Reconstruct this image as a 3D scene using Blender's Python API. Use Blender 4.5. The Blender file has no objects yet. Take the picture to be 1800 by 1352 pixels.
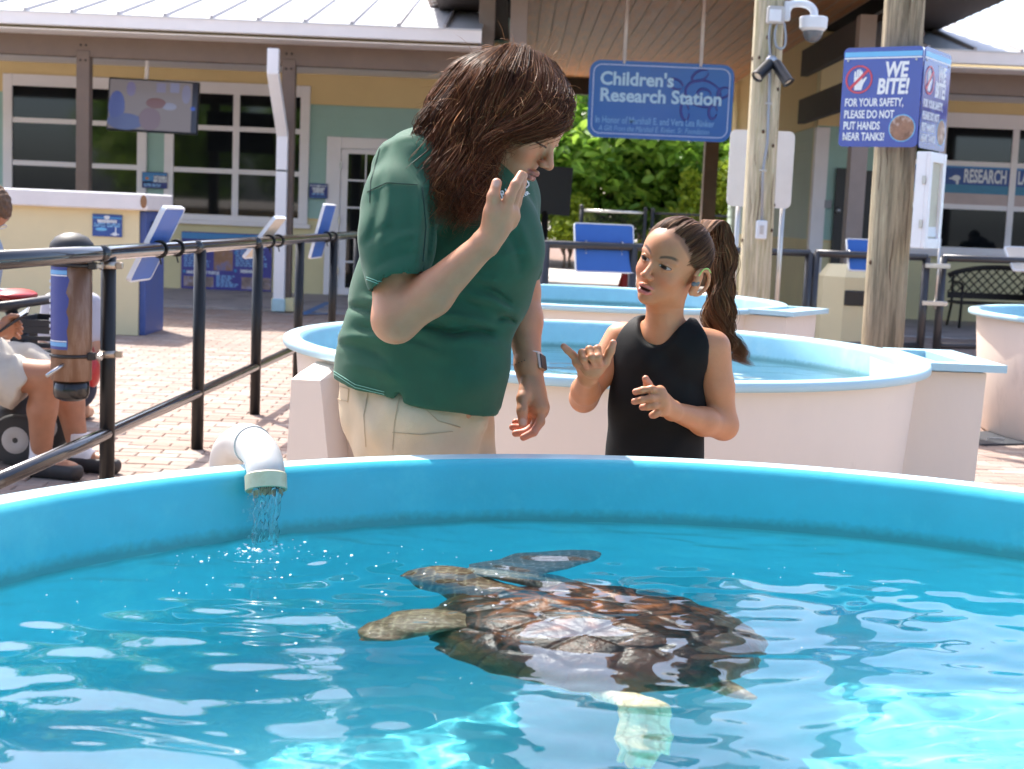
import bpy, math, random
import numpy as np
from mathutils import Vector, Matrix, Euler
random.seed(7); RNG = np.random.default_rng(7)
SC = bpy.context.scene
COL = SC.collection
R = math.radians

# ------------------------------------------------------------------ camera
CAMZ, FPX, HOR, ROLL = 1.21, 2500.0, 380.0, 0.042
PITCH = math.atan((676.0 - HOR) / FPX)
cd = bpy.data.cameras.new('camera'); cam = bpy.data.objects.new('camera', cd); COL.objects.link(cam)
CAMROT = Matrix.Rotation(math.pi / 2 - PITCH, 3, 'X') @ Matrix.Rotation(ROLL, 3, 'Z')
cam.matrix_world = Matrix.Translation((0, 0, CAMZ)) @ CAMROT.to_4x4()
cd.sensor_width = 36.0; cd.lens = 36.0 * FPX / 1800.0
cd.clip_start = 0.05; cd.clip_end = 600.0
cd.dof.use_dof = True; cd.dof.focus_distance = 3.0; cd.dof.aperture_fstop = 8.5
SC.camera = cam

# ------------------------------------------------------------------ world, sun, exposure
SUN_EL, SUN_AZ = R(54), R(-32)          # azimuth from +Y (away from the camera), negative = to the left
w = bpy.data.worlds.new('World'); SC.world = w; w.use_nodes = True
nt = w.node_tree; nt.nodes.clear()
sky = nt.nodes.new('ShaderNodeTexSky'); sky.sky_type = 'NISHITA'; sky.sun_disc = False
sky.sun_elevation = SUN_EL; sky.sun_rotation = SUN_AZ; sky.air_density = 0.75; sky.dust_density = 3.0; sky.ozone_density = 1.0
bg = nt.nodes.new('ShaderNodeBackground'); bg.inputs['Strength'].default_value = 0.15
out = nt.nodes.new('ShaderNodeOutputWorld')
nt.links.new(sky.outputs[0], bg.inputs[0]); nt.links.new(bg.outputs[0], out.inputs[0])
sl = bpy.data.lights.new('sun', 'SUN'); sl.energy = 3.0; sl.angle = R(0.53); sl.color = (1.0, 0.95, 0.87)
sun = bpy.data.objects.new('sun', sl); COL.objects.link(sun)
SUNDIR = Vector((math.sin(SUN_AZ) * math.cos(SUN_EL), math.cos(SUN_AZ) * math.cos(SUN_EL), math.sin(SUN_EL)))
sun.rotation_euler = SUNDIR.to_track_quat('Z', 'Y').to_euler(); sun.location = SUNDIR * 40
SC.view_settings.view_transform = 'Standard'; SC.view_settings.look = 'None'
SC.view_settings.exposure = 1.72; SC.view_settings.gamma = 1.0; SC.view_settings.use_curve_mapping = False
SC.render.engine = 'CYCLES'
cy = SC.cycles
cy.use_denoising = True; cy.use_adaptive_sampling = True; cy.adaptive_threshold = 0.02
cy.max_bounces = 10; cy.diffuse_bounces = 4; cy.glossy_bounces = 4; cy.transmission_bounces = 8; cy.transparent_max_bounces = 16
cy.caustics_reflective = False; cy.caustics_refractive = True; cy.blur_glossy = 0.6; cy.sample_clamp_indirect = 6.0

# ------------------------------------------------------------------ point helpers
def P(px, py, Y):
    """world point on the plane y = Y seen at photograph pixel (px, py)"""
    d = CAMROT @ Vector(((px - 900.0) / FPX, (676.0 - py) / FPX, -1.0))
    return Vector((0, 0, CAMZ)) + d * (Y / d.y)
def G(px, py, z=0.0):
    d = CAMROT @ Vector(((px - 900.0) / FPX, (676.0 - py) / FPX, -1.0))
    return Vector((0, 0, CAMZ)) + d * ((z - CAMZ) / d.z)
def GW(px, py, z, wat=0.632):
    """point below the water surface seen (refracted) at the pixel"""
    d = (CAMROT @ Vector(((px - 900.0) / FPX, (676.0 - py) / FPX, -1.0))).normalized(); s_ = Vector((0, 0, CAMZ)) + d * ((wat - CAMZ) / d.z)
    e = 1 / 1.33; c = -d.z; t_ = d * e + Vector((0, 0, 1)) * (e * c - math.sqrt(1 - e * e * (1 - c * c))); return s_ + t_ * ((z - wat) / t_.z)
def PX(p):
    v = CAMROT.transposed() @ (Vector(p) - Vector((0, 0, CAMZ)))
    return 900 + v.x / -v.z * FPX, 676 - v.y / -v.z * FPX

# ------------------------------------------------------------------ materials
def mat(name, col, rough=0.6, metal=0.0, var=0.12, vscale=6.0, bump=0.0, bscale=60.0, spec=0.5, dirt=None, dscale=3.0, dlo=0.5, dhi=0.7,
        sub=0.0, alpha=1.0, emit=None, estr=0.0, stretch=None, coat=0.0, attr=None):
    m = bpy.data.materials.new(name); m.use_nodes = True
    n, l = m.node_tree.nodes, m.node_tree.links
    b = n['Principled BSDF']
    b.inputs['Roughness'].default_value = rough; b.inputs['Metallic'].default_value = metal
    b.inputs['Specular IOR Level'].default_value = spec
    tc = n.new('ShaderNodeTexCoord'); co = tc.outputs['Object']
    if stretch:
        mp = n.new('ShaderNodeMapping'); mp.inputs['Scale'].default_value = stretch; l.new(co, mp.inputs[0]); co = mp.outputs[0]
    if attr:
        at = n.new('ShaderNodeAttribute'); at.attribute_name = attr; cur = at.outputs['Color']
    else:
        rgb = n.new('ShaderNodeRGB'); rgb.outputs[0].default_value = (*col, 1); cur = rgb.outputs[0]
    if var > 0:
        nz = n.new('ShaderNodeTexNoise'); nz.inputs['Scale'].default_value = vscale; nz.inputs['Detail'].default_value = 5; nz.inputs['Roughness'].default_value = 0.62
        l.new(co, nz.inputs['Vector'])
        mr = n.new('ShaderNodeMapRange'); mr.inputs[1].default_value = 0.25; mr.inputs[2].default_value = 0.75
        mr.inputs[3].default_value = 1 - var; mr.inputs[4].default_value = 1 + var; l.new(nz.outputs['Fac'], mr.inputs[0])
        mx = n.new('ShaderNodeMix'); mx.data_type = 'RGBA'; mx.blend_type = 'MULTIPLY'; mx.inputs[0].default_value = 1
        l.new(cur, mx.inputs[6]); l.new(mr.outputs[0], mx.inputs[7]); cur = mx.outputs[2]
        mr2 = n.new('ShaderNodeMapRange'); mr2.inputs[3].default_value = max(0.02, rough - 0.1); mr2.inputs[4].default_value = min(1, rough + 0.1)
        l.new(nz.outputs['Fac'], mr2.inputs[0]); l.new(mr2.outputs[0], b.inputs['Roughness'])
    if dirt:
        nd = n.new('ShaderNodeTexNoise'); nd.inputs['Scale'].default_value = dscale; nd.inputs['Detail'].default_value = 7; nd.inputs['Roughness'].default_value = 0.7
        l.new(co, nd.inputs['Vector'])
        mr = n.new('ShaderNodeMapRange'); mr.inputs[1].default_value = dlo; mr.inputs[2].default_value = dhi; l.new(nd.outputs['Fac'], mr.inputs[0])
        mx = n.new('ShaderNodeMix'); mx.data_type = 'RGBA'; l.new(mr.outputs[0], mx.inputs[0]); l.new(cur, mx.inputs[6]); mx.inputs[7].default_value = (*dirt, 1); cur = mx.outputs[2]
    l.new(cur, b.inputs['Base Color'])
    if bump > 0:
        nb = n.new('ShaderNodeTexNoise'); nb.inputs['Scale'].default_value = bscale; nb.inputs['Detail'].default_value = 4; l.new(co, nb.inputs['Vector'])
        bp = n.new('ShaderNodeBump'); bp.inputs['Strength'].default_value = bump; bp.inputs['Distance'].default_value = 0.01
        l.new(nb.outputs['Fac'], bp.inputs['Height']); l.new(bp.outputs[0], b.inputs['Normal'])
    if sub > 0:
        b.inputs['Subsurface Weight'].default_value = sub; b.inputs['Subsurface Radius'].default_value = (0.012, 0.005, 0.003); b.inputs['Subsurface Scale'].default_value = 1.0
    if coat > 0:
        b.inputs['Coat Weight'].default_value = coat; b.inputs['Coat Roughness'].default_value = 0.08
    if emit:
        b.inputs['Emission Color'].default_value = (*emit, 1); b.inputs['Emission Strength'].default_value = estr
    return m

# ------------------------------------------------------------------ objects
def link(o, parent=None):
    COL.objects.link(o)
    if parent is not None: o.parent = parent
    return o
def tag(o, label=None, cat=None, group=None, kind=None):
    if label: o['label'] = label
    if cat: o['category'] = cat
    if group: o['group'] = group
    if kind: o['kind'] = kind
    return o
def thing(name, label, cat, loc=(0, 0, 0), rz=0.0, group=None):
    o = bpy.data.objects.new(name, None); COL.objects.link(o); o.empty_display_size = 0.1
    o.location = loc; o.rotation_euler = (0, 0, rz)
    return tag(o, label, cat, group)
def mk(name, V, F, m, parent=None, smooth=False, world=False):
    """mesh object; with world=True the vertices are world coordinates and the parent's place is taken off"""
    me = bpy.data.meshes.new(name)
    V = np.asarray(V, float).reshape(-1, 3)
    if world and parent is not None:
        M = np.array(wmat(parent).inverted()); V = V @ M[:3, :3].T + M[:3, 3]
    me.from_pydata(V.tolist(), [], F if isinstance(F, list) else F.tolist())
    if smooth: me.shade_smooth()
    if m is not None: me.materials.append(m)
    return link(bpy.data.objects.new(name, me), parent)
def wmat(o):
    M = Matrix.LocRotScale(o.location, o.rotation_euler, o.scale)
    return (wmat(o.parent) @ M) if o.parent else M

class MB:
    """collects shapes, builds ONE mesh object"""
    def __init__(s): s.V = []; s.F = []
    def add(s, V, F):
        o = len(s.V); s.V += [tuple(v) for v in V]; s.F += [[i + o for i in f] for f in F]; return s
    def box(s, c, d, c_=0.0, M=None):
        hx, hy, hz = d[0] / 2, d[1] / 2, d[2] / 2; b = min(c_, hx * .9, hy * .9, hz * .9)
        if b <= 0:
            V = [(x, y, z) for x in (-hx, hx) for y in (-hy, hy) for z in (-hz, hz)]
            F = [[0, 1, 3, 2], [4, 6, 7, 5], [0, 4, 5, 1], [2, 3, 7, 6], [0, 2, 6, 4], [1, 5, 7, 3]]
        else:
            V = []; idx = {}
            for sx in (-1, 1):
                for sy in (-1, 1):
                    for sz in (-1, 1):
                        for a in range(3):
                            v = [sx * (hx - b), sy * (hy - b), sz * (hz - b)]; v[a] = (sx, sy, sz)[a] * (hx, hy, hz)[a]
                            idx[(sx, sy, sz, a)] = len(V); V.append(tuple(v))
            F = []
            for a in range(3):
                u, v = (a + 1) % 3, (a + 2) % 3
                for sg in (-1, 1):
                    q = []
                    for su, sv in ((-1, -1), (1, -1), (1, 1), (-1, 1)):
                        k = [0, 0, 0]; k[a] = sg; k[u] = su; k[v] = sv; q.append(idx[(*k, a)])
                    F.append(q if sg > 0 else q[::-1])
                for su in (-1, 1):
                    for sv in (-1, 1):
                        k0 = [0, 0, 0]; k0[a] = -1; k0[u] = su; k0[v] = sv; k1 = list(k0); k1[a] = 1
                        q = [idx[(*k0, u)], idx[(*k1, u)], idx[(*k1, v)], idx[(*k0, v)]]
                        F.append(q if su * sv < 0 else q[::-1])
            for sx in (-1, 1):
                for sy in (-1, 1):
                    for sz in (-1, 1):
                        t = [idx[(sx, sy, sz, a)] for a in range(3)]; F.append(t if sx * sy * sz > 0 else t[::-1])
        c = Vector(c)
        V = [(c + (M @ Vector(v) if M is not None else Vector(v))) for v in V]
        return s.add(V, F)
    def bb(s, x0, x1, y0, y1, z0, z1, c_=0.0):
        return s.box(((x0 + x1) / 2, (y0 + y1) / 2, (z0 + z1) / 2), (abs(x1 - x0), abs(y1 - y0), abs(z1 - z0)), c_)
    def tube(s, pts, rad, n=12, cap=True):
        pts = [Vector(p) for p in pts]
        if not hasattr(rad, '__len__'): rad = [rad] * len(pts)
        T = [(pts[min(i + 1, len(pts) - 1)] - pts[max(i - 1, 0)]).normalized() for i in range(len(pts))]
        N = T[0].orthogonal().normalized(); V = []
        for i, p in enumerate(pts):
            N = (N - T[i] * N.dot(T[i])).normalized(); B = T[i].cross(N)
            for k in range(n):
                a = 2 * math.pi * k / n; V.append(p + (N * math.cos(a) + B * math.sin(a)) * rad[i])
        F = [[i * n + k, i * n + (k + 1) % n, (i + 1) * n + (k + 1) % n, (i + 1) * n + k] for i in range(len(pts) - 1) for k in range(n)]
        if cap: F += [list(range(n))[::-1], [(len(pts) - 1) * n + k for k in range(n)]]
        return s.add(V, F)
    def lathe(s, prof, n=32, c=(0, 0, 0), M=None, closed=False, cap=True):
        V = []; c = Vector(c)
        for r, z in prof:
            for k in range(n):
                a = 2 * math.pi * k / n; v = Vector((r * math.cos(a), r * math.sin(a), z)); V.append(c + (M @ v if M is not None else v))
        m = len(prof)
        F = [[i * n + k, i * n + (k + 1) % n, ((i + 1) % m) * n + (k + 1) % n, ((i + 1) % m) * n + k] for i in range(m if closed else m - 1) for k in range(n)]
        if not closed and cap:
            if prof[0][0] > 1e-6: F.append(list(range(n))[::-1])
            if prof[-1][0] > 1e-6: F.append([(m - 1) * n + k for k in range(n)])
        return s.add(V, F)
    def prism(s, poly, t, M):
        """2-D outline (x, y) extruded t along z, placed by the 4x4 M"""
        n = len(poly); V = [M @ Vector((x, y, 0)) for x, y in poly] + [M @ Vector((x, y, t)) for x, y in poly]
        F = [list(range(n))[::-1], [n + k for k in range(n)]] + [[k, (k + 1) % n, n + (k + 1) % n, n + k] for k in range(n)]
        return s.add(V, F)
    def sphere(s, c, r, n=12, m=8, M=None):
        r = r if hasattr(r, '__len__') else (r, r, r); V = []; F = []
        c = Vector(c)
        for i in range(m + 1):
            t = math.pi * i / m
            for k in range(n):
                a = 2 * math.pi * k / n
                v = Vector((r[0] * math.sin(t) * math.cos(a), r[1] * math.sin(t) * math.sin(a), r[2] * math.cos(t))); V.append(c + (M @ v if M is not None else v))
        F = [[i * n + k, (i + 1) * n + k, (i + 1) * n + (k + 1) % n, i * n + (k + 1) % n] for i in range(m) for k in range(n)]
        return s.add(V, F)
    def flat_y(s, y0, f): s.V = [(v[0], y0 + (v[1] - y0) * f, v[2]) for v in s.V]; return s
    def build(s, name, m, parent=None, smooth=False, world=False, auto=None):
        o = mk(name, s.V, s.F, m, parent, smooth, world)
        if auto is not None:
            o.data.shade_smooth(); o.data.set_sharp_from_angle(angle=R(auto))
        return o
def rrect(w, h, r, n=5):
    pts = []
    for cx, cy, a0 in ((w / 2 - r, h / 2 - r, 0), (-w / 2 + r, h / 2 - r, 90), (-w / 2 + r, -h / 2 + r, 180), (w / 2 - r, -h / 2 + r, 270)):
        pts += [(cx + r * math.cos(R(a0 + 90 * i / n)), cy + r * math.sin(R(a0 + 90 * i / n))) for i in range(n + 1)]
    return pts
def frame_mat(o, x, y, z):
    return Matrix(((x[0], y[0], z[0], o[0]), (x[1], y[1], z[1], o[1]), (x[2], y[2], z[2], o[2]), (0, 0, 0, 1)))
def text(name, s, size, M, m, parent=None, align='LEFT', bold=0.0, shear=0.0, width=1.0, thick=0.001):
    cu = bpy.data.curves.new('text', 'FONT'); cu.body = s; cu.size = size; cu.align_x = align; cu.align_y = 'CENTER'
    cu.offset = bold; cu.shear = shear; cu.extrude = thick; cu.resolution_u = 3; cu.space_character = 1.0
    o = bpy.data.objects.new('text', cu); COL.objects.link(o)
    me = bpy.data.meshes.new_from_object(o.evaluated_get(bpy.context.evaluated_depsgraph_get()))
    bpy.data.objects.remove(o); bpy.data.curves.remove(cu)
    A = np.empty(len(me.vertices) * 3, np.float32); me.vertices.foreach_get('co', A); A = A.reshape(-1, 3); A[:, 0] *= width
    MM = (wmat(parent).inverted() @ M) if parent is not None else M
    MM = np.array(MM); A = A @ MM[:3, :3].T + MM[:3, 3]
    me.vertices.foreach_set('co', A.astype(np.float32).ravel()); me.update(); me.materials.clear(); me.materials.append(m); me.name = name
    return link(bpy.data.objects.new(name, me), parent)

# ------------------------------------------------------------------ signed distance modelling (organic shapes)
def smin(a, b, k):
    if k <= 0: return np.minimum(a, b)
    h = np.clip(0.5 + 0.5 * (b - a) / k, 0, 1)
    return b + (a - b) * h - k * h * (1 - h)
class SDF:
    def __init__(s): s.p = []
    def cap(s, a, b, ra, rb, k=0.015, op='+', flat=None):
        """tapered capsule; flat=(axis, factor) squeezes the section along an axis"""
        a = np.array(a, float); b = np.array(b, float)
        def f(X):
            Y = X
            if flat is not None:
                ax = np.array(flat[0], float); ax /= np.linalg.norm(ax)
                q = (X - a) @ ax
                t0 = np.clip(((X - a) @ (b - a)) / max((b - a) @ (b - a), 1e-9), 0, 1)
                q = q - t0 * ((b - a) @ ax)
                Y = X + np.multiply.outer(q * (1 / flat[1] - 1), ax)
            ab = b - a; t = np.clip(((Y - a) @ ab) / max(ab @ ab, 1e-9), 0, 1)
            d = np.sqrt((((Y - a) - np.multiply.outer(t, ab)) ** 2).sum(-1)) - (ra + (rb - ra) * t)
            return d * (min(1, flat[1]) if flat is not None else 1)
        m = max(ra, rb) * (max(1, flat[1]) if flat is not None else 1)
        s.p.append((f, np.minimum(a, b) - m, np.maximum(a, b) + m, k, op)); return s
    def ell(s, c, r, k=0.015, op='+', M=None):
        c = np.array(c, float); r = np.array(r, float); M_ = np.array(M)[:3, :3] if M is not None else np.eye(3)
        def f(X):
            q = (X - c) @ M_
            k0 = np.sqrt(((q / r) ** 2).sum(-1)); k1 = np.sqrt(((q / (r * r)) ** 2).sum(-1))
            return k0 * (k0 - 1) / np.maximum(k1, 1e-6)
        e = np.sqrt(((M_ * r) ** 2).sum(1)) if M is not None else r
        s.p.append((f, c - e, c + e, k, op)); return s
    def chain(s, pts, rad, k=0.012, op='+', flat=None):
        for i in range(len(pts) - 1): s.cap(pts[i], pts[i + 1], rad[i], rad[i + 1], k, op, flat)
        return s
    def fun(s, f, lo, hi, k=0.01, op='+'):
        s.p.append((f, np.array(lo, float), np.array(hi, float), k, op)); return s
    def eval(s, lo, n, h):
        D = np.full(n, 1.0, np.float32)
        for f, a, b, k, op in s.p:
            pad = k + 3 * h
            i0 = np.maximum(0, np.floor((a - pad - lo) / h).astype(int)); i1 = np.minimum(n, np.ceil((b + pad - lo) / h).astype(int) + 1)
            if np.any(i1 <= i0): continue
            ax = [lo[q] + h * np.arange(i0[q], i1[q]) for q in range(3)]
            X = np.stack(np.meshgrid(*ax, indexing='ij'), -1)
            d = f(X).astype(np.float32); sl_ = tuple(slice(i0[q], i1[q]) for q in range(3))
            if op == '+': D[sl_] = smin(D[sl_], d, k)
            elif op == '-': D[sl_] = -smin(-D[sl_], d, k)
            elif op == 'd': D[sl_] += d                     # displacement
            elif op == '&': 
                D[sl_] = -smin(-D[sl_], -d, k)
        return D
    def mesh(s, h, lo=None, hi=None):
        add = [q for q in s.p if q[4] == '+']
        L = np.min([q[1] for q in add], 0) - 3 * h; H = np.max([q[2] for q in add], 0) + 3 * h
        if lo is not None: L = np.maximum(L, np.array(lo, float))
        if hi is not None: H = np.minimum(H, np.array(hi, float))
        n = np.ceil((H - L) / h).astype(int) + 1
        return nets(s.eval(L, n, h), L, h)
def nets(D, lo, h):
    S = D < 0; nx, ny, nz = D.shape
    cnt = np.zeros((nx - 1, ny - 1, nz - 1), np.int8)
    offs = [(i, j, k) for i in (0, 1) for j in (0, 1) for k in (0, 1)]
    for i, j, k in offs: cnt += S[i:nx - 1 + i, j:ny - 1 + j, k:nz - 1 + k]
    act = (cnt > 0) & (cnt < 8); C = np.argwhere(act)
    idx = np.full(act.shape, -1, np.int64); idx[act] = np.arange(len(C))
    vals = {o: D[C[:, 0] + o[0], C[:, 1] + o[1], C[:, 2] + o[2]] for o in offs}
    acc = np.zeros((len(C), 3)); num = np.zeros(len(C))
    for a in range(3):
        for o in offs:
            if o[a] == 0:
                o2 = list(o); o2[a] = 1; o2 = tuple(o2); va, vb = vals[o], vals[o2]
                cr = (va < 0) != (vb < 0); t = np.where(cr, va / np.where(cr, va - vb, 1), 0)
                pt = np.array(o, float)[None, :].repeat(len(C), 0); pt[:, a] += t
                acc[cr] += pt[cr]; num[cr] += 1
    V = lo + h * (C + acc / np.maximum(num, 1)[:, None])
    F = []
    for a in range(3):
        u, v = (a + 1) % 3, (a + 2) % 3
        sa = [slice(None)] * 3; sb = [slice(None)] * 3; sa[a] = slice(0, -1); sb[a] = slice(1, None)
        A, B = S[tuple(sa)], S[tuple(sb)]; E = np.argwhere(A != B)
        ok = (E[:, u] > 0) & (E[:, v] > 0) & (E[:, u] < D.shape[u] - 1) & (E[:, v] < D.shape[v] - 1); E = E[ok]
        q = []
        for du, dv in ((-1, -1), (0, -1), (0, 0), (-1, 0)):
            c = E.copy(); c[:, u] += du; c[:, v] += dv; q.append(idx[c[:, 0], c[:, 1], c[:, 2]])
        Q = np.stack(q, 1); inside = A[E[:, 0], E[:, 1], E[:, 2]]
        Q[~inside] = Q[~inside][:, ::-1]; F.append(Q)
    return V, np.concatenate(F)
def relax(V, F, it=2, f=0.5):
    e = np.concatenate([F[:, [0, 1]], F[:, [1, 2]], F[:, [2, 3]], F[:, [3, 0]]]); n = len(V)
    i = np.concatenate([e[:, 0], e[:, 1]]); j = np.concatenate([e[:, 1], e[:, 0]])
    deg = np.maximum(np.bincount(i, minlength=n), 1)[:, None]
    for _ in range(it):
        S = np.stack([np.bincount(i, V[j, c], n) for c in range(3)], 1) / deg; V = V + f * (S - V)
    return V
def joinm(parts):
    V = []; F = []; o = 0
    for v, f in parts: V.append(v); F.append(f + o); o += len(v)
    return np.concatenate(V), np.concatenate(F)
def paint(o, colf):
    """colour attribute 'Col' from a function of the local vertex positions"""
    me = o.data; A = np.empty(len(me.vertices) * 3, np.float32); me.vertices.foreach_get('co', A)
    C = np.ones((len(me.vertices), 4), np.float32); C[:, :3] = colf(A.reshape(-1, 3).astype(float))
    at = me.color_attributes.new('Col', 'FLOAT_COLOR', 'POINT'); at.data.foreach_set('color', C.ravel())
# ================================================================== ground
M_SAND = mat('joint_sand', (0.30, 0.25, 0.22), 0.95, var=0.25, vscale=4, bump=0.3, bscale=80)
M_CONC = mat('porch_concrete', (0.40, 0.36, 0.35), 0.85, var=0.12, vscale=3, bump=0.15, bscale=50, dirt=(0.22, 0.20, 0.19), dscale=2)
M_WALK = mat('pale_concrete', (0.62, 0.58, 0.53), 0.85, var=0.08, vscale=2, bump=0.1)
def paver_mat():
    m = mat('brick_paver', (0.5, 0.5, 0.5), 0.88, var=0.16, vscale=14, bump=0.35, bscale=120, dirt=(0.30, 0.25, 0.22), dscale=3.0, dlo=0.56, dhi=0.8)
    n, l = m.node_tree.nodes, m.node_tree.links
    rgb = [q for q in n if q.type == 'RGB'][0]; tgt = [k.to_socket for k in rgb.outputs[0].links]
    oi = n.new('ShaderNodeObjectInfo'); at = n.new('ShaderNodeAttribute'); at.attribute_name = 'tone'
    ad = n.new('ShaderNodeMath'); ad.operation = 'ADD'; l.new(oi.outputs['Random'], ad.inputs[0]); l.new(at.outputs['Fac'], ad.inputs[1])
    fr = n.new('ShaderNodeMath'); fr.operation = 'FRACT'; l.new(ad.outputs[0], fr.inputs[0])
    cr = n.new('ShaderNodeValToRGB'); e = cr.color_ramp.elements; e[0].color = (0.25, 0.17, 0.135, 1); e[1].color = (0.35, 0.285, 0.24, 1)
    e2 = cr.color_ramp.elements.new(0.35); e2.color = (0.31, 0.22, 0.175, 1); e3 = cr.color_ramp.elements.new(0.7); e3.color = (0.27, 0.205, 0.175, 1)
    l.new(fr.outputs[0], cr.inputs[0])
    for t in tgt: l.new(cr.outputs[0], t)
    return m
M_PAVER = paver_mat()
ground = tag(mk('ground', [(-150, -60, -0.045), (150, -60, -0.045), (150, 260, -0.045), (-150, 260, -0.045)], [[0, 1, 2, 3]],
                mat('far_ground', (0.34, 0.30, 0.26), 0.95, var=0.2, vscale=0.4)), kind='structure')
pave = tag(mk('pavement', [(-14, -6, -0.012), (14, -6, -0.012), (14, 16.55, -0.012), (-14, 16.55, -0.012)], [[0, 1, 2, 3]], M_SAND), kind='structure')
def paver_mesh(L, W):
    b = 0.004; hx, hy = L / 2 - .0022, W / 2 - .0022
    V = [(sx * hx, sy * hy, -0.03) for sx, sy in ((-1, -1), (1, -1), (1, 1), (-1, 1))] + [(sx * hx, sy * hy, -b) for sx, sy in ((-1, -1), (1, -1), (1, 1), (-1, 1))] + \
        [(sx * (hx - b), sy * (hy - b), 0) for sx, sy in ((-1, -1), (1, -1), (1, 1), (-1, 1))]
    F = [[8, 9, 10, 11]] + [[i, (i + 1) % 4, 4 + (i + 1) % 4, 4 + i] for i in range(4)] + [[4 + i, 4 + (i + 1) % 4, 8 + (i + 1) % 4, 8 + i] for i in range(4)]
    return V, F
PVV, PVF = paver_mesh(0.20, 0.10)
pme = bpy.data.meshes.new('paver'); pme.from_pydata(PVV, [], PVF); pme.materials.append(M_PAVER)
cells = []
for (x0, x1, y0, y1, ang) in ((-7.2, -0.2, 4.6, 16.4, 2.0), (1.5, 7.2, 5.4, 16.4, 2.0)):
    ca, sa = math.cos(R(ang)), math.sin(R(ang)); j = 0; y = y0
    while y < y1:
        x = x0 + (0.10 if j % 2 else 0)
        while x < x1:
            qx, qy = x * ca - (y - 10) * sa, x * sa + (y - 10) * ca + 10
            cells.append((qx, qy, R(ang))); x += 0.20
        y += 0.10; j += 1
def seen(c):
    u, v = PX((c[0], c[1], 0))
    if not (-10 < u < 1810): return 0
    if u < 600 and 655 < v < 850: return 1.0 / c[1]
    if u > 1690 and 690 < v < 860: return 1.0 / c[1]
    return 0
sc_ = [(seen(c), i) for i, c in enumerate(cells)]; sc_.sort(reverse=True)
near = set(i for s_, i in sc_[:300] if s_ > 0)
for i in near:
    x, y, a = cells[i]; o = bpy.data.objects.new('paver', pme); link(o, pave)
    o.location = (x, y, random.uniform(-.0018, .0018)); o.rotation_euler = (random.uniform(-.008, .008), random.uniform(-.006, .006), a + random.uniform(-.006, .006))
rest = [c for i, c in enumerate(cells) if i not in near]
A = np.array(PVV); VV = []; 
for x, y, a in rest:
    ca, sa = math.cos(a), math.sin(a)
    VV.append(np.stack([A[:, 0] * ca - A[:, 1] * sa + x, A[:, 0] * sa + A[:, 1] * ca + y, A[:, 2] + random.uniform(-.0018, .0018)], 1))
FF = [[k + 12 * i for k in f] for i in range(len(rest)) for f in PVF]
po = tag(mk('paver_field', np.concatenate(VV), FF, M_PAVER, pave), kind='stuff')
tn = po.data.attributes.new('tone', 'FLOAT', 'FACE'); tn.data.foreach_set('value', np.repeat(RNG.random(len(rest)), len(PVF)).astype(np.float32))
porch = tag(MB().bb(-16, 18, 16.6, 29, -0.04, 0.012).build('porch_floor', M_CONC), kind='structure')
walk = tag(MB().bb(-10, 18, 29.01, 33.6, -0.04, 0.02).build('path', M_WALK), kind='structure')
bed = tag(MB().bb(-16, 24, 33.61, 60, -0.04, 0.03).build('planting_bed', mat('mulch', (0.17, 0.10, 0.07), 0.95, var=0.4, vscale=9, bump=0.6, bscale=40)), kind='structure')
M_BLUEPAINT = mat('blue_floor_paint', (0.10, 0.22, 0.45), 0.7, var=0.2, vscale=8)
for k, (a, b) in enumerate((((532, 553), (578, 531)), ((545, 552), (590, 551)), ((560, 541), (588, 541)))):
    p, q = G(*a, 0.013), G(*b, 0.013); d = (q - p); nn = Vector((-d.y, d.x, 0)).normalized() * 0.05
    mk('floor_marking', [p - nn, q - nn, q + nn, p + nn], [[0, 1, 2, 3]], M_BLUEPAINT, porch, world=True)

# ================================================================== building shell
M_TEAL = mat('teal_siding', (0.34, 0.53, 0.475), 0.6, var=0.05, vscale=2)
M_MINT = mat('pale_mint_siding', (0.42, 0.52, 0.46), 0.6, var=0.05, vscale=2)
M_YEL = mat('yellow_frieze', (0.72, 0.55, 0.27), 0.6, var=0.05, vscale=2)
M_PYEL = mat('pale_yellow_wall', (0.70, 0.62, 0.36), 0.7, var=0.06, vscale=2, bump=0.1)
M_WHITE = mat('white_trim_paint', (0.84, 0.81, 0.82), 0.5, var=0.04, vscale=3)
M_BROWN = mat('brown_timber_paint', (0.165, 0.115, 0.090), 0.6, var=0.12, vscale=4, bump=0.1)
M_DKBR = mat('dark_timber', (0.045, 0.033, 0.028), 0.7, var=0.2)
M_TAUPE = mat('taupe_post_paint', (0.27, 0.215, 0.185), 0.6, var=0.08)
M_ROOF = mat('white_standing_seam_metal', (0.60, 0.60, 0.61), 0.5, var=0.04, vscale=1, spec=.3); M_SEAMR = mat('roof_seam_metal', (0.42, 0.40, 0.41), 0.5, var=0.05, spec=.3)  # seams a darker copy of the roof metal, side shade put into colour
M_GLASS = mat('dark_window_glass', (0.008, 0.010, 0.012), 0.05, var=0, spec=0.65)
M_BLACK = mat('black_paint', (0.012, 0.012, 0.014), 0.4, var=0.1)
YW, YP, YG = 19.9, 16.4, 15.75
def wpt(px, py, Y=YW): q = P(px, py, Y); return q.x, q.z
bld = thing('research_building', 'teal and yellow timber building with white trimmed windows, brown porch posts and white metal roof', 'building', (0, YW, 0))
BW = wmat(bld)
def part(m, name, mt, parent=None, **k): return m.build(name, mt, parent or bld, world=True, **k)
XL, XLE = -12.0, wpt(885, 300)[0]; XR0, XR1 = wpt(1432, 300)[0], 14.0
ZB = 1.06; ZF0, ZF1 = 2.62, 3.55
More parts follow.
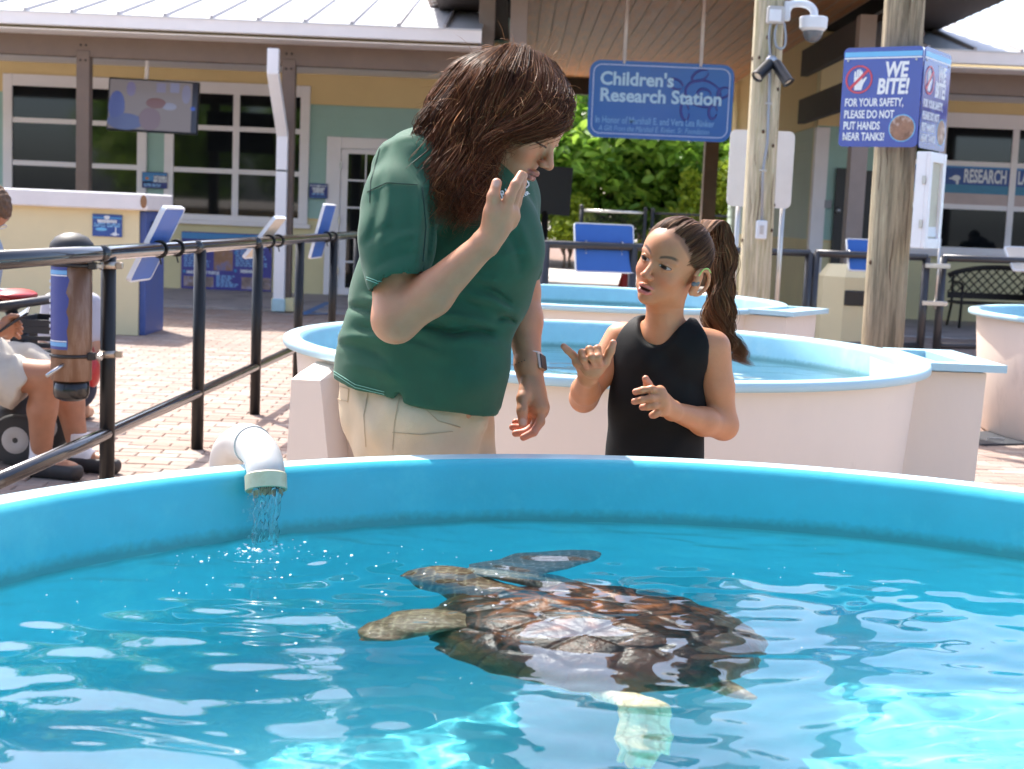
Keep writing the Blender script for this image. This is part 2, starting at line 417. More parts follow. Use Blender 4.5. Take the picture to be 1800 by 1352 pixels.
def siding(x0, x1, z0, z1, Y, mt, n=None, axis='x', back=0.02):
    n = n or max(1, round((z1 - z0) / 0.15)); h = (z1 - z0) / n
    for i in range(n):
        a, b = z0 + i * h, z0 + (i + 1) * h
        if axis == 'x':
            V = [(x0, Y - .016, a), (x1, Y - .016, a), (x1, Y - .003, b), (x0, Y - .003, b), (x0, Y + .01, a), (x1, Y + .01, a), (x1, Y + .01, b), (x0, Y + .01, b)]
        else:
            V = [(Y - .016, x0, a), (Y - .016, x1, a), (Y - .003, x1, b), (Y - .003, x0, b), (Y + .01, x0, a), (Y + .01, x1, a), (Y + .01, x1, b), (Y + .01, x0, b)]
        F = [[0, 1, 2, 3], [5, 4, 7, 6], [1, 0, 4, 5], [3, 2, 6, 7], [0, 3, 7, 4], [2, 1, 5, 6]]
        mk('siding_board', V, F, mt, bld, world=True)
# left wing and right wing front walls
for (x0, x1) in ((XL, XLE), (XR0, XR1)):
    part(MB().bb(x0, x1, YW + .012, YW + .25, 0.0, ZF1), 'wall', M_PYEL)
    part(MB().bb(x0, x1, YW - .012, YW + .011, 0.012, ZB - .03), 'wainscot', M_PYEL)
    part(MB().bb(x0, x1, YW - .028, YW + .0115, ZB - .029, ZB), 'wainscot_cap', M_YEL)
    siding(x0, x1, ZB + .001, ZF0, YW, M_TEAL)
    part(MB().bb(x0, x1, YW - .03, YW + .011, ZF0 + .001, ZF1 - .001), 'frieze', M_YEL)
def window(x0, x1, z0, z1, cols, rows, tr=0.13, top=0.16, rowz=None):
    wn = bpy.data.objects.new('window', None); link(wn, bld); wn.location = (0, 0, 0)
    y = YW - 0.035
    part(MB().bb(x0 + .01, x1 - .01, y + .012, y + .02, z0 + .01, z1 - .01), 'sash_back', M_BLACK, wn)
    f = MB()
    f.bb(x0 - tr, x0, y - .03, y + .022, z0 - .08, z1 + top, .006); f.bb(x1, x1 + tr, y - .03, y + .022, z0 - .08, z1 + top, .006)
    f.bb(x0 + .0005, x1 - .0005, y - .028, y + .022, z1, z1 + top - .001, .006); part(f, 'frame', M_WHITE, wn)
    part(MB().bb(x0 - tr - .04, x1 + tr + .04, y - .07, y + .022, z0 - .14, z0 - .081, .006), 'sill', M_WHITE, wn)
    part(MB().bb(x0 + .0005, x1 - .0005, y - .026, y + .021, z0 - .08, z0, .004), 'bottom_rail', M_WHITE, wn)
    xs = [x0] + list(cols) + [x1]; zs = [z0] + list(rows) + [z1]
    for c in cols: part(MB().bb(c - .045, c + .045, y - .02, y + .011, z0 + .0005, z1 - .0005, .004), 'mullion', M_WHITE, wn)
    for k, r in enumerate(rows):
        for i in range(len(xs) - 1):
            a = xs[i] + (.0455 if i else .0005); b = xs[i + 1] - (.0455 if i < len(xs) - 2 else .0005)
            part(MB().bb(a, b, y - .016, y + .011, r - .035, r + .035, .004), 'glazing_bar', M_WHITE, wn)
    for i in range(len(xs) - 1):
        for j in range(len(zs) - 1):
            part(MB().bb(xs[i] + .002, xs[i + 1] - .002, y, y + .006, zs[j] + .002, zs[j + 1] - .002), 'pane', M_GLASS, wn)
    return wn
def wz(py, px, Y=YW): return wpt(px, py, Y)[1]
z_t, z_a, z_b, z_0 = wz(166, 390), wz(226, 390), wz(301, 390), wz(378, 390)
window(wpt(24, 250)[0], wpt(243, 250)[0], z_0, z_t, [wpt(147, 250)[0]], [z_b, z_a])
window(wpt(307, 250)[0], wpt(528, 250)[0], z_0, z_t, [wpt(416, 250)[0]], [z_b, z_a])
window(wpt(-260, 250)[0], wpt(-35, 250)[0], z_0, z_t, [wpt(-150, 250)[0]], [z_b, z_a])
zt2, za2, zb2, z02 = wz(226, 1720), wz(289, 1720), wz(365, 1720), wz(436, 1720)
window(wpt(1582, 330)[0], wpt(1930, 330)[0], z02, zt2, [wpt(1650, 330)[0], wpt(1777, 330)[0]], [zb2, za2], top=0.2)
# window banner in the right wing
M_BAN = mat('banner_blue', (0.030, 0.085, 0.30), 0.5, var=0.05); M_BANL = mat('banner_light_blue', (0.06, 0.26, 0.55), 0.5, var=0.05)
M_SEA = mat('banner_sea', (0.05, 0.22, 0.36), 0.5, var=0.15, vscale=6, stretch=(1, 1, 6)); M_SANDP = mat('banner_sand', (0.50, 0.40, 0.38), 0.5, var=0.1, vscale=5)
M_LETTER = mat('white_lettering', (0.72, 0.76, 0.80), 0.5, var=0)
ban = thing('window_banner', 'long blue window banner lettered RESEARCH LAB above a beach picture', 'banner', (0, YW - .05, 0))
xb0, xb1 = wpt(1583, 300)[0], wpt(1929, 300)[0]
zz = [wz(p, 1720) for p in (291, 297, 326, 341, 363)]
for i, (nm, mt) in enumerate((('top_stripe', M_BANL), ('title_strip', M_BAN), ('sea_picture', M_SEA), ('sand_picture', M_SANDP))):
    for a, b in ((xb0, wpt(1646, 330)[0]), (wpt(1655, 330)[0], wpt(1772, 330)[0]), (wpt(1782, 330)[0], xb1)):
        MB().bb(a, b, YW - .043, YW - .037, zz[i + 1], zz[i] - .0005).build(nm, mt, ban, world=True)
FX = lambda o: frame_mat(o, (1, 0, 0), (0, 0, 1), (0, -1, 0))
text('title_lettering', 'RESEARCH', 0.25, FX((wpt(1692, 314)[0], YW - .045, (zz[1] + zz[2]) / 2)), M_LETTER, ban, bold=0.008, width=0.50)
text('title_lettering', 'LAB', 0.25, FX((wpt(1787, 314)[0], YW - .045, (zz[1] + zz[2]) / 2)), M_LETTER, ban, bold=0.008, width=0.50)
tm = MB(); cx, cz = wpt(1679, 313); tm.sphere((cx, YW - .045, cz), (.06, .003, .04)); tm.sphere((cx - .07, YW - .045, cz - .01), (.03, .003, .012)); tm.sphere((cx + .02, YW - .045, cz - .05), (.02, .003, .04))
tm.build('turtle_emblem', M_LETTER, ban, world=True)
# glazed door in the left wing
dx0, dx1, dz1 = wpt(597, 400)[0], wpt(597, 400)[0] + 0.95, wz(262, 610)
door = bpy.data.objects.new('door', None); link(door, bld)
part(MB().bb(dx0, dx1, YW - .04, YW - .0305, 0.02, dz1, .004), 'door_leaf', M_WHITE, door)
f = MB(); f.bb(dx0 - .20, dx0 - .004, YW - .06, YW + .0, 0.013, dz1 + .16, .006); f.bb(dx1 + .004, dx1 + .2, YW - .06, YW + .0, 0.013, dz1 + .16, .006); f.bb(dx0 - .0035, dx1 + .0035, YW - .058, YW, dz1 + .004, dz1 + .159, .006)
part(f, 'frame', M_WHITE, door)
for i in range(3):
    for j in range(5):
        a = dx0 + .10 + i * .255; b = .12 + j * .375
        part(MB().bb(a, a + .235, YW - .0435, YW - .0402, b, b + .35), 'pane', M_GLASS, door)
for z in (.3, 1.0, 1.75): part(MB().bb(dx0 - .012, dx0 + .012, YW - .072, YW - .0605, z, z + .1), 'hinge', mat('steel', (0.5, 0.5, 0.5), 0.3, 1.0) if z == .3 else bpy.data.materials['steel'], door)
part(MB().tube([(dx1 - .06, YW - .042, 1.0), (dx1 - .06, YW - .09, 1.0), (dx1 - .16, YW - .09, 1.0)], .011, 8), 'door_handle', bpy.data.materials['steel'], door)
# dark open doorway with a black door leaf in the right wing
od = bpy.data.objects.new('doorway', None); link(od, bld)
ox0, ox1, oz1 = wpt(1503, 400)[0], wpt(1560, 400)[0], wz(300, 1520)
part(MB().bb(ox0, ox1, YW - .036, YW - .02, 0.012, oz1), 'door_opening', M_BLACK, od)
part(MB().bb(wpt(1462, 400)[0], ox0 - .004, YW - .075, YW - .03, 0.03, wz(296, 1475), .004), 'door_leaf', M_BLACK, od)
part(MB().sphere((wpt(1466, 370)[0] + .04, YW - .10, wz(370, 1466)), .04), 'door_knob', bpy.data.materials['steel'], od)
part(MB().bb(wpt(1448, 360)[0], wpt(1460, 360)[0], YW - .06, YW - .02, wz(366, 1454), wz(352, 1454), .004), 'card_reader', mat('grey_plastic', (0.3, 0.3, 0.32), 0.5), od)
part(MB().bb(XR0 - .02, XR0 + .17, YW - .05, YW + .1, 0.012, ZF0 - .02, .004), 'corner_board', M_WHITE)
# breezeway: right hand wall, planked ceiling, far posts
YF = 28.0; ZC = 3.93
siding(YW + .26, YF, ZB + .001, ZF0, XR0 + .02, M_MINT, axis='y')
part(MB().bb(XR0 + .005, XR0 + .2, YW + .26, YF, 0.012, ZB), 'wainscot', M_PYEL)
part(MB().bb(XR0 - .005, XR0 + .2, YW + .26, YF, ZF0 + .001, ZC - .001), 'frieze', M_YEL)
part(MB().bb(XLE - .3, XLE, YW + .26, YF, 0.012, ZC - .001), 'wall', M_TEAL)
M_PLANK = mat('oiled_wood_plank', (0.50, 0.20, 0.06), 0.5, var=0.35, vscale=3, stretch=(6, 0.6, 6), bump=0.15)
M_BATTEN = mat('pale_wood_batten', (0.50, 0.33, 0.20), 0.6, var=0.1)
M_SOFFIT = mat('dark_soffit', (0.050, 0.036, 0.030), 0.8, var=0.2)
pv = thing('entrance_pavilion', 'raised entrance pavilion roof with wood planked ceiling on taupe posts', 'pavilion', (1.9, YP, 0))
PX0, PX1 = -1.05, 4.90
x = XLE + .02; k = 0
while x < XR0 - .02:
    x1 = min(x + 0.197, XR0 - .006)
    MB().bb(x, x1 - .016, 15.2, YF + .6, ZC, ZC + .02, .003).build('ceiling_plank', M_PLANK, pv, world=True)
    MB().bb(x1 - .0155, x1 - .0005, 15.2, YF + .6, ZC - .004, ZC + .015).build('ceiling_batten', M_BATTEN, pv, world=True); x = x1
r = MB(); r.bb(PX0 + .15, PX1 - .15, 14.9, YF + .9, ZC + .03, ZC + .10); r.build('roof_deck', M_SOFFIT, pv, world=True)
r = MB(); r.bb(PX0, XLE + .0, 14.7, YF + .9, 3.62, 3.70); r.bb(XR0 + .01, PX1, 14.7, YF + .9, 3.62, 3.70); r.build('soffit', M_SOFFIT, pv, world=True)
r = MB(); ym, xm = 22, 1.9
V = [(PX0 - .1, 14.6, 3.70), (PX1 + .1, 14.6, 3.70), (PX1 + .1, YF + 1, 3.70), (PX0 - .1, YF + 1, 3.70), (xm, 17.6, 5.1), (xm, YF - 2, 5.1)]
V2 = [(a, b, c + .09) for a, b, c in V]
F = [[0, 1, 4], [1, 2, 5, 4], [2, 3, 5], [3, 0, 4, 5]]
r.add(V + V2, [f_[::-1] for f_ in F] + [[i + 6 for i in f_] for f_ in F] + [[0, 1, 7, 6], [1, 2, 8, 7], [2, 3, 9, 8], [3, 0, 6, 9]]).build('roof', mat('pavilion_roof_metal', (0.62, 0.60, 0.58), 0.5), pv, world=True)
for sgn, xe in ((-1, PX0 - .10), (1, PX1 + .10)):
    for j in range(26):
        MB().tube([(xe - sgn * .09, 14.75 + j * .3, 3.755), (xe + sgn * .05, 14.75 + j * .3, 3.725)], .05, 8).build('roof_tile_end', mat('roof_tile', (0.33, 0.27, 0.24), .7) if 'roof_tile' not in bpy.data.materials else bpy.data.materials['roof_tile'], pv, world=True)
def post(px, Y, wdt, z0, z1, parent, mt, py=300, name='post'):
    x = P(px, py, Y).x; return MB().bb(x - wdt / 2, x + wdt / 2, Y - wdt / 2, Y + wdt / 2, z0, z1, .006).build(name, mt, parent, world=True)
post(856, YP, .18, 0.012, 3.615, pv, M_TAUPE, 40); post(912, YP - .3, .19, 0.012, 3.615, pv, M_TAUPE, 40); post(1502, YP, .19, 0.012, 3.615, pv, M_TAUPE, 350)
post(1247, 27.6, .26, 0.012, ZC - .005, pv, M_BROWN, 320)
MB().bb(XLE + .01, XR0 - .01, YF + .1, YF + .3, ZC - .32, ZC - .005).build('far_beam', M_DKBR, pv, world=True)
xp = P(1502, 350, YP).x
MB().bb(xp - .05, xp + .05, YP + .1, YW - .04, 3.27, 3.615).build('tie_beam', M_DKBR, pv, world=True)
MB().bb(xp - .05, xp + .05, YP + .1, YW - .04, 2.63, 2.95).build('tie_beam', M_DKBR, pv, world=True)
# porches: beams, posts, roofs
def porch_wing(x0, x1, posts, ytop, ribx):
    b = MB().bb(x0, x1, YP - .06, YP + .06, 2.79, 3.03, .006); part(b, 'porch_beam', M_BROWN)
    part(MB().bb(x0, x1, YP + .07, YW - .035, 3.03, 3.05), 'porch_ceiling', M_WHITE)
    for px in posts:
        x = P(px, 300, YP).x
        part(MB().bb(x - .075, x + .075, YP - .075, YP + .055, 0.012, 2.86, .006), 'porch_post', M_BROWN)
        part(MB().bb(x - .13, x + .13, YP - .13, YP + .13, 0.012, 0.17, .012), 'post_plinth', M_PYEL)
        m = MB()
        for sx in (-.03, .03):
            m.sphere((x + sx, YP - .077, 2.75), .014, 8, 5); m.sphere((x + sx, YP - .062, 2.92), .014, 8, 5)
        part(m, 'bolt_heads', M_DKBR)
    g = MB(); g.add([(x0, YG, 3.06), (x1, YG, 3.06), (x1, YG - .02, 3.20), (x0, YG - .02, 3.20), (x0, YG + .12, 3.06), (x1, YG + .12, 3.06), (x1, YG + .12, 3.20), (x0, YG + .12, 3.20)],
                    [[0, 1, 2, 3], [1, 0, 4, 5], [3, 2, 6, 7], [0, 3, 7, 4], [2, 1, 5, 6]]); part(g, 'gutter', M_WHITE)
    part(MB().bb(x0, x1, YG + .125, YP - .065, 3.02, 3.035), 'eave_soffit', M_WHITE)
    sl_ = 0.245; z = lambda y: 3.20 + sl_ * (y - YG)
    xs = np.arange(x0, x1, 0.505)
    for i in range(len(xs)):
        a, b2 = xs[i], min(xs[i] + 0.505, x1)
        V = [(a, YG - .03, z(YG - .03)), (b2, YG - .03, z(YG - .03)), (b2, ytop, z(ytop)), (a, ytop, z(ytop))]
        V += [(p_, q_, r_ - .012) for p_, q_, r_ in V]
        F = [[0, 1, 2, 3], [5, 4, 7, 6], [1, 0, 4, 5], [2, 1, 5, 6], [3, 2, 6, 7], [0, 3, 7, 4]]
        mk('roof_panel', V, F, M_ROOF, bld, world=True)
        V = []
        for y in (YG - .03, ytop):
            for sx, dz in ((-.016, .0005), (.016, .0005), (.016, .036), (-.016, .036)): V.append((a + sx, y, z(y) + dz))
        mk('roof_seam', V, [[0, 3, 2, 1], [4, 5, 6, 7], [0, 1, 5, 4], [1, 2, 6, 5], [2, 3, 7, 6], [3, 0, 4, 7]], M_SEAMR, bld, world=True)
porch_wing(-12.0, P(846, 70, YG).x, (148, 505), 25.0, 0)
porch_wing(P(1628, 130, YG).x, 13.0, (1985,), 18.3, 0)
# downspout with an offset
dn = MB(); pts = [P(481, 88, YG), P(481, 128, YG), P(497, 238, YP - .12), P(490, 300, YP - .12)]
pts = [Vector(p) for p in pts]; pts[1].x = pts[0].x; pts[3].x = pts[2].x
pts.append(Vector((pts[3].x, pts[3].y, 0.16)))
for a, b in zip(pts[:-1], pts[1:]):
    d = (b - a); L = d.length; zc = d.normalized(); xc = Vector((1, 0, 0)); xc = (xc - zc * xc.dot(zc)).normalized(); yc = zc.cross(xc)
    dn.box((a + b) / 2, (.125, .085, L + .03), .006, Matrix((xc, yc, zc)).transposed())
part(dn, 'downspout', M_WHITE)
part(MB().bb(pts[3].x - .075, pts[3].x + .075, YP - .19, YP - .05, 0.012, .16, .01), 'downspout_boot', mat('pale_blue_boot', (0.42, 0.60, 0.66), 0.6))
# ================================================================== tanks and water
RIM = 0.75; WAT = 0.632; RO = 1.275; RI = 1.20
M_BASIN = None
def basin_material(name, col, algae=True):
    m = mat(name, col, rough=0.32, var=0.10, vscale=3.5, bump=0.10, bscale=22, dirt=(col[0] * 1.5 + .03, col[1] * 1.18 + .02, col[2] * 1.08), dscale=5, dlo=0.52, dhi=0.8)
    n, l = m.node_tree.nodes, m.node_tree.links; b = n['Principled BSDF']
    tc = n.new('ShaderNodeTexCoord'); sp = n.new('ShaderNodeSeparateXYZ'); l.new(tc.outputs['Object'], sp.inputs[0])
    nz = n.new('ShaderNodeTexNoise'); nz.inputs['Scale'].default_value = 70; nz.inputs['Detail'].default_value = 7; l.new(tc.outputs['Object'], nz.inputs['Vector'])
    n2 = n.new('ShaderNodeTexNoise'); n2.inputs['Scale'].default_value = 2.2; n2.inputs['Detail'].default_value = 2; l.new(tc.outputs['Object'], n2.inputs['Vector'])
    # algae stain along the waterline (a band with a ragged edge)
    s1 = n.new('ShaderNodeMath'); s1.operation = 'MULTIPLY_ADD'; s1.inputs[1].default_value = 0.018; l.new(nz.outputs['Fac'], s1.inputs[0]); l.new(sp.outputs['Z'], s1.inputs[2])
    s2 = n.new('ShaderNodeMath'); s2.operation = 'MULTIPLY_ADD'; s2.inputs[1].default_value = 0.016; l.new(n2.outputs['Fac'], s2.inputs[0]); l.new(s1.outputs[0], s2.inputs[2])
    up = n.new('ShaderNodeMapRange'); up.inputs[1].default_value = WAT + 0.026; up.inputs[2].default_value = WAT + 0.044; up.inputs[3].default_value = 0.62; up.inputs[4].default_value = 0; l.new(s2.outputs[0], up.inputs[0])
    dn = n.new('ShaderNodeMapRange'); dn.inputs[1].default_value = WAT - 0.03; dn.inputs[2].default_value = WAT - 0.0; dn.inputs[3].default_value = 0.1; dn.inputs[4].default_value = 1; l.new(sp.outputs['Z'], dn.inputs[0])
    ml = n.new('ShaderNodeMath'); ml.operation = 'MULTIPLY'; l.new(up.outputs[0], ml.inputs[0]); l.new(dn.outputs[0], ml.inputs[1])
    src = b.inputs['Base Color'].links[0].from_socket
    mx = n.new('ShaderNodeMix'); mx.data_type = 'RGBA'; l.new(ml.outputs[0], mx.inputs[0]); l.new(src, mx.inputs[6]); mx.inputs[7].default_value = (0.05, 0.17, 0.14, 1)
    l.new(mx.outputs[2], b.inputs['Base Color'])
    return m
BASIN_FRONT = basin_material('fibreglass_turquoise', (0.055, 0.45, 0.55))
FLOOR_FRONT = basin_material('fibreglass_floor_aqua', (0.12, 0.72, 0.84))
BASIN_PALE = basin_material('fibreglass_sky_blue', (0.33, 0.58, 0.67))
PALE_RIM = mat('rim_pale_blue', (0.42, 0.62, 0.70), rough=0.35, var=0.06, vscale=4, bump=0.06, bscale=30, dirt=(0.30, 0.45, 0.50), dscale=8, dlo=.62, dhi=.75)
CREAM = mat('gelcoat_cream', (0.80, 0.68, 0.585), rough=0.42, var=0.05, vscale=2.0, bump=0.05, bscale=40, dirt=(0.52, 0.43, 0.36), dscale=4, dlo=0.58, dhi=0.85, stretch=(1, 1, .45))
def water_material(name, tint):
    m = bpy.data.materials.new(name); m.use_nodes = True; n, l = m.node_tree.nodes, m.node_tree.links
    b = n['Principled BSDF']; b.inputs['Base Color'].default_value = (*tint, 1); b.inputs['Roughness'].default_value = 0.0
    b.inputs['IOR'].default_value = 1.33; b.inputs['Transmission Weight'].default_value = 1.0
    return m
WATER = water_material('tank_water', (0.90, 0.985, 1.0))
# waves: a sum of small directional swells, finer near the inlet
WV = []
for i in range(46):
    lam = 0.045 * (14 ** RNG.random()); ang = RNG.normal(-1.45, 0.38) if i % 4 else RNG.random() * 6.283
    WV.append((2 * math.pi / lam * math.cos(ang), 2 * math.pi / lam * math.sin(ang), 0.00135 * lam * (0.5 + RNG.random()), RNG.random() * 6.283))
def waves(x, y, amp=1.0, src=None):
    z = np.zeros_like(x)
    wx = x + 0.030 * np.sin(5.1 * y + 1.3 * x) + 0.012 * np.sin(13 * x - 7 * y); wy = y + 0.030 * np.sin(4.3 * x + .4) + 0.012 * np.sin(11 * y + 9 * x)
    for kx, ky, a, p in WV: z += a * np.sin(kx * wx + ky * wy + p)
    z *= amp
    if src is not None:
        r = np.hypot(x - src[0], y - src[1]); z += 0.0018 * np.exp(-r / 0.28) * np.sin(62 * r) * (r > .02) + 0.0007 * np.exp(-r / 0.8) * np.sin(33 * r + 1) + 0.00042 * np.exp(-r / 0.55) * np.sin(150 * r + 2.5 * np.sin(9 * x) + 2 * np.sin(13 * y + 5 * x)) * (.6 + .4 * np.sin(17 * x + 4 * y))
    return z
def water_disc(parent, R_, amp=1.0, src=None, nr=150, na=420, world_c=(0, 0)):
    rr = np.linspace(0, 1, nr + 1)[1:] ** 0.75 * R_; aa = np.linspace(0, 2 * math.pi, na, endpoint=False)
    X = rr[:, None] * np.cos(aa); Y = rr[:, None] * np.sin(aa)
    Z = WAT + waves(X + world_c[0], Y + world_c[1], amp, src)
    V = np.stack([X, Y, Z], -1).reshape(-1, 3); V = np.concatenate([V, [[0, 0, WAT]]])
    F = []
    i = np.arange(nr - 1)[:, None] * na; k = np.arange(na)[None, :]; k2 = (k + 1) % na
    F = np.stack([i + k, i + na + k, i + na + k2, i + k2], -1).reshape(-1, 4)
    F = F.tolist() + [[nr * na, j, (j + 1) % na] for j in range(na)]
    return mk('water_surface', V, F, WATER, parent, True)
def tank(label, c, basin, amp=1.0, src=None, nr=60, na=160, seg=160, box=None, group=None, floor=None):
    t = thing('holding_tank', label, 'tank', (c[0], c[1], 0), 0, group)
    # outer wall with a slight taper and a rolled foot
    MB().lathe([(1.13, 0.0), (1.15, 0.004), (1.165, 0.02), (1.225, RIM - 0.028), (1.223, RIM - 0.010), (1.13, RIM - 0.012)][:5], seg, cap=False).build('outer_wall', CREAM, t, True)
    # basin and flange: one moulding
    pr = [(0.0, 0.055), (1.02, 0.055), (1.09, 0.065), (1.135, 0.10), (1.152, 0.16), (RI - 0.004, RIM - 0.02), (RI + 0.003, RIM - 0.006), (RI + 0.014, RIM),
          (RO - 0.010, RIM), (RO - 0.002, RIM - 0.004), (RO, RIM - 0.012), (RO, RIM - 0.026), (RO - 0.006, RIM - 0.031), (1.228, RIM - 0.031)]
    rw = pr[4][0] + (pr[5][0] - pr[4][0]) * (WAT - .16) / (RIM - .18)
    MB().lathe([(rw, WAT)] + pr[5:8], seg, cap=False).build('basin_wall', basin, t, True)
    MB().lathe(pr[7:], seg, cap=False).build('rim_flange', PALE_RIM, t, True)
    MB().lathe(pr[:5] + [(rw, WAT)], seg, cap=False).build('basin_floor', floor or basin, t, True)
    wd = water_disc(t, RI - 0.002 - (RIM - WAT) * 0.07, amp, src, nr, na, c)
    if box:
        cx, cy = c
        fl, wl, hole = box
        Z = RIM
        m = MB(); n = len(fl)
        o = [(x - cx, y - cy) for x, y in fl]; h_ = [(x - cx, y - cy) for x, y in hole]
        V = [(x, y, Z + .003) for x, y in o] + [(x, y, Z + .003) for x, y in h_] + [(x, y, Z - .024) for x, y in o] + [(x, y, Z - .26) for x, y in h_]
        F = [[i, (i + 1) % n, n + (i + 1) % n, n + i] for i in range(n)] + [[2 * n + i, 2 * n + (i + 1) % n, (i + 1) % n, i] for i in range(n)]
        F += [[n + i, n + (i + 1) % n, 3 * n + (i + 1) % n, 3 * n + i] for i in range(n)] + [[3 * n + i for i in range(n)]]
        m.add(V, F).build('overflow_box_rim', PALE_RIM, t)
        q = [(x - cx, y - cy) for x, y in wl]; n = len(q)
        V = [(x, y, Z - .032) for x, y in q] + [(x * .985, y * .985, 0.0) for x, y in q]
        MB().add(V, [[i, (i + 1) % n, n + (i + 1) % n, n + i] for i in range(n)] ).build('overflow_box', CREAM, t, auto=40)
    return t, wd
def gxy(*pts, z=RIM): return [tuple(G(a, b, z)[:2]) for a, b in pts]
C_FRONT = (0.307, 1.508); STREAM = tuple(G(458, 862, 0.70)[:2])
front_tank, front_water = tank('large turquoise tank holding a swimming sea turtle under a white elbow pipe', C_FRONT, BASIN_FRONT, 1.0,
                  (G(458, 960, WAT).x, G(458, 960, WAT).y), 330, 900, 240, group='round fibreglass holding tanks', floor=FLOOR_FRONT)
def side_box(c, a, wd, ext):
    """overflow box on the tank's side at angle a"""
    u = Vector((math.cos(a), math.sin(a))); v = Vector((-u.y, u.x)); c = Vector(c)
    f = lambda r, s: tuple(c + u * r + v * s)
    return ([f(1.232, -wd), f(1.10 + ext, -wd), f(1.10 + ext, wd), f(1.232, wd)],
            [f(1.165, -wd + .05), f(1.10 + ext - .06, -wd + .05), f(1.10 + ext - .06, wd - .05), f(1.165, wd - .05)],
            [f(1.275, -wd + .08), f(1.10 + ext - .14, -wd + .08), f(1.10 + ext - .14, wd - .08), f(1.275, wd - .08)])
C_MID = (0.335, 5.305); C_FAR = (0.47, 8.76); C_RIGHT = (4.12, 8.75)
mid_tank, _ = tank('round tank with pale blue rim and cream wall just behind the woman and the girl', C_MID, BASIN_PALE, 0.5, None, 90, 260, box=side_box(C_MID, R(2), 0.32, 0.43), group='round fibreglass holding tanks')
far_tank, _ = tank('pale blue rimmed tank farthest back, in front of the blue panel and red cone', C_FAR, BASIN_PALE, 0.6, None, box=side_box(C_FAR, R(-32), 0.30, 0.42), group='round fibreglass holding tanks')
tank('sunlit cream tank with blue rim standing before the lattice bench', C_RIGHT, BASIN_PALE, 0.5, None, box=side_box(C_RIGHT, R(-100), 0.34, 0.45), group='round fibreglass holding tanks')
mid_tank.scale = (.928, .928, 1); far_tank.scale = (.93, .93, 1)
for o in (front_water,):
    o.cycles.is_caustics_caster = True
sl.cycles.is_caustics_light = True
for ch in front_tank.children:
    if ch.name.startswith('basin'): ch.cycles.is_caustics_receiver = True
# ================================================================== trees, shrubs and hedge
def leaf_mat(name, c1, c2, c3):
    m = bpy.data.materials.new(name); m.use_nodes = True; n, l = m.node_tree.nodes, m.node_tree.links; b = n['Principled BSDF']
    at = n.new('ShaderNodeAttribute'); at.attribute_name = 'tone'
    cr = n.new('ShaderNodeValToRGB'); e = cr.color_ramp.elements; e[0].color = (*c1, 1); e[1].color = (*c3, 1); k = cr.color_ramp.elements.new(.5); k.color = (*c2, 1)
    l.new(at.outputs['Fac'], cr.inputs[0]); l.new(cr.outputs[0], b.inputs['Base Color']); b.inputs['Roughness'].default_value = 0.42; b.inputs['Specular IOR Level'].default_value = 0.4
    tr = n.new('ShaderNodeBsdfTranslucent'); l.new(cr.outputs[0], tr.inputs[0]); mx = n.new('ShaderNodeMixShader'); mx.inputs[0].default_value = 0.45
    l.new(b.outputs[0], mx.inputs[1]); l.new(tr.outputs[0], mx.inputs[2]); l.new(mx.outputs[0], n['Material Output'].inputs[0])
    return m
LEAF_A = leaf_mat('glossy_green_leaf', (0.08, 0.17, 0.024), (0.20, 0.37, 0.04), (0.42, 0.55, 0.10))
LEAF_B = leaf_mat('yellow_green_leaf', (0.16, 0.24, 0.02), (0.32, 0.40, 0.03), (0.48, 0.52, 0.06))
M_BARK = mat('grey_brown_bark', (0.16, 0.12, 0.09), 0.9, var=0.3, vscale=12, bump=0.5, bscale=30)
def leaves(C, size, rng, up=0.5):
    n = len(C); nrm = rng.normal(size=(n, 3)); nrm[:, 2] = np.abs(nrm[:, 2]) + up; nrm /= np.linalg.norm(nrm, axis=1)[:, None]
    u = np.cross(nrm, rng.normal(size=(n, 3))); u /= np.linalg.norm(u, axis=1)[:, None]; v = np.cross(nrm, u)
    s = size * (0.6 + 0.8 * rng.random(n))[:, None]
    pts = [C - u * s, C - u * s * .35 + v * s * .55, C + u * s * .55 + v * s * .45, C + u * s - nrm * s * .25, C + u * s * .55 - v * s * .45, C - u * s * .35 - v * s * .55]
    V = np.stack(pts, 1).reshape(-1, 3); i = np.arange(n)[:, None] * 6
    F = np.concatenate([i + np.array([[0, 5, 4, 3]]), i + np.array([[0, 3, 2, 1]])], 1).reshape(-1, 4)
    return V, F
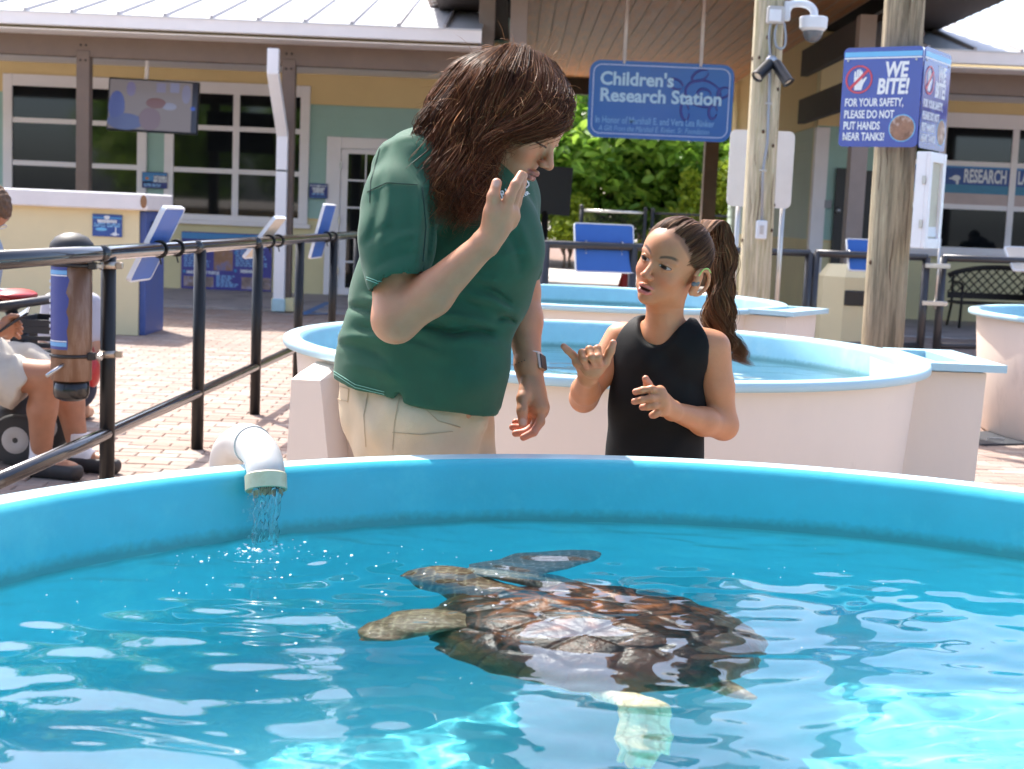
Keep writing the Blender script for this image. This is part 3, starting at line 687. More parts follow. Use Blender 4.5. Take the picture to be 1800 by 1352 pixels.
def tree(name, label, cat, base, trunk_h, crown, nl, size, mt, clumps, seed, group, trunk_r=0.12, up=.5, tone0=0.0):
    rng = np.random.default_rng(seed); t = thing(name, label, cat, base, 0, group); r = random.Random(seed)
    cc, cr = np.array(crown[0], float), np.array(crown[1], float)
    cl = []
    for _ in range(clumps):
        d = rng.normal(size=3); d /= np.linalg.norm(d); cl.append(cc + d * cr * (0.35 + 0.55 * rng.random()))
    cl = np.array(cl); m = MB()
    top = Vector((cc[0], cc[1], trunk_h))
    m.tube([(0, 0, -.05), (r.uniform(-.05, .05), r.uniform(-.05, .05), trunk_h * .5), top], [trunk_r, trunk_r * .8, trunk_r * .65], 8)
    for c in cl[: min(9, clumps)]:
        mid = top.lerp(Vector(c), .5) + Vector((r.uniform(-.1, .1), r.uniform(-.1, .1), .05)); m.tube([top - Vector((0, 0, .15)), mid, c], [trunk_r * .5, trunk_r * .3, trunk_r * .12], 6)
    m.build('trunk', M_BARK, t, True)
    k = rng.integers(0, clumps, nl); sp = cr.mean() * .38
    d = rng.normal(size=(nl, 3)); d /= np.linalg.norm(d, axis=1)[:, None]
    C = cl[k] + d * (sp * (0.55 + 0.5 * rng.random(nl)) * rng.uniform(.7, 1.25, clumps)[k])[:, None]
    C[:, 2] = np.maximum(C[:, 2], 0.04)
    V, F = leaves(C, size, rng, up)
    o = mk('crown', V, F, mt, t)
    tone = np.clip(rng.uniform(.1, .9, clumps)[k] * .55 + .45 * rng.random(nl) + tone0, 0, 1)
    a = o.data.attributes.new('tone', 'FLOAT', 'FACE'); a.data.foreach_set('value', np.repeat(tone, 2).astype(np.float32))
    return t
gb = 'leafy trees behind the breezeway'
tree('broadleaf_tree', 'dense broadleaf tree with large round leaves behind the hanging blue sign', 'tree', (2.2, 36.5, 0), 1.4, ((0, 0, 2.7), (2.5, 1.7, 2.2)), 6500, .15, LEAF_A, 34, 1, gb)
tree('broadleaf_tree', 'dense broadleaf tree behind the black display screen and the woman', 'tree', (-0.9, 37.2, 0), 1.3, ((0, 0, 2.6), (2.3, 1.7, 2.2)), 5500, .15, LEAF_A, 30, 2, gb)
tree('broadleaf_tree', 'broadleaf tree filling the gap beside the far brown breezeway post', 'tree', (5.4, 36.2, 0), 1.3, ((0, 0, 2.6), (2.0, 1.6, 2.2)), 5500, .15, LEAF_A, 28, 3, gb)
tree('broadleaf_tree', 'tall broadleaf tree rising behind the others beyond the breezeway', 'tree', (3.6, 41.0, 0), 2.4, ((0, 0, 4.4), (4.2, 2.0, 3.0)), 7000, .19, LEAF_A, 34, 4, gb, .2)
tree('broadleaf_tree', 'tall dark tree at the back left beyond the breezeway', 'tree', (-2.6, 41.5, 0), 2.4, ((0, 0, 4.4), (3.4, 2.0, 3.0)), 5500, .19, LEAF_A, 30, 5, gb, .2)
sg = 'yellow green shrubs in the planting bed'
def at(px, py, Y): q = P(px, py, Y); return (q.x, Y, 0.03)
tree('shrub', 'clipped yellow green shrub on a bare stem left of the blue panel', 'shrub', at(992, 420, 34.2), .45, ((0, 0, .86), (.52, .48, .26)), 2600, .045, LEAF_B, 26, 6, sg, .04, .8)
tree('shrub', 'clipped yellow green shrub showing above the blue panel', 'shrub', at(1062, 420, 34.6), .4, ((0, 0, .80), (.62, .48, .26)), 2600, .045, LEAF_B, 26, 7, sg, .04, .8)
tree('shrub', 'feathery upright yellow shrub beside the black display screen', 'shrub', at(1006, 380, 34.9), .4, ((0, 0, 1.25), (.55, .45, .55)), 2400, .05, LEAF_B, 24, 8, sg, .04, .2, .1)
tree('shrub', 'yellow green shrub between the blue panel and the girl', 'shrub', at(1140, 420, 34.0), .3, ((0, 0, .65), (.5, .4, .34)), 2000, .045, LEAF_B, 20, 9, sg, .04, .8)
tree('shrub', 'tall light green shrub beside the far brown breezeway post', 'shrub', at(1222, 380, 34.8), .5, ((0, 0, 1.5), (.6, .5, 1.0)), 3000, .06, LEAF_B, 26, 10, sg, .05, .4)
tree('shrub', 'light green shrub between the brown post and the mint wall', 'shrub', at(1268, 330, 34.6), .6, ((0, 0, 1.7), (.5, .5, 1.2)), 2600, .06, LEAF_B, 24, 11, sg, .05, .4)
# trees on the other side of the yard, mirrored in the window panes
for i, (x, y) in enumerate(((-13, -13), (-7, -15), (-1, -14), (6, -15), (12, -13))):
    tree('yard_tree', 'dark yard tree across the yard from the ' + ['yellow kiosk', 'left window pair', 'glazed door', 'knotty pole', 'lattice bench'][i], 'tree', (x, y, 0), 2.2, ((0, 0, 4.0), (3.8, 2.4, 3.2)), 2600, .30, LEAF_A, 26, 20 + i, 'trees across the yard', .2)
for i, (x, y, h_, w_) in enumerate(((-15, 33, 9.5, 4.2), (-10.4, 35, 11, 4.4), (-6.4, 32, 9.5, 3.6))):  # added out of view so the tank water mirrors dark crowns, less sky
    tree('tall_tree', ['tall loose tree behind the far end of the building roof', 'tallest loose tree rising behind the middle of the building', 'tall loose tree between the building roof and the breezeway'][i], 'tree', (x, y, 0), h_ * .55, ((0, 0, h_), (w_, 2.6, 4.2)), 4200, .32, LEAF_A, 34, 40 + i, 'tall trees behind the building', .3)
# chain link fence
M_FENCE = mat('black_fence_metal', (0.02, 0.02, 0.022), 0.4, 0.3, var=0.1); M_GALV = mat('galvanised_pipe', (0.55, 0.53, 0.50), 0.35, 0.8, var=0.1)
fe = thing('chain_link_fence', 'black chain link fence with a pale top pipe before the shrubs', 'fence', (P(1075, 400, 33.75).x, 33.75, 0))
fx = [P(p, 400, 33.75).x for p in (1021, 1133, 1146, 1290)]; zt = P(1075, 372, 33.75).z
for x in fx: MB().tube([(x, 33.75, 0), (x, 33.75, zt + .06)], .05, 10).sphere((x, 33.75, zt + .08), .06, 10, 6).build('fence_post', M_FENCE, fe, True, world=True)
MB().tube([(fx[0], 33.75, zt), (fx[1], 33.75, zt)], .035, 10).build('top_rail', M_GALV, fe, True, world=True)
MB().tube([(fx[2], 33.75, zt), (fx[3], 33.75, zt)], .03, 10).build('top_rail', M_FENCE, fe, True, world=True)
m = MB(); s = .09
for a0, a1 in ((fx[0], fx[1]), (fx[2], fx[3])):
    L = a1 - a0; k = -int(zt / s)
    while k * s < L:
        for sg_ in (1, -1):
            p = [(x_, z_) for x_, z_ in ((k * s + t_ * zt, t_ * zt) for t_ in np.linspace(0, 1, 40)) if 0 <= x_ <= L]
            if len(p) > 1:
                q = [(a0 + (x_ if sg_ > 0 else L - x_), 33.75 + .004 * sg_, z_) for x_, z_ in (p[0], p[-1])]; m.tube(q, .004, 3, False)
        k += 1
tag(m.build('wire_mesh', M_FENCE, fe, world=True), kind='stuff')
# ================================================================== railings
STEEL = bpy.data.materials['steel']
M_PIPE = mat('black_powder_coated_pipe', (0.016, 0.016, 0.018), 0.16, 0.3, var=0.10, vscale=8, coat=1.0)
M_PIPEG = mat('charcoal_pipe', (0.05, 0.05, 0.055), 0.32, 0.4, var=0.15)
M_TIE = mat('black_cable_tie', (0.01, 0.01, 0.01), 0.5)
lr = thing('railing', 'glossy black pipe railing along the brick walk with panels strapped to it', 'railing', (-1.5, 8, 0))
LP = [(-1.70, 3.9), (-1.61, 5.62), (-1.545, 6.95), (-1.49, 8.2), (-1.44, 9.45), (-1.39, 10.8), (-1.36, 12.1)]
MB().tube([(x, y, 1.0) for x, y in LP], .031, 20).build('top_rail', M_PIPE, lr, True, world=True)
MB().tube([(x, y, .28) for x, y in LP[:6]], .027, 16).build('lower_rail', M_PIPE, lr, True, world=True)
M_PIPEM = mat('satin_black_pipe', (0.012, 0.012, 0.013), 0.38, 0.0, var=0.15, vscale=8, spec=.35)
for x, y in LP[1:]: MB().tube([(x, y, 0), (x, y, .985)], .030, 18).build('post', M_PIPEM, lr, True, world=True)
for x, y in LP[1:4]:
    MB().tube([(x + .008, y - .10, 1.0), (x + .0078, y - .12, 1.0)], .0328, 20).build('joint_sleeve', M_PIPE, lr, True, world=True)
br = thing('railing', 'charcoal pipe railing across the back behind the far tank and poles', 'railing', (2, 12, 0))
BP = [(-1.30, 12.1), (.22, 11.35), (.94, 11.6), (2.06, 12.1), (2.50, 12.25)]
BP2 = [(2.56, 12.27), (2.95, 12.38), (3.60, 12.58)]; BP3 = [(3.76, 12.63), (4.5, 12.9), (6.2, 13.3)]
for L in (BP, BP2, BP3):
    MB().tube([(x, y, 1.0) for x, y in L], .031, 14).build('top_rail', M_PIPEG, br, True, world=True)
    MB().tube([(x, y, .22) for x, y in L], .027, 12).build('lower_rail', M_PIPEG, br, True, world=True)
for x, y in (BP[1], BP[2], BP[3], BP[4], BP2[0], BP2[2], BP3[0], BP3[2]):
    MB().tube([(x, y, 0), (x, y, 1.005)], .036, 14).build('post', M_PIPEG, br, True, world=True)
gx, gy = 3.70, 12.56
MB().tube([(gx, gy, .55), (gx, gy, 1.17)], .012, 8).build('latch_rod', M_GALV, br, True, world=True)
for z in (.93, .60): MB().bb(3.58, 3.80, gy - .03, gy + .03, z - .02, z + .02, .004).build('hinge', M_GALV, br, world=True)
# tilted picture panels strapped to the rails (seen from behind)
M_PBLUE = mat('panel_back_blue', (0.035, 0.13, 0.46), 0.42, var=0.08, vscale=5, spec=0.4)
M_PEDGE = mat('panel_edge_white', (0.70, 0.72, 0.76), 0.5, var=0.05)
M_PTAN = mat('panel_back_pale', (0.66, 0.56, 0.45), 0.4, 0.2, var=0.08)
def panel(label, c, u, v, wd, h, mt, edge=M_PEDGE, ties=True, pipe=True):
    """c centre, u along the rail, v up the tilted panel"""
    u = Vector(u).normalized(); v = Vector(v); v = (v - u * v.dot(u)).normalized(); n_ = u.cross(v); c = Vector(c)
    t = thing('picture_board', label, 'board', c, 0, 'picture boards strapped to the railings')
    M = frame_mat(c, u, v, n_)
    MB().prism(rrect(wd, h, .018, 3), .016, M @ Matrix.Translation((0, 0, -.008))).build('panel_sheet', mt, t, world=True)
    e = MB(); q = rrect(wd + .012, h + .012, .022, 3); r_ = rrect(wd - .006, h - .006, .016, 3)
    for z0, z1 in ((-.0105, .0105),):
        n = len(q); V = [M @ Vector((*p, z)) for z in (z0, z1) for p in q] + [M @ Vector((*p, z)) for z in (z0, z1) for p in r_]
        F = []
        for i in range(n):
            j = (i + 1) % n; F += [[i, j, n + j, n + i], [2 * n + j, 2 * n + i, 3 * n + i, 3 * n + j], [j, i, 2 * n + i, 2 * n + j], [n + i, n + j, 3 * n + j, 3 * n + i]]
        e.add(V, F)
    e.build('panel_edge', edge, t, world=True)
    return t, M
def strap(parent, c, axis, r=.036, rr=.005, mt=M_TIE):
    axis = Vector(axis).normalized(); a = axis.orthogonal().normalized(); b = axis.cross(a)
    m = MB().tube([Vector(c) + (a * math.cos(t) + b * math.sin(t)) * r for t in np.linspace(0, 2 * math.pi, 20)], rr, 6, False)
    m.tube([Vector(c) - Vector((0, 0, r)), Vector(c) - Vector((-.01, .01, r + .03))], rr * .8, 5)
    m.build('strap', mt, parent, True, world=True)
def railpt(y):
    for (xa, ya), (xb, yb) in zip(LP[:-1], LP[1:]):
        if ya <= y <= yb: f = (y - ya) / (yb - ya); return Vector((xa + (xb - xa) * f, y, 1.0))
ru = Vector((.05, 1, 0)).normalized()
def left_panel(label, px, y, wd, h, mt, lean, up, edge=M_PEDGE):
    c = railpt(y) + Vector((-.055, 0, up)); t, M = panel(label, c, ru, (lean, 0, 1), wd, h, mt, edge)
    for d in (-.13, .13): strap(t, railpt(y + d), ru)
    return t
left_panel('bright blue backed panel tilted on the black railing before the yellow kiosk', 290, 6.42, .30, .36, M_PBLUE, .48, .02)
left_panel('pale cream panel tilted on the black railing before the white downspout', 465, 8.62, .30, .30, M_PTAN, .75, .02)
left_panel('narrow blue panel edge on the black railing before the glazed door', 590, 10.6, .44, .40, M_PBLUE, .25, .04)
def back_panel(label, px0, px1, py0, py1, Y, mt, lean=.35, rz=.25):
    a, b = P(px0, (py0 + py1) / 2, Y), P(px1, (py0 + py1) / 2, Y); zt_, zb_ = P((px0 + px1) / 2, py0, Y).z, P((px0 + px1) / 2, py1, Y).z
    c = (a + b) / 2; c.z = (zt_ + zb_) / 2; u = Vector((1, rz, 0))
    t, M = panel(label, c, u, (0, lean, 1), (b - a).length, (zt_ - zb_) * math.hypot(1, lean), mt)
    return t, c
t, c = back_panel('plain blue backed panel on the back railing before the clipped shrubs', 1008, 1117, 395, 478, 11.55, M_PBLUE, .25, .3)
for px in (1030, 1095): strap(t, (P(px, 434, 11.4).x, 11.4 + .3 * (P(px, 434, 11.4).x - .22), 1.0), (1, .35, 0), .037, .006, STEEL)
t, c = back_panel('blue backed panel beside the knotty wooden pole and yellow bin', 1487, 1560, 422, 476, 12.45, M_PBLUE, .35, .25)
strap(t, (P(1490, 448, 12.4).x, 12.38, 1.0), (1, .3, 0), .037, .006, STEEL)
t, c = back_panel('pale metal backed panel on the railing before the bench', 1768, 1860, 437, 476, 12.95, M_PTAN, .9, .25)
strap(t, (P(1790, 458, 12.9).x, 12.98, 1.0), (1, .3, 0), .037, .006, STEEL)

# ================================================================== feed tube strapped to the near post
M_TUBE = mat('weathered_bronze_pipe', (0.17, 0.085, 0.045), 0.42, 0.1, var=0.25, vscale=3, stretch=(8, 8, 1.2), dirt=(0.28, 0.20, 0.15), dscale=3, dlo=.5, dhi=.75)
M_STICK = mat('sticker_blue', (0.035, 0.055, 0.25), 0.4, var=0.06); M_STICKL = mat('sticker_light_blue', (0.13, 0.36, 0.66), 0.4, var=0)
x0, y0 = LP[1]; cx, cy = P(126, 560, 5.52).x, 5.52
ft = thing('fishing_line_bin', 'bronze pipe canister with black domed cap and blue sticker clamped to the railing post', 'canister', (cx, cy, .45))
zt, zb = P(124, 440, cy).z, P(128, 668, cy).z; zl = P(130, 705, cy).z; zk = P(124, 408, cy).z
MB().lathe([(.074, zb), (.077, zb + .004), (.077, zt)], 40, (cx, cy, 0)).build('pipe', M_TUBE, ft, True, world=True)
MB().lathe([(.0, zk), (.03, zk - .004), (.06, zk - .018), (.080, zk - .042), (.0835, zk - .055), (.0835, zt - .012), (.076, zt - .012)], 40, (cx, cy, 0), cap=False).build('top_cap', mat('black_rubber', (0.02, 0.019, 0.02), 0.55, var=0.2, vscale=20), ft, True, world=True)
MB().lathe([(0, zl), (.04, zl + .003), (.062, zl + .014), (.068, zl + .03), (.068, zb)], 40, (cx, cy, 0)).build('bottom_cap', mat('clear_dark_cap', (0.012, 0.011, 0.011), 0.18, var=0.05), ft, True, world=True)
def arc_sheet(z0, z1, a0, a1, r, name, mt, ragged=0):
    m = MB(); n = 20; V = []
    zs = np.linspace(z0, z1, 14)
    for i, z in enumerate(zs):
        for a in np.linspace(a0, a1 + (ragged * math.sin(i * 1.9) + ragged * .6 * math.sin(i * 4.1)), n): V.append((cx + r * math.cos(a), cy + r * math.sin(a), z))
    m.add(V, [[i * n + k, i * n + k + 1, (i + 1) * n + k + 1, (i + 1) * n + k] for i in range(13) for k in range(n - 1)]); m.build(name, mt, ft, True, world=True)
za, zb_ = P(124, 468, cy).z, P(124, 612, cy).z
arc_sheet(zb_, za, R(180), R(276), .0782, 'sticker', M_STICK, .06)
for z in (za - .03, zb_ + .012): arc_sheet(z, z + .016, R(180), R(274), .0790, 'sticker_stripe', M_STICKL)
for z in (za - .036, zb_ + .030): arc_sheet(z, z + .004, R(180), R(274), .0790, 'sticker_stripe', M_LETTER)
m = MB()
for i, z in enumerate(np.linspace(zb_ + .06, za - .06, 9)):
    a = R(184 + 3 * (i % 3)); m.bb(cx + .0795 * math.cos(a) - .003, cx + .0795 * math.cos(a) + .004, cy + .08 * math.sin(a) - .006, cy + .08 * math.sin(a), z - .006, z + .006)
m.build('sticker_lettering', M_LETTER, ft, world=True)
M_CLAMP = mat('stainless_clamp', (0.42, 0.36, 0.30), 0.35, 0.9, var=0.2)
for z in (P(190, 466, y0).z, P(190, 622, y0).z):
    MB().lathe([(.0785, z - .007), (.083, z - .003), (.083, z + .003), (.0785, z + .007)], 32, (cx, cy, 0), closed=True).build('band', M_BLACK, ft, True, world=True)
    MB().lathe([(.0305, z - .014), (.0335, z - .014), (.0335, z + .014), (.0305, z + .014)], 24, (x0, y0, 0), closed=True).build('post_clamp', M_CLAMP, ft, True, world=True)
    MB().bb(x0 + .03, x0 + .058, y0 - .012, y0 + .006, z - .013, z + .013, .003).build('clamp_ear', M_CLAMP, ft, world=True)
    MB().bb(cx + .07, cx + .10, cy - .035, cy + .0, z - .014, z + .014, .003).build('bracket', M_BLACK, ft, world=True)
    MB().tube([(cx + .10, cy - .018, z), (x0 - .02, y0 - .01, z)], .010, 6).build('bolt', STEEL, ft, world=True)
    MB().lathe([(.015, -.006), (.015, .006)], 6, (cx + .118, cy - .016, z), Matrix.Rotation(R(90), 3, 'Y')).build('nut', STEEL, ft, world=True)
q0, q1 = P(114, 638, cy - .075), P(82, 661, cy - .14)
MB().tube([q0 + Vector((.01, .03, .008)), q1], .0075, 10).build('lever', STEEL, ft, True, world=True)

# ================================================================== white elbow pipe with running water
M_PVC = mat('white_pvc', (0.47, 0.455, 0.44), 0.35, var=0.08, vscale=10, dirt=(0.20, 0.26, 0.20), dscale=18, dlo=.66, dhi=.76)
M_PVCY = mat('yellowed_pvc', (0.62, 0.55, 0.36), 0.4, var=0.15, vscale=9, dirt=(0.45, 0.30, 0.10), dscale=8, dlo=.5, dhi=.7)
pp = thing('inlet_pipe', 'fat white plastic elbow pipe hooked over the tank rim and pouring water', 'pipe', (-.5, 2.5, .75))
e = Vector(P(467, 850, 2.38)); ez = e.z
pts = [Vector(P(398, 850, 2.68)), Vector(P(398, 812, 2.68)), Vector(P(404, 792, 2.66)), Vector(P(419, 779, 2.62)), Vector(P(437, 779, 2.56)), Vector(P(452, 789, 2.50)), Vector(P(462, 806, 2.45)), Vector(P(467, 828, 2.42)), Vector(P(468, 842, 2.41))]
# smooth
def spline(pts, n=6):
    o = []
    for i in range(len(pts) - 1):
        p0, p1, p2, p3 = pts[max(i - 1, 0)], pts[i], pts[i + 1], pts[min(i + 2, len(pts) - 1)]
        for k in range(n):
            t = k / n; o.append(.5 * ((2 * p1) + (p2 - p0) * t + (2 * p0 - 5 * p1 + 4 * p2 - p3) * t * t + (3 * p1 - p0 - 3 * p2 + p3) * t ** 3))
    return o + [pts[-1]]
sp_ = spline(pts); rad = .0320
i0 = len(sp_) // 2
MB().tube([Vector((sp_[0].x, sp_[0].y + .06, .55))] + sp_[:i0], rad, 28).build('rear_pipe', M_PVC, pp, True, world=True)
MB().tube(sp_[i0 - 3:i0 + 4], rad + .0035, 28).build('collar', M_PVC, pp, auto=40, world=True)
MB().tube(sp_[i0:], rad + .001, 28).build('elbow', M_PVC, pp, True, world=True)
E0, E1 = Vector(P(467, 836, 2.40)), Vector(P(468, 862, 2.39)); d = (E1 - E0).normalized(); Mz = d.to_track_quat('Z', 'Y').to_matrix()
L = (E1 - E0).length
MB().lathe([(.0335, -.002), (.0358, .0), (.0358, L), (.0325, L + .001), (.032, L - .005), (.032, .004)], 32, E0, Mz, closed=True).build('outlet_ring', M_PVCY, pp, auto=40, world=True)
M_STREAM = water_material('clear_running_water', (1, 1, 1))
ws = thing('water_stream', 'thin clear stream of water falling from the white pipe into the tank', 'water stream', (E1.x, E1.y, WAT))
rs = random.Random(5)
for k in range(11):
    a = rs.uniform(0, 6.28); r0 = rs.uniform(.006, .024); x, y = E1.x + r0 * math.cos(a), E1.y + r0 * math.sin(a)
    n = 16; zz_ = np.linspace(E1.z + .006, WAT - .004, n)
    pts_ = [(x + .0015 * math.sin(9 * i / n + a) + (-.004 * i / n), y + .0015 * math.cos(7 * i / n), z) for i, z in enumerate(zz_)]
    MB().tube(pts_, [rs.uniform(.0024, .0056) * (1 - .35 * i / n) * (1 + .25 * math.sin(i * 1.3 + k)) for i in range(n)], 8).build('water_strand', M_STREAM, ws, True, world=True)
m = MB()
for k in range(60):
    z = rs.uniform(WAT, E1.z + .004); m.sphere((E1.x - .022 + rs.gauss(0, .006), E1.y + rs.gauss(0, .008), z), rs.uniform(.0008, .0026), 8, 5)
tag(m.build('droplets', M_STREAM, ws, True, world=True), kind='stuff')
M_FOAM = mat('bubble_white', (0.85, 0.90, 0.92), 0.15, var=0)
m = MB(); imp = G(458, 962, WAT)
for k in range(230):
    if k < 110: a, r_ = rs.uniform(0, 6.28), abs(rs.gauss(0, .055)); x, y = imp.x + r_ * 1.4 * math.cos(a), imp.y - .03 + r_ * .8 * math.sin(a)
    else: q = G(rs.uniform(60, 900) if k < 215 else rs.uniform(1100, 1700), 960 + abs(rs.gauss(0, 90)), WAT); x, y = q.x, q.y
    if math.hypot(x - C_FRONT[0], y - C_FRONT[1]) > RI - .03: continue
    s_ = rs.choice((.0007, .0009, .0012, .0016, .0026)) * (1.2 if k < 110 else .8); z = WAT + float(waves(np.array(x), np.array(y), 1.0, (imp.x, imp.y)))
    m.sphere((x, y, z + s_ * .1), (s_, s_, s_ * .5), 8, 5)
tag(m.build('bubbles', M_FOAM), 'small white bubbles floating on the water around the inlet stream', 'bubbles', kind='stuff')
sm_ = MB()
for k in range(150):
    q = G(rs.uniform(100, 640) if k % 2 else rs.uniform(1380, 1800), rs.uniform(1120, 1350), .10); 
    if math.hypot(q.x - C_FRONT[0], q.y - C_FRONT[1]) < 1.0: sm_.sphere((q.x, q.y, .058), (rs.uniform(.002, .006), rs.uniform(.002, .005), .002), 6, 4)
tag(sm_.build('debris_specks', mat('dark_specks', (0.03, 0.03, 0.06), .8)), 'tiny dark specks of debris lying on the tank bottom', 'debris', kind='stuff')

# ================================================================== wooden poles
def wood_pole_mat(name, c, c2):
    m = mat(name, c, 0.9, var=0.42, vscale=6, stretch=(9, 9, 0.6), bump=1.0, bscale=9, dirt=c2, dscale=2.6, dlo=.46, dhi=.66, spec=.2); return m
M_POLE1 = wood_pole_mat('pale_weathered_pole', (0.52, 0.45, 0.32), (0.34, 0.30, 0.17)); M_POLE2 = wood_pole_mat('grey_weathered_pole', (0.36, 0.29, 0.195), (0.15, 0.125, 0.085))
M_KNOT = mat('dark_knot', (0.09, 0.05, 0.03), .9)
def pole(label, a, b, Y, r, mt, ztop, seed, group='round timber poles'):
    rs = random.Random(seed); A_, B_ = P(*a, Y), P(*b, Y); d = (A_ - B_) / (A_.z - B_.z); base = B_ - d * B_.z
    t = thing('wooden_pole', label, 'pole', base, 0, group); V = []; n = 36; m = 60
    for i in range(m):
        z = -.02 + (ztop + .02) * i / (m - 1); c = base + d * z
        for k in range(n):
            an = 2 * math.pi * k / n; rr = r * (1.06 - .035 * z) * (1 + .018 * math.sin(3 * an + z * .7 + seed) + .012 * math.sin(11 * an + .6 * math.sin(z * 3)) + .008 * math.sin(23 * an + z))
            V.append((c.x + rr * math.cos(an), c.y + rr * math.sin(an), z))
    F = [[i * n + k, i * n + (k + 1) % n, (i + 1) * n + (k + 1) % n, (i + 1) * n + k] for i in range(m - 1) for k in range(n)] + [list(range((m - 1) * n, m * n))]
    mk('shaft', V, F, mt, t, True, world=True)
    for k in range(9):
        z = rs.uniform(.9, 3.0); an = rs.uniform(R(190), R(350)); c = base + d * z; rr = r * (1.06 - .035 * z)
        MB().sphere((c.x + rr * math.cos(an), c.y + rr * math.sin(an), z), (.012, .012, .016), 8, 6).build('knot', M_KNOT, t, True, world=True)
    for k in range(14):
        z = rs.uniform(.8, 2.6); an = rs.uniform(R(195), R(345)); L = rs.uniform(.15, .7); pts_ = []
        for i in range(10):
            zz_ = z + L * i / 9; c = base + d * zz_; a_ = an + .04 * math.sin(i * .9 + k); rr = r * (1.06 - .035 * zz_) + .0005; pts_.append((c.x + rr * math.cos(a_), c.y + rr * math.sin(a_), zz_))
        MB().tube(pts_, [.0006 + .0024 * math.sin(math.pi * i / 9) for i in range(10)], 5).build('drying_crack', M_KNOT, t, world=True)
    return t, base, d
p1, b1, d1 = pole('pale wooden pole carrying a dome camera, floodlights and grey conduit', (1348, 100), (1330, 430), 11.3, .119, M_POLE1, 5.2, 1)
p2, b2, d2 = pole('thick knotty grey wooden pole carrying the WE BITE sign', (1588, 40), (1556, 520), 8.9, .124, M_POLE2, 4.6, 2)
def on1(px, py, off=.0): q = P(px, py, 11.3 - .125 - off); return q
# conduit, junction box, switch
M_COND = mat('grey_conduit', (0.30, 0.32, 0.36), 0.4, 0.3, var=0.1); M_GREYBOX = mat('grey_box_paint', (0.46, 0.44, 0.43), 0.5, var=0.08)
el = thing('wall_switch', 'small white weatherproof switch box low on the pale pole', 'switch box', on1(1338, 404))
q = on1(1338, 404); MB().box(q, (.085, .05, .145), .008).build('box', M_PEDGE, el, world=True); MB().box(q - Vector((0, .028, -.0)), (.03, .012, .07), .003).build('switch_plate', M_GREYBOX, el, world=True)
cdn = thing('conduit', 'thin grey conduit running down the pale wooden pole to the switch box', 'conduit', on1(1345, 300))
MB().tube([on1(1352, 95, .0), on1(1353, 140, .01), on1(1349, 250), on1(1341, 300), on1(1339, 390)], .011, 8).build('pipe', M_COND, cdn, True, world=True)
for py, px in ((182, 1351), (300, 1341)): MB().box(on1(px, py), (.05, .03, .018), .003).build('clip', M_GALV, cdn, world=True)
jb = thing('junction_box', 'grey square junction box with cables high on the pale pole', 'junction box', on1(1365, 27))
MB().box(on1(1363, 27, .02), (.13, .08, .13), .008).build('box', M_GREYBOX, jb, world=True); MB().box(on1(1363, 27, .065), (.09, .012, .09), .004).build('cover', M_PEDGE, jb, world=True)
for k, pp_ in enumerate((((1355, 40), (1352, 60), (1353, 88), (1355, 100)), ((1366, 42), (1362, 60), (1364, 80), (1372, 86)), ((1378, 40), (1381, 62), (1379, 82), (1370, 87)))):
    MB().tube(spline([on1(*p_, .02) for p_ in pp_]), .009, 8).build('cable', M_COND, jb, True, world=True)
fl = thing('floodlight', 'twin black cylinder floodlights on a silver mount on the pale pole', 'floodlight', on1(1357, 110))
MB().lathe([(.035, 0), (.05, .02), (.05, .05), (.03, .06)], 20, on1(1355, 110, 0), Matrix.Rotation(R(90), 3, 'X')).build('mount', STEEL, fl, True, world=True)
M_LENS = mat('lamp_lens', (0.75, 0.68, 0.58), 0.2, var=.05)
for a, b in (((1353, 112), (1332, 134)), ((1364, 112), (1385, 144))):
    A_, B_ = on1(*a, .07), on1(*b, .14); d = (B_ - A_).normalized(); Mz = d.to_track_quat('Z', 'Y').to_matrix(); L = (B_ - A_).length
    lamp = MB().lathe([(.0, -.02), (.03, -.018), (.042, 0), (.045, L), (.049, L + .004), (.049, L + .012), (.040, L + .012), (.038, L - .01)], 24, A_, Mz, cap=False).build('lamp_housing', M_BLACK, fl, True, world=True)
    MB().lathe([(0, L - .008), (.039, L - .006)], 20, A_, Mz, cap=False).build('lens', M_LENS, lamp, world=True)
    MB().tube([on1(1357, 110, .05), A_], .012, 8).build('arm', STEEL, fl, True, world=True)
dc = thing('dome_camera', 'white dome security camera on a curved arm beside the pale pole', 'camera', on1(1428, 45))
cq = P(1430, 40, 11.25)
MB().tube(spline([P(1382, 22, 11.25), P(1388, 10, 11.25), P(1402, 6, 11.25), P(1420, 9, 11.25), P(1430, 18, 11.25), P(1431, 32, 11.25)]), .030, 14).build('arm', M_PEDGE, dc, True, world=True)
MB().box(P(1383, 20, 11.25), (.05, .06, .15), .008).build('arm_base', M_PEDGE, dc, world=True)
zt_, zb_ = P(1430, 30, 11.25).z, P(1430, 50, 11.25).z
MB().lathe([(.03, zt_ + .01), (.10, zt_), (.108, zt_ - .01), (.104, zb_), (.085, zb_ - .02), (.08, zb_ - .022)], 32, (cq.x, 11.25, 0)).build('housing', M_PEDGE, dc, auto=35, world=True)
MB().sphere((cq.x, 11.25, zb_ - .025), (.078, .078, .085), 24, 14).build('dome', mat('smoked_dome', (0.10, 0.11, 0.13), 0.06, var=0, spec=.8), dc, True, world=True)
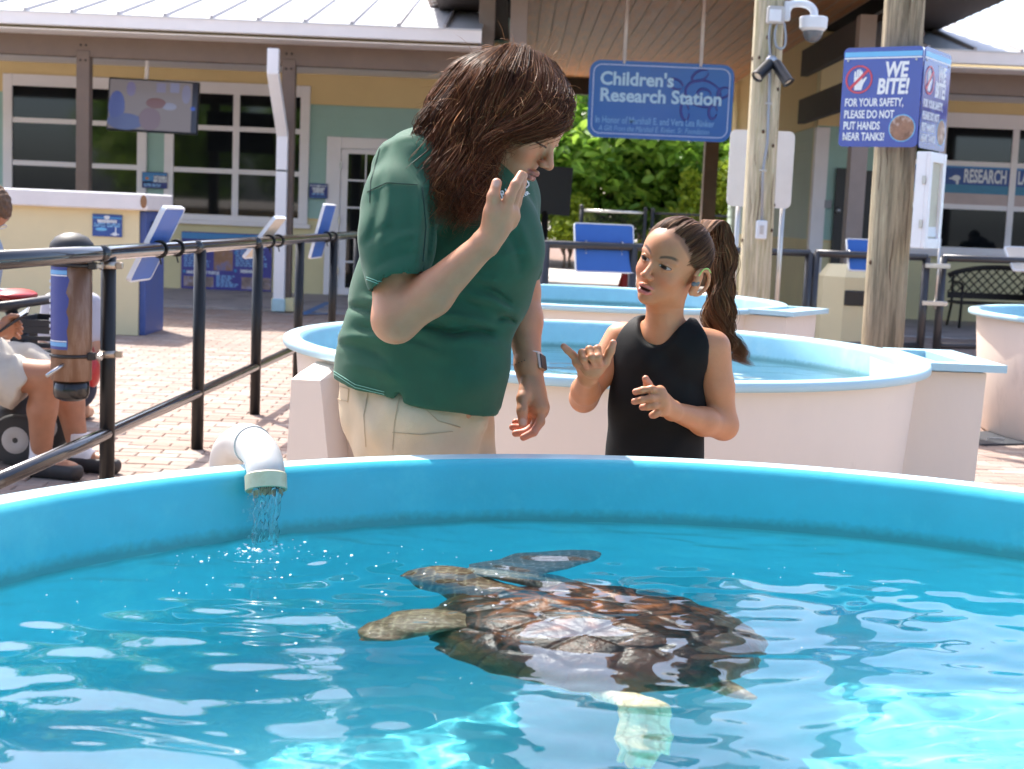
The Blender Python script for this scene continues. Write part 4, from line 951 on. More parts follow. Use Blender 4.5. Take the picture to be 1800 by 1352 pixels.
# white backed board behind the pale pole
wb = thing('board', 'white board with rounded corners behind the pale wooden pole', 'board', (P(1337, 300, 12.0).x, 12.0, 1.4))
for a, b, c, d in ((1281, 1325, 228, 363), (1326, 1394, 230, 366)):
    A_, B_ = P(a, (c + d) / 2, 12.0), P(b, (c + d) / 2, 12.0); zt_, zb_ = P((a + b) / 2, c, 12.0).z, P((a + b) / 2, d, 12.0).z
    MB().prism(rrect(B_.x - A_.x, zt_ - zb_, .05), .02, frame_mat(((A_.x + B_.x) / 2, 12.02, (zt_ + zb_) / 2), (1, 0, 0), (0, 0, 1), (0, -1, 0))).build('sheet', mat('board_white', (0.66, 0.64, 0.62), .5, var=.06) if 'board_white' not in bpy.data.materials else bpy.data.materials['board_white'], wb, world=True)
MB().bb(P(1300, 300, 12).x, P(1380, 300, 12).x, 12.025, 12.06, 1.5, 1.55).build('back_rail', M_GALV, wb, world=True)
for px in (1302, 1380): MB().tube([(P(px, 300, 12.05).x, 12.06, 0), (P(px, 300, 12.05).x, 12.06, 1.75)], .022, 10).build('post', M_GALV, wb, True, world=True)
# ================================================================== signs
M_SIGNB = mat('sign_blue', (0.030, 0.125, 0.42), 0.22, var=0.05, vscale=2, spec=0.6); M_SIGNW = mat('sign_pale_print', (0.42, 0.62, 0.78), 0.4, var=0); M_SIGNL = mat('sign_line', (0.55, 0.62, 0.85), 0.4, var=0)
M_PURP = mat('sign_purple_print', (0.035, 0.035, 0.24), 0.4, var=0); M_TXT2 = mat('sign_soft_print', (0.20, 0.42, 0.72), 0.4, var=0)
YS = 16.5
def prect(x0, x1, y0, y1, Y): a, b = P(x0, (y0 + y1) / 2, Y), P(x1, (y0 + y1) / 2, Y); return (a.x + b.x) / 2, P((x0 + x1) / 2, (y0 + y1) / 2, Y).z, b.x - a.x, P((x0 + x1) / 2, y0, Y).z - P((x0 + x1) / 2, y1, Y).z
cx, cz, W_, H_ = prect(1034, 1288, 110, 246, YS)
cs = thing('hanging_sign', 'rounded blue hanging sign lettered Children\'s Research Station with a turtle outline', 'sign', (cx, YS, cz))
MB().prism(rrect(W_, H_, .13, 8), .03, frame_mat((cx, YS + .015, cz), (1, 0, 0), (0, 0, 1), (0, -1, 0))).build('board', M_SIGNB, cs, world=True)
q = rrect(W_ - .085, H_ - .085, .10, 8); q2 = rrect(W_ - .105, H_ - .105, .09, 8); n = len(q)
V = [(cx + x, YS - .0175, cz + z) for x, z in q] + [(cx + x, YS - .0175, cz + z) for x, z in q2]
mk('border_line', V, [[i, (i + 1) % n, n + (i + 1) % n, n + i] for i in range(n)], M_SIGNL, cs, world=True)
S = lambda px, py: (P(px, py, YS - .02).x, YS - .018, P(px, py, YS - .02).z)
text('lettering', "Children's", .205, FX(S(1055, 138)), M_SIGNW, cs, bold=.006)
text('lettering', 'Research Station', .205, FX(S(1054, 167)), M_SIGNW, cs, bold=.006)
text('lettering', 'In Honor of Marshall E. and Vera Lea Rinker', .108, FX(S(1046, 210)), M_TXT2, cs, bold=.001, width=.70)
text('lettering', 'A Gift From the Marshall E. Rinker, Sr. Foundation', .088, FX(S(1052, 224.5)), M_TXT2, cs, shear=.25, width=.70)
for c_, a, b, rot in (((1188, 148), 13, 8, .4), ((1231, 133), 15, 8, -.5), ((1272, 163), 11, 8, -.6), ((1204, 196), 7, 15, -.15), ((1253, 197), 7, 12, .05), ((1236, 165), 31, 22, .2), ((1238, 166), 12, 9, .2)):
    o = S(*c_); s = YS / FPX
    pts = [(o[0] + s * (a * math.cos(t) * math.cos(rot) - b * math.sin(t) * math.sin(rot)), YS - .017, o[2] - s * (a * math.cos(t) * math.sin(rot) + b * math.sin(t) * math.cos(rot))) for t in np.linspace(.3, 6.1, 26)]
    MB().tube(pts, [.008 + .007 * math.sin(i / 25 * 3.14) for i in range(26)], 6).flat_y(YS - .0156, .08).build('turtle_outline', M_PURP, cs, True, world=True)
for px in (1100, 1235): x = P(px, 60, YS).x; MB().tube([(x, YS, cz + H_ / 2 - .03), (x, YS, ZC + .01)], .022, 10).build('hanging_rod', mat('pale_rod', (0.62, 0.58, 0.56), .4) if 'pale_rod' not in bpy.data.materials else bpy.data.materials['pale_rod'], cs, True, world=True)
# WE BITE sign: two boards at a right angle round the pole
M_WB = mat('bite_sign_blue', (0.030, 0.055, 0.32), 0.12, var=0.04, spec=0.7, coat=.5); M_WBL = mat('bite_sign_cyan', (0.16, 0.47, 0.75), 0.2, var=0); M_WBW = mat('bite_sign_white', (0.78, 0.78, 0.78), 0.3, var=0); M_RED = mat('bite_sign_red', (0.62, 0.06, 0.08), 0.3, var=0)
def photo_mat():
    m = mat('turtle_mouth_photo', (0.30, 0.15, 0.09), .3, var=0.5, vscale=14, dirt=(0.62, 0.45, 0.38), dscale=10, dlo=.5, dhi=.6); return m
M_PHOTO = photo_mat()
ang = R(34); CO = P(1619, 170, 8.60); zt_, zb_ = P(1619, 80, 8.60).z, P(1612, 259, 8.60).z; HB = zt_ - zb_; WB_ = .492
ws_ = thing('warning_sign', 'two sided blue WE BITE warning sign wrapped round the knotty pole', 'sign', (CO.x, CO.y, zb_))
def bite(M, tilt):
    """board drawn in its own plane: x to the right, y up, origin bottom left"""
    B = lambda x, y, z=0.0: M @ Matrix.Translation((x, y, z))
    MB().prism([(x + WB_ / 2, y + HB / 2) for x, y in rrect(WB_, HB, .03, 5)], .008, B(0, 0, -.008)).build('board', M_WB, ws_, world=True)
    MB().prism([(0.006, HB * .905), (WB_ - .006, HB * .905), (WB_ - .006, HB * .955), (.006, HB * .955)], .0012, B(0, 0, 0)).build('cyan_stripe', M_WBL, ws_, world=True)
    MB().prism([(0.006, HB * .886), (WB_ - .006, HB * .886), (WB_ - .006, HB * .900), (.006, HB * .900)], .0012, B(0, 0, 0)).build('white_stripe', M_WBW, ws_, world=True)
    text('lettering', 'WE', .125, B(WB_ * .54, HB * .765, .001), M_WBW, ws_, bold=.0045, shear=.10, width=.72)
    text('lettering', 'BITE!', .125, B(WB_ * .45, HB * .60, .001), M_WBW, ws_, bold=.0045, shear=.10, width=.72)
    for s, x, y, sz in (('FOR YOUR SAFETY,', .05, .445, .066), ('PLEASE DO NOT', .05, .325, .066), ('PUT HANDS', .05, .21, .066), ('NEAR TANKS!', .05, .10, .066)):
        text('lettering', s, sz, B(WB_ * x, HB * y, .001), M_WBW, ws_, bold=.0015, width=.64)
    c = (WB_ * .215, HB * .68); r_ = WB_ * .172
    V = []; n = 48
    for rr in (r_, r_ * .88): V += [M @ Vector((c[0] + rr * math.cos(2 * math.pi * i / n), c[1] + rr * math.sin(2 * math.pi * i / n), .0035)) for i in range(n)]
    mk('red_ring', V, [[i, (i + 1) % n, n + (i + 1) % n, n + i] for i in range(n)], M_RED, ws_, world=True)
    h = MB(); k = r_ / .1
    h.add([M @ Vector((c[0] + x * k, c[1] + y * k, .0015)) for x, y in ((-.030, -.075), (.022, -.075), (.034, -.03), (.058, .012), (.050, .020), (.024, -.005), (.022, .02), (-.038, .02), (-.036, -.03))], [list(range(9))])
    for x, t_ in ((-.031, .052), (-.013, .066), (.003, .068), (.017, .056)):
        h.add([M @ Vector((c[0] + a_ * k, c[1] + b_ * k, .0015)) for a_, b_ in ((x - .0068, .021), (x + .0068, .021), (x + .0068, t_), (x, t_ + .007), (x - .0068, t_))], [[0, 1, 2, 3, 4]])
    h.build('white_hand', M_WBW, ws_, world=True)
    d = r_ * .66
    MB().add([M @ Vector((c[0] + sx * d + ox, c[1] + sx * d + oy, .003)) for sx, ox, oy in ((-1, -.006, .006), (-1, .006, -.006), (1, .006, -.006), (1, -.006, .006))], [[0, 1, 2, 3]]).build('red_slash', M_RED, ws_, world=True)
    c = (WB_ * .80, HB * .19); r_ = WB_ * .165
    for rr, z, nm, mt in ((r_, .001, 'photo_rim', M_WBL), (r_ * .93, .002, 'photo', M_PHOTO)):
        MB().prism([(c[0] + rr * math.cos(2 * math.pi * i / 40), c[1] + rr * math.sin(2 * math.pi * i / 40)) for i in range(40)], z, B(0, 0, .0)).build(nm, mt, ws_, world=True)
    sc = MB()
    for x, y in ((.06, .87), (.92, .87), (.08, .08)): sc.sphere(M @ Vector((WB_ * x, HB * y, .002)), .007, 8, 5)
    sc.build('screw_heads', M_GALV, ws_, world=True)
uf = Vector((math.cos(ang), -math.sin(ang), 0)); us = Vector((math.sin(ang), math.cos(ang), 0)); zz_ = Vector((0, 0, 1))
O1 = Vector((CO.x, CO.y, zb_)) - uf * (WB_ + .004); bite(frame_mat(O1, uf, zz_, uf.cross(zz_)), 0)
O2 = Vector((CO.x, CO.y, zb_)) + us * .012 + uf * .004; bite(frame_mat(O2, us, zz_, us.cross(zz_)), 0)
bc = Vector((CO.x, CO.y, zb_ + .3)) - uf * (WB_ * .5) - uf.cross(zz_) * .035
MB().box(bc, (.36, .05, .06), .004, Matrix((uf, -uf.cross(zz_), zz_)).transposed()).build('bracket', M_GALV, ws_, world=True)
# notice cabinet on the pole
nc = thing('notice_cabinet', 'narrow white glazed notice cabinet on the side of the knotty pole', 'cabinet', P(1612, 350, 8.6))
NH = P(1610, 266, 8.6).z - P(1610, 436, 8.6).z; nz0 = P(1610, 436, 8.6).z; NO = Vector((P(1606, 350, 8.60).x, 8.60, nz0)); NW, ND = .30, .075
Mn = frame_mat(NO, us, zz_, us.cross(zz_))
def nbox(x0, x1, y0, y1, z0, z1, nm, mt, c_=.003):
    MB().box(Mn @ Vector(((x0 + x1) / 2, (y0 + y1) / 2, (z0 + z1) / 2)), (x1 - x0, y1 - y0, z1 - z0), c_, Mn.to_3x3()).build(nm, mt, nc, world=True)
nbox(0, NW, 0, NH, 0, ND - .012, 'case', M_WHITE)
for a in ((0, .05, 0, NH), (NW - .05, NW, 0, NH)): nbox(*a, ND - .0115, ND + .012, 'door_stile', M_WHITE)
for a in ((.0505, NW - .0505, 0, .06), (.0505, NW - .0505, NH - .06, NH)): nbox(*a, ND - .0115, ND + .011, 'door_rail', M_WHITE)
nbox(.051, NW - .051, .061, NH - .061, ND - .0115, ND - .009, 'notice_sheet', mat('faded_paper', (0.52, 0.48, 0.38), .6, var=.12, vscale=6))
nbox(.051, NW - .051, .07, .13, ND - .0088, ND - .006, 'paper_strip', M_PEDGE, 0)
for z in (.12, .38): nbox(-.012, .0, z, z + .05, ND - .03, ND - .01, 'hinge', M_GALV)
# small wall signs, poster
def wall_sign(label, x0, x1, y0, y1, Y, base, items):
    cx, cz, w_, h_ = prect(x0, x1, y0, y1, Y); t = thing('wall_sign', label, 'sign', (cx, Y, cz))
    MB().bb(cx - w_ / 2, cx + w_ / 2, Y - .012, Y, cz - h_ / 2, cz + h_ / 2, .002).build('board', base, t, world=True)
    for it in items:
        if it[0] == 't': text('lettering', it[1], it[2] * h_, FX((cx + (it[3] - .5) * w_, Y - .0135, cz + (it[4] - .5) * h_)), M_LETTER, t, align='CENTER', bold=.004, width=it[5])
        elif it[0] == 'b': MB().bb(cx + (it[1] - .5) * w_, cx + (it[2] - .5) * w_, Y - .0145, Y - .0122, cz + (it[3] - .5) * h_, cz + (it[4] - .5) * h_).build(it[6], it[5], t, world=True)
        elif it[0] == 'e': MB().sphere((cx + (it[1] - .5) * w_, Y - .0122, cz + (it[2] - .5) * h_), (it[3] * w_, .004, it[4] * h_), 16, 8).build(it[6], it[5], t, True, world=True)
        elif it[0] == 'l':
            r_ = random.Random(3); m = MB(); nl = it[5]
            for k in range(nl):
                z = cz + (it[3] + (it[4] - it[3]) * (k + .5) / nl - .5) * h_; x = cx + (it[1] - .5) * w_; xe = cx + (it[2] - .5) * w_ - r_.uniform(0, .1) * w_
                while x < xe:
                    x2 = min(xe, x + r_.uniform(.02, .07)); m.bb(x, x2, Y - .0135, Y - .0122, z - .011, z + .011); x = x2 + .016
            m.build('small_print', M_TXT2, t, world=True)
    return t
M_NAVY = mat('navy_sign', (0.020, 0.035, 0.20), .4, var=.05); M_ORANGE = mat('fish_orange', (0.65, 0.22, 0.05), .5, var=.1); M_CORAL = mat('coral_print', (0.60, 0.20, 0.16), .5, var=.5, vscale=30)
wall_sign('small blue sign with an orange fish beside the right hand window pair', 250, 294, 303, 331, YW - .075, M_NAVY,
          [('b', .02, .98, .82, .95, M_BANL, 'top_stripe'), ('b', .02, .46, .32, .80, M_BANL, 'picture'), ('e', .2, .60, .09, .10, M_ORANGE, 'fish'), ('b', .03, .45, .33, .42, M_CORAL, 'coral'), ('t', 'VITAMIN', .26, .73, .66, .8), ('t', 'SEA ROOM', .22, .73, .46, .8), ('l', .08, .75, .10, .28, 2)])
wall_sign('small navy sign lettered VETERINARY HOSPITAL beside the glazed door', 544, 576, 323, 349, YW - .075, M_NAVY,
          [('b', .0, 1, .83, .88, M_LETTER, 'white_line'), ('e', .5, .85, .10, .07, M_LETTER, 'oval_badge'), ('t', 'VETERINARY', .22, .5, .64, .68), ('t', 'HOSPITAL', .22, .5, .46, .7), ('l', .15, .85, .24, .34, 1), ('b', .03, .95, .06, .10, M_BANL, 'bottom_line')])
M_PIC1 = mat('poster_crab_picture', (0.36, 0.19, 0.11), .5, var=.4, vscale=7, dirt=(0.22, 0.20, 0.36), dscale=4, dlo=.5, dhi=.6); M_PIC2 = mat('poster_turtle_picture', (0.30, 0.22, 0.20), .5, var=.6, vscale=9, dirt=(0.42, 0.38, 0.52), dscale=5, dlo=.5, dhi=.62)
M_POST = mat('poster_blue', (0.055, 0.055, 0.30), .45, var=.12, vscale=2)
wall_sign('large blue information poster with turtle pictures on the yellow wall below the windows', 319, 478, 410, 510, YW - .03, M_POST,
          [('b', .0, 1, .88, .985, M_BANL, 'top_stripe'), ('b', .36, .57, .34, .70, M_PIC1, 'picture'), ('b', .03, .36, .04, .22, M_PIC2, 'picture'), ('b', .67, .995, .03, .24, M_PIC2, 'picture'),
           ('t', 'ANATOMY OF TURTLE', .07, .24, .29, .8), ('t', 'RESEARCH', .07, .75, .34, .9), ('e', .035, .30, .018, .03, M_BANL, 'number_dot'), ('e', .60, .345, .018, .03, M_BANL, 'number_dot'), ('e', .60, .66, .018, .03, M_BANL, 'number_dot'),
           ('l', .03, .33, .38, .78, 9), ('l', .60, .97, .42, .80, 9), ('l', .39, .64, .05, .26, 6)])
# television hung under the porch
tvc = P(270, 187, 17.2)
tv = thing('television', 'flat television showing a turtle operation, hung under the porch roof', 'television', tvc)
tw = P(348, 190, 17.2).x - P(191, 190, 17.2).x; th = P(270, 140, 17.2).z - P(270, 234, 17.2).z; Mt = Matrix.Rotation(R(-9), 3, 'X') @ Matrix.Rotation(R(4), 3, 'Z')
MB().box(tvc, (tw, .06, th), .008, Mt).build('housing', M_BLACK, tv, world=True)
def tvb(x0, x1, z0, z1, d, nm, mt): MB().box(tvc + Mt @ Vector(((x0 + x1) / 2 * tw, -.031 - d, (z0 + z1) / 2 * th)), ((x1 - x0) * tw, .002, (z1 - z0) * th), 0, Mt).build(nm, mt, tv, world=True)
def scr(n, c, s=.17): return mat(n, (0.02, 0.02, 0.02), .25, var=.0, emit=c, estr=s)
tvb(-.485, .485, -.47, .47, 0, 'screen', scr('screen_room', (0.27, 0.23, 0.24)))
def tve(x, z, rx, rz, d, nm, c): MB().sphere(tvc + Mt @ Vector((x * tw, -.031 - d, z * th)), (rx * tw, .0015, rz * th), 24, 10, Mt).build(nm, scr('tv_' + nm, c), tv, True, world=True)
tve(-.40, -.05, .09, .30, .001, 'screen_gown_figure', (0.10, 0.13, 0.36)); tve(-.30, -.33, .20, .16, .001, 'screen_drape', (0.12, 0.15, 0.33)); tve(-.03, -.26, .12, .22, .0015, 'screen_table', (0.24, 0.17, 0.21)); tve(.03, .05, .11, .10, .002, 'screen_turtle', (0.22, 0.11, 0.11))
tve(.18, .0, .08, .07, .0015, 'screen_cloth', (0.32, 0.33, 0.46)); tve(-.25, .30, .05, .14, .001, 'screen_shelf', (0.22, 0.19, 0.34)); tve(.36, .25, .05, .18, .001, 'screen_poster', (0.26, 0.25, 0.38)); tve(.44, -.02, .028, .04, .004, 'screen_emblem', (0.05, 0.12, 0.55))
tvb(.03, .13, .26, .44, .002, 'screen_cabinet', scr('screen_lilac', (0.26, 0.24, 0.37))); tvb(.18, .28, .27, .45, .002, 'screen_cabinet', scr('screen_lilac2', (0.27, 0.27, 0.42))); tvb(.425, .485, -.47, .47, .003, 'screen_border', scr('screen_dark', (0.03, 0.03, 0.05)))
MB().tube([(tvc.x - .1, 17.24, tvc.z + th / 2 - .05), (tvc.x - .1, 17.3, 3.04)], .025, 10).build('ceiling_mount', M_WHITE, tv, True, world=True)
# yellow kiosk with a white cap and its sign
M_KIOSK = mat('kiosk_pale_yellow', (0.74, 0.63, 0.38), .6, var=.05, vscale=2, bump=.08); M_CAP = mat('kiosk_white_cap', (0.78, 0.74, 0.72), .5, var=.05)
kx = P(243, 500, 12.77).x; kzt = P(150, 340, 12.7).z
ki = thing('kiosk_wall', 'pale yellow kiosk wall with thick white cap beside the railing', 'kiosk', (kx - 2, 12.9, 0))
MB().bb(-8, kx, 12.77, 13.5, 0, kzt - .13).build('wall', M_KIOSK, ki, world=True)
MB().bb(kx + .002, kx + .06, 12.80, 13.45, 0, kzt - .14, .004).build('end_post', mat('kiosk_blue_trim', (0.05, 0.09, 0.28), .5), ki, world=True)
MB().bb(-8.1, kx + .10, 12.66, 13.6, kzt - .13, kzt + .02, .012).build('cap', M_CAP, ki, world=True)
MB().sphere((kx + .07, 12.655, kzt - .05), (.03, .008, .06), 10, 6).build('chipped_corner', mat('rust_chip', (0.30, 0.16, 0.08), .9), ki, True, world=True)
wall_sign('blue whale exhibit sign with a white bone picture on the yellow kiosk', 163, 215, 377, 416, 12.765, M_BAN,
          [('b', .0, 1, .80, .88, M_BANL, 'top_stripe'), ('e', .49, .86, .12, .09, M_LETTER, 'oval_badge'), ('t', 'WHALE REMAINS', .155, .5, .68, .72), ('l', .05, .95, .46, .58, 2), ('e', .30, .32, .20, .08, M_WBL, 'whale'), ('e', .76, .12, .09, .08, M_LETTER, 'bone'), ('b', .77, .81, .15, .42, M_LETTER, 'bone_spine'), ('b', .62, .92, .09, .13, M_LETTER, 'bone_wings')])
sp = thing('spotlight', 'small black spotlight fixture on the kiosk end', 'spotlight', P(262, 404, 13.0))
MB().box(P(262, 405, 13.0), (.24, .14, .10), .02).build('housing', M_BLACK, sp, world=True)
MB().tube([P(238, 405, 13.05), P(252, 405, 13.0)], .02, 8).build('arm', M_BLACK, sp, True, world=True); MB().tube([P(267, 398, 13.0), P(268, 389, 13.0)], .014, 8).build('knob', M_BLACK, sp, True, world=True)

# ================================================================== yard things
# black display screen beside the woman
bs = thing('display_screen', 'black display screen on a dark stand before the shrubs', 'screen', (P(960, 335, 20).x, 20, 0))
a, b, c, d = P(900, 287, 20.1), P(1008, 295, 20), P(1001, 380, 20), P(900, 372, 20.1)
yb = Vector((0, .07, 0)); MB().add([a, b, c, d, a + yb, b + yb, c + yb, d + yb], [[0, 3, 2, 1], [4, 5, 6, 7], [0, 1, 5, 4], [1, 2, 6, 5], [2, 3, 7, 6], [3, 0, 4, 7]]).build('screen', M_BLACK, bs, world=True)
x = P(957, 400, 20.1).x; MB().tube([(x, 20.08, 0), (x, 20.08, 1.3)], .05, 10).build('stand', M_BLACK, bs, True, world=True); MB().box((x, 20.08, .03), (.6, .5, .04), .01).build('foot', M_BLACK, bs, world=True)
# traffic cone
cb = G(1098, 500, 0.02)
M_CONE = mat('cone_red', (0.75, 0.05, 0.035), .45, var=.1)
q = P(1098, 478, 22); tc_ = thing('traffic_cone', 'small red traffic cone under the blue panel', 'cone', (q.x, 22, .012))
MB().lathe([(.13, .03), (.125, .06), (.035, .45), (.03, .46)], 24).build('cone', M_CONE, tc_, True); MB().box((0, 0, .016), (.34, .34, .03), .008).build('base', M_CONE, tc_)
# pale octagonal litter bin by the back railing
x = P(1492, 530, 13.4).x; bn = thing('litter_bin', 'pale yellow concrete litter bin with chamfered top beside the knotty pole', 'bin', (x, 13.4, 0))
hz = P(1492, 466, 13.2).z; r8 = [(.30, 0.0), (.31, .03), (.30, hz - .11), (.22, hz), (.0, hz + .005)]
MB().lathe(r8, 8, M=Matrix.Rotation(R(22.5), 3, 'Z')).build('body', M_KIOSK, bn); MB().box((0, -.275, hz - .30), (.22, .04, .14), .01).build('opening', M_BLACK, bn); MB().box((-.24, .22, .35), (.12, .12, .5), .02).build('side_unit', M_GREYBOX, bn)
# cover plate and buttress
q = G(1738, 771, .003); cp = thing('cover_plate', 'dark square metal cover plate set in the brick paving', 'cover plate', q)
MB().box((0, 0, .002), (.46, .46, .012), .004, Matrix.Rotation(R(20), 3, 'Z')).build('plate', mat('dark_plate', (0.04, 0.045, 0.055), .6, .3, var=.3, vscale=20), cp); MB().tube([(-.05, -.12, .008), (-.05, -.12, .02), (.05, -.12, .02), (.05, -.12, .008)], .006, 6).build('lift_handle', M_GALV, cp)
bt = thing('tank_buttress', 'tapered cream block standing against the tank behind the woman', 'block', (P(545, 790, 4.5).x, 4.5, 0))
a0, a1, t0, t1 = P(505, 795, 4.42).x, P(576, 795, 4.42).x, P(512, 672, 4.42).x, P(563, 668, 4.42).x; zt_ = P(540, 668, 4.42).z; zb2 = P(540, 795, 4.42).z
e = (a0 - t0) / (zt_ - zb2); f_ = (a1 - t1) / (zt_ - zb2)
V = [(a0 + e * zb2, 4.40, 0), (a1 + f_ * zb2, 4.40, 0), (t1, 4.42, zt_), (t0, 4.42, zt_), (a0 + e * zb2, 4.75, 0), (a1 + f_ * zb2 + .1, 4.75, 0), (t1 + .06, 4.72, zt_ + .0), (t0 + .02, 4.72, zt_)]
V += [(t1 - .02, 4.46, zt_ + .018), (t0 + .02, 4.46, zt_ + .018), (t1 + .04, 4.70, zt_ + .03), (t0 + .04, 4.70, zt_ + .03)]
MB().add(V, [[0, 1, 2, 3], [1, 5, 6, 2], [5, 4, 7, 6], [4, 0, 3, 7], [3, 2, 8, 9], [2, 6, 10, 8], [7, 3, 9, 11], [9, 8, 10, 11], [6, 7, 11, 10]]).build('block', CREAM, bt, world=True)
# lattice bench on the right porch
bx0, bx1 = P(1676, 500, 18.6).x, P(1860, 500, 18.6).x; be = thing('bench', 'dark metal bench with diamond lattice back under the right porch', 'bench', ((bx0 + bx1) / 2, 18.6, 0))
zs, zt_, zl = P(1720, 531, 18.6).z, P(1720, 473, 18.8).z, P(1720, 515, 18.8).z
M_BENCH = mat('dark_bronze_metal', (0.030, 0.022, 0.020), .5, .3, var=.2)
L = bx1 - bx0
for k in range(4): MB().bb(bx0, bx1, 18.4 + k * .105, 18.49 + k * .105, zs - .03, zs, .005).build('seat_slat', M_BENCH, be, world=True)
MB().bb(bx0, bx1, 18.80, 18.84, zl - .08, zl, .005).build('back_rail', M_BENCH, be, world=True)
n = 16; MB().tube([(bx0 + L * i / n, 18.84, zt_ - .10 + .13 * math.sin(math.pi * i / n) ** .7) for i in range(n + 1)], .032, 8).build('crest_rail', M_BENCH, be, True, world=True)
hgt = zt_ - zl; s = .115
k = -int(hgt / s) - 1
while k * s < L:
    for sg_ in (1, -1):
        q = [(k * s + t_ * (hgt + .0), t_ * hgt) for t_ in np.linspace(0, 1, 14)]; q = [(x_, z_) for x_, z_ in q if 0 <= x_ <= L and zl + z_ < zt_ - .08 + .13 * math.sin(math.pi * min(max(x_ / L, 0), 1)) ** .7]
        if len(q) > 2: MB().tube([(bx0 + (x_ if sg_ > 0 else L - x_), 18.82 + .008 * sg_, zl + z_) for x_, z_ in (q[0], q[-1])], .009, 5).build('lattice_bar', M_BENCH, be, world=True)
    k += 1
for x in (bx0 + .06, bx1 - .06):
    MB().tube([(x, 18.42, 0.012), (x, 18.40, zs - .02), (x, 18.40, zs + .2)], .018, 8).build('front_leg', M_BENCH, be, True, world=True); MB().tube([(x, 18.95, 0.012), (x, 18.82, zs - .05), (x, 18.83, zt_ - .06)], .018, 8).build('back_leg', M_BENCH, be, True, world=True)
    MB().tube(spline([Vector((x, 18.38, zs + .19)), Vector((x, 18.5, zs + .24)), Vector((x, 18.83, zs + .24))]), .02, 8).build('arm_rest', M_BENCH, be, True, world=True)
# ================================================================== people: shared tools
def regions_mesh(s, h, boxes):
    """whole body at voxel h, finer inside the boxes [(lo, hi, h2), ...]"""
    V, F = s.mesh(h); V = relax(V, F, 1, .4); parts = []
    keep = np.ones(len(F), bool)
    for lo, hi, h2 in boxes:
        ins = np.all((V > np.array(lo)) & (V < np.array(hi)), 1); keep &= ~ins[F].all(1)
        v, f = s.mesh(h2, np.array(lo) - h * .6, np.array(hi) + h * .6); parts.append((relax(v, f, 1, .4), f))
    return joinm([(V, F[keep])] + parts)
def organic(name, VF, m, parent, colf=None):
    V, F = VF
    o = mk(name, V, F, m, parent, True, world=True)
    if colf is not None:
        M = np.array(wmat(parent)); paint(o, lambda A: colf(A @ M[:3, :3].T + M[:3, 3]))
    return o
def strands(paths, r, taper=True, sides=3):
    """paths (n, m, 3) to one mesh of thin tubes"""
    n, m, _ = paths.shape
    T = np.gradient(paths, axis=1); T /= np.linalg.norm(T, axis=2, keepdims=True) + 1e-9
    ref = np.array([.31, .52, .79]); N = np.cross(T, ref); N /= np.linalg.norm(N, axis=2, keepdims=True) + 1e-9; B = np.cross(T, N)
    rr = (np.asarray(r).reshape(-1, 1) * np.ones((n, 1))) * (np.interp(np.linspace(0, 1, m), [0, .14, .75, 1], [.22, 1, .9, .15])[None, :] if taper else 1)
    rings = [paths + (N * math.cos(a) + B * math.sin(a)) * rr[..., None] for a in np.arange(sides) * 2 * math.pi / sides]
    V = np.stack(rings, 2).reshape(-1, 3)
    i = (np.arange(n) * m * sides)[:, None, None] + (np.arange(m - 1) * sides)[None, :, None]; k = np.arange(sides)[None, None, :]; k2 = (k + 1) % sides
    F = np.stack([i + k, i + k2, i + sides + k2, i + sides + k], -1).reshape(-1, 4)
    return V, F
def hair_obj(name, V, F, m, parent, tones, per):
    o = mk(name, V, F, m, parent, True, world=True)
    a = o.data.attributes.new('tone', 'FLOAT', 'FACE'); a.data.foreach_set('value', np.repeat(tones, per).astype(np.float32)); return o
def hair_mat(name, c1, c2, c3):
    m = bpy.data.materials.new(name); m.use_nodes = True; n, l = m.node_tree.nodes, m.node_tree.links; b = n['Principled BSDF']
    at = n.new('ShaderNodeAttribute'); at.attribute_name = 'tone'
    cr = n.new('ShaderNodeValToRGB'); e = cr.color_ramp.elements; e[0].color = (*c1, 1); e[1].color = (*c3, 1); k = cr.color_ramp.elements.new(.6); k.color = (*c2, 1)
    l.new(at.outputs['Fac'], cr.inputs[0]); l.new(cr.outputs[0], b.inputs['Base Color']); b.inputs['Roughness'].default_value = 0.45; b.inputs['Specular IOR Level'].default_value = 0.12
    return m
def pt(px, py, Y): return np.array(P(px, py, Y))
def smooth01(a, b, x): t = np.clip((x - a) / (b - a), 0, 1); return t * t * (3 - 2 * t)
def head_frame(fwd, roll_left):
    f = Vector(fwd).normalized(); r0 = f.cross(Vector((0, 0, 1))).normalized(); u0 = r0.cross(f)
    u = u0 * math.cos(roll_left) - r0 * math.sin(roll_left); r_ = r0 * math.cos(roll_left) + u0 * math.sin(roll_left)
    return np.array([list(r_), list(f), list(u)]).T       # columns: right, forward, up
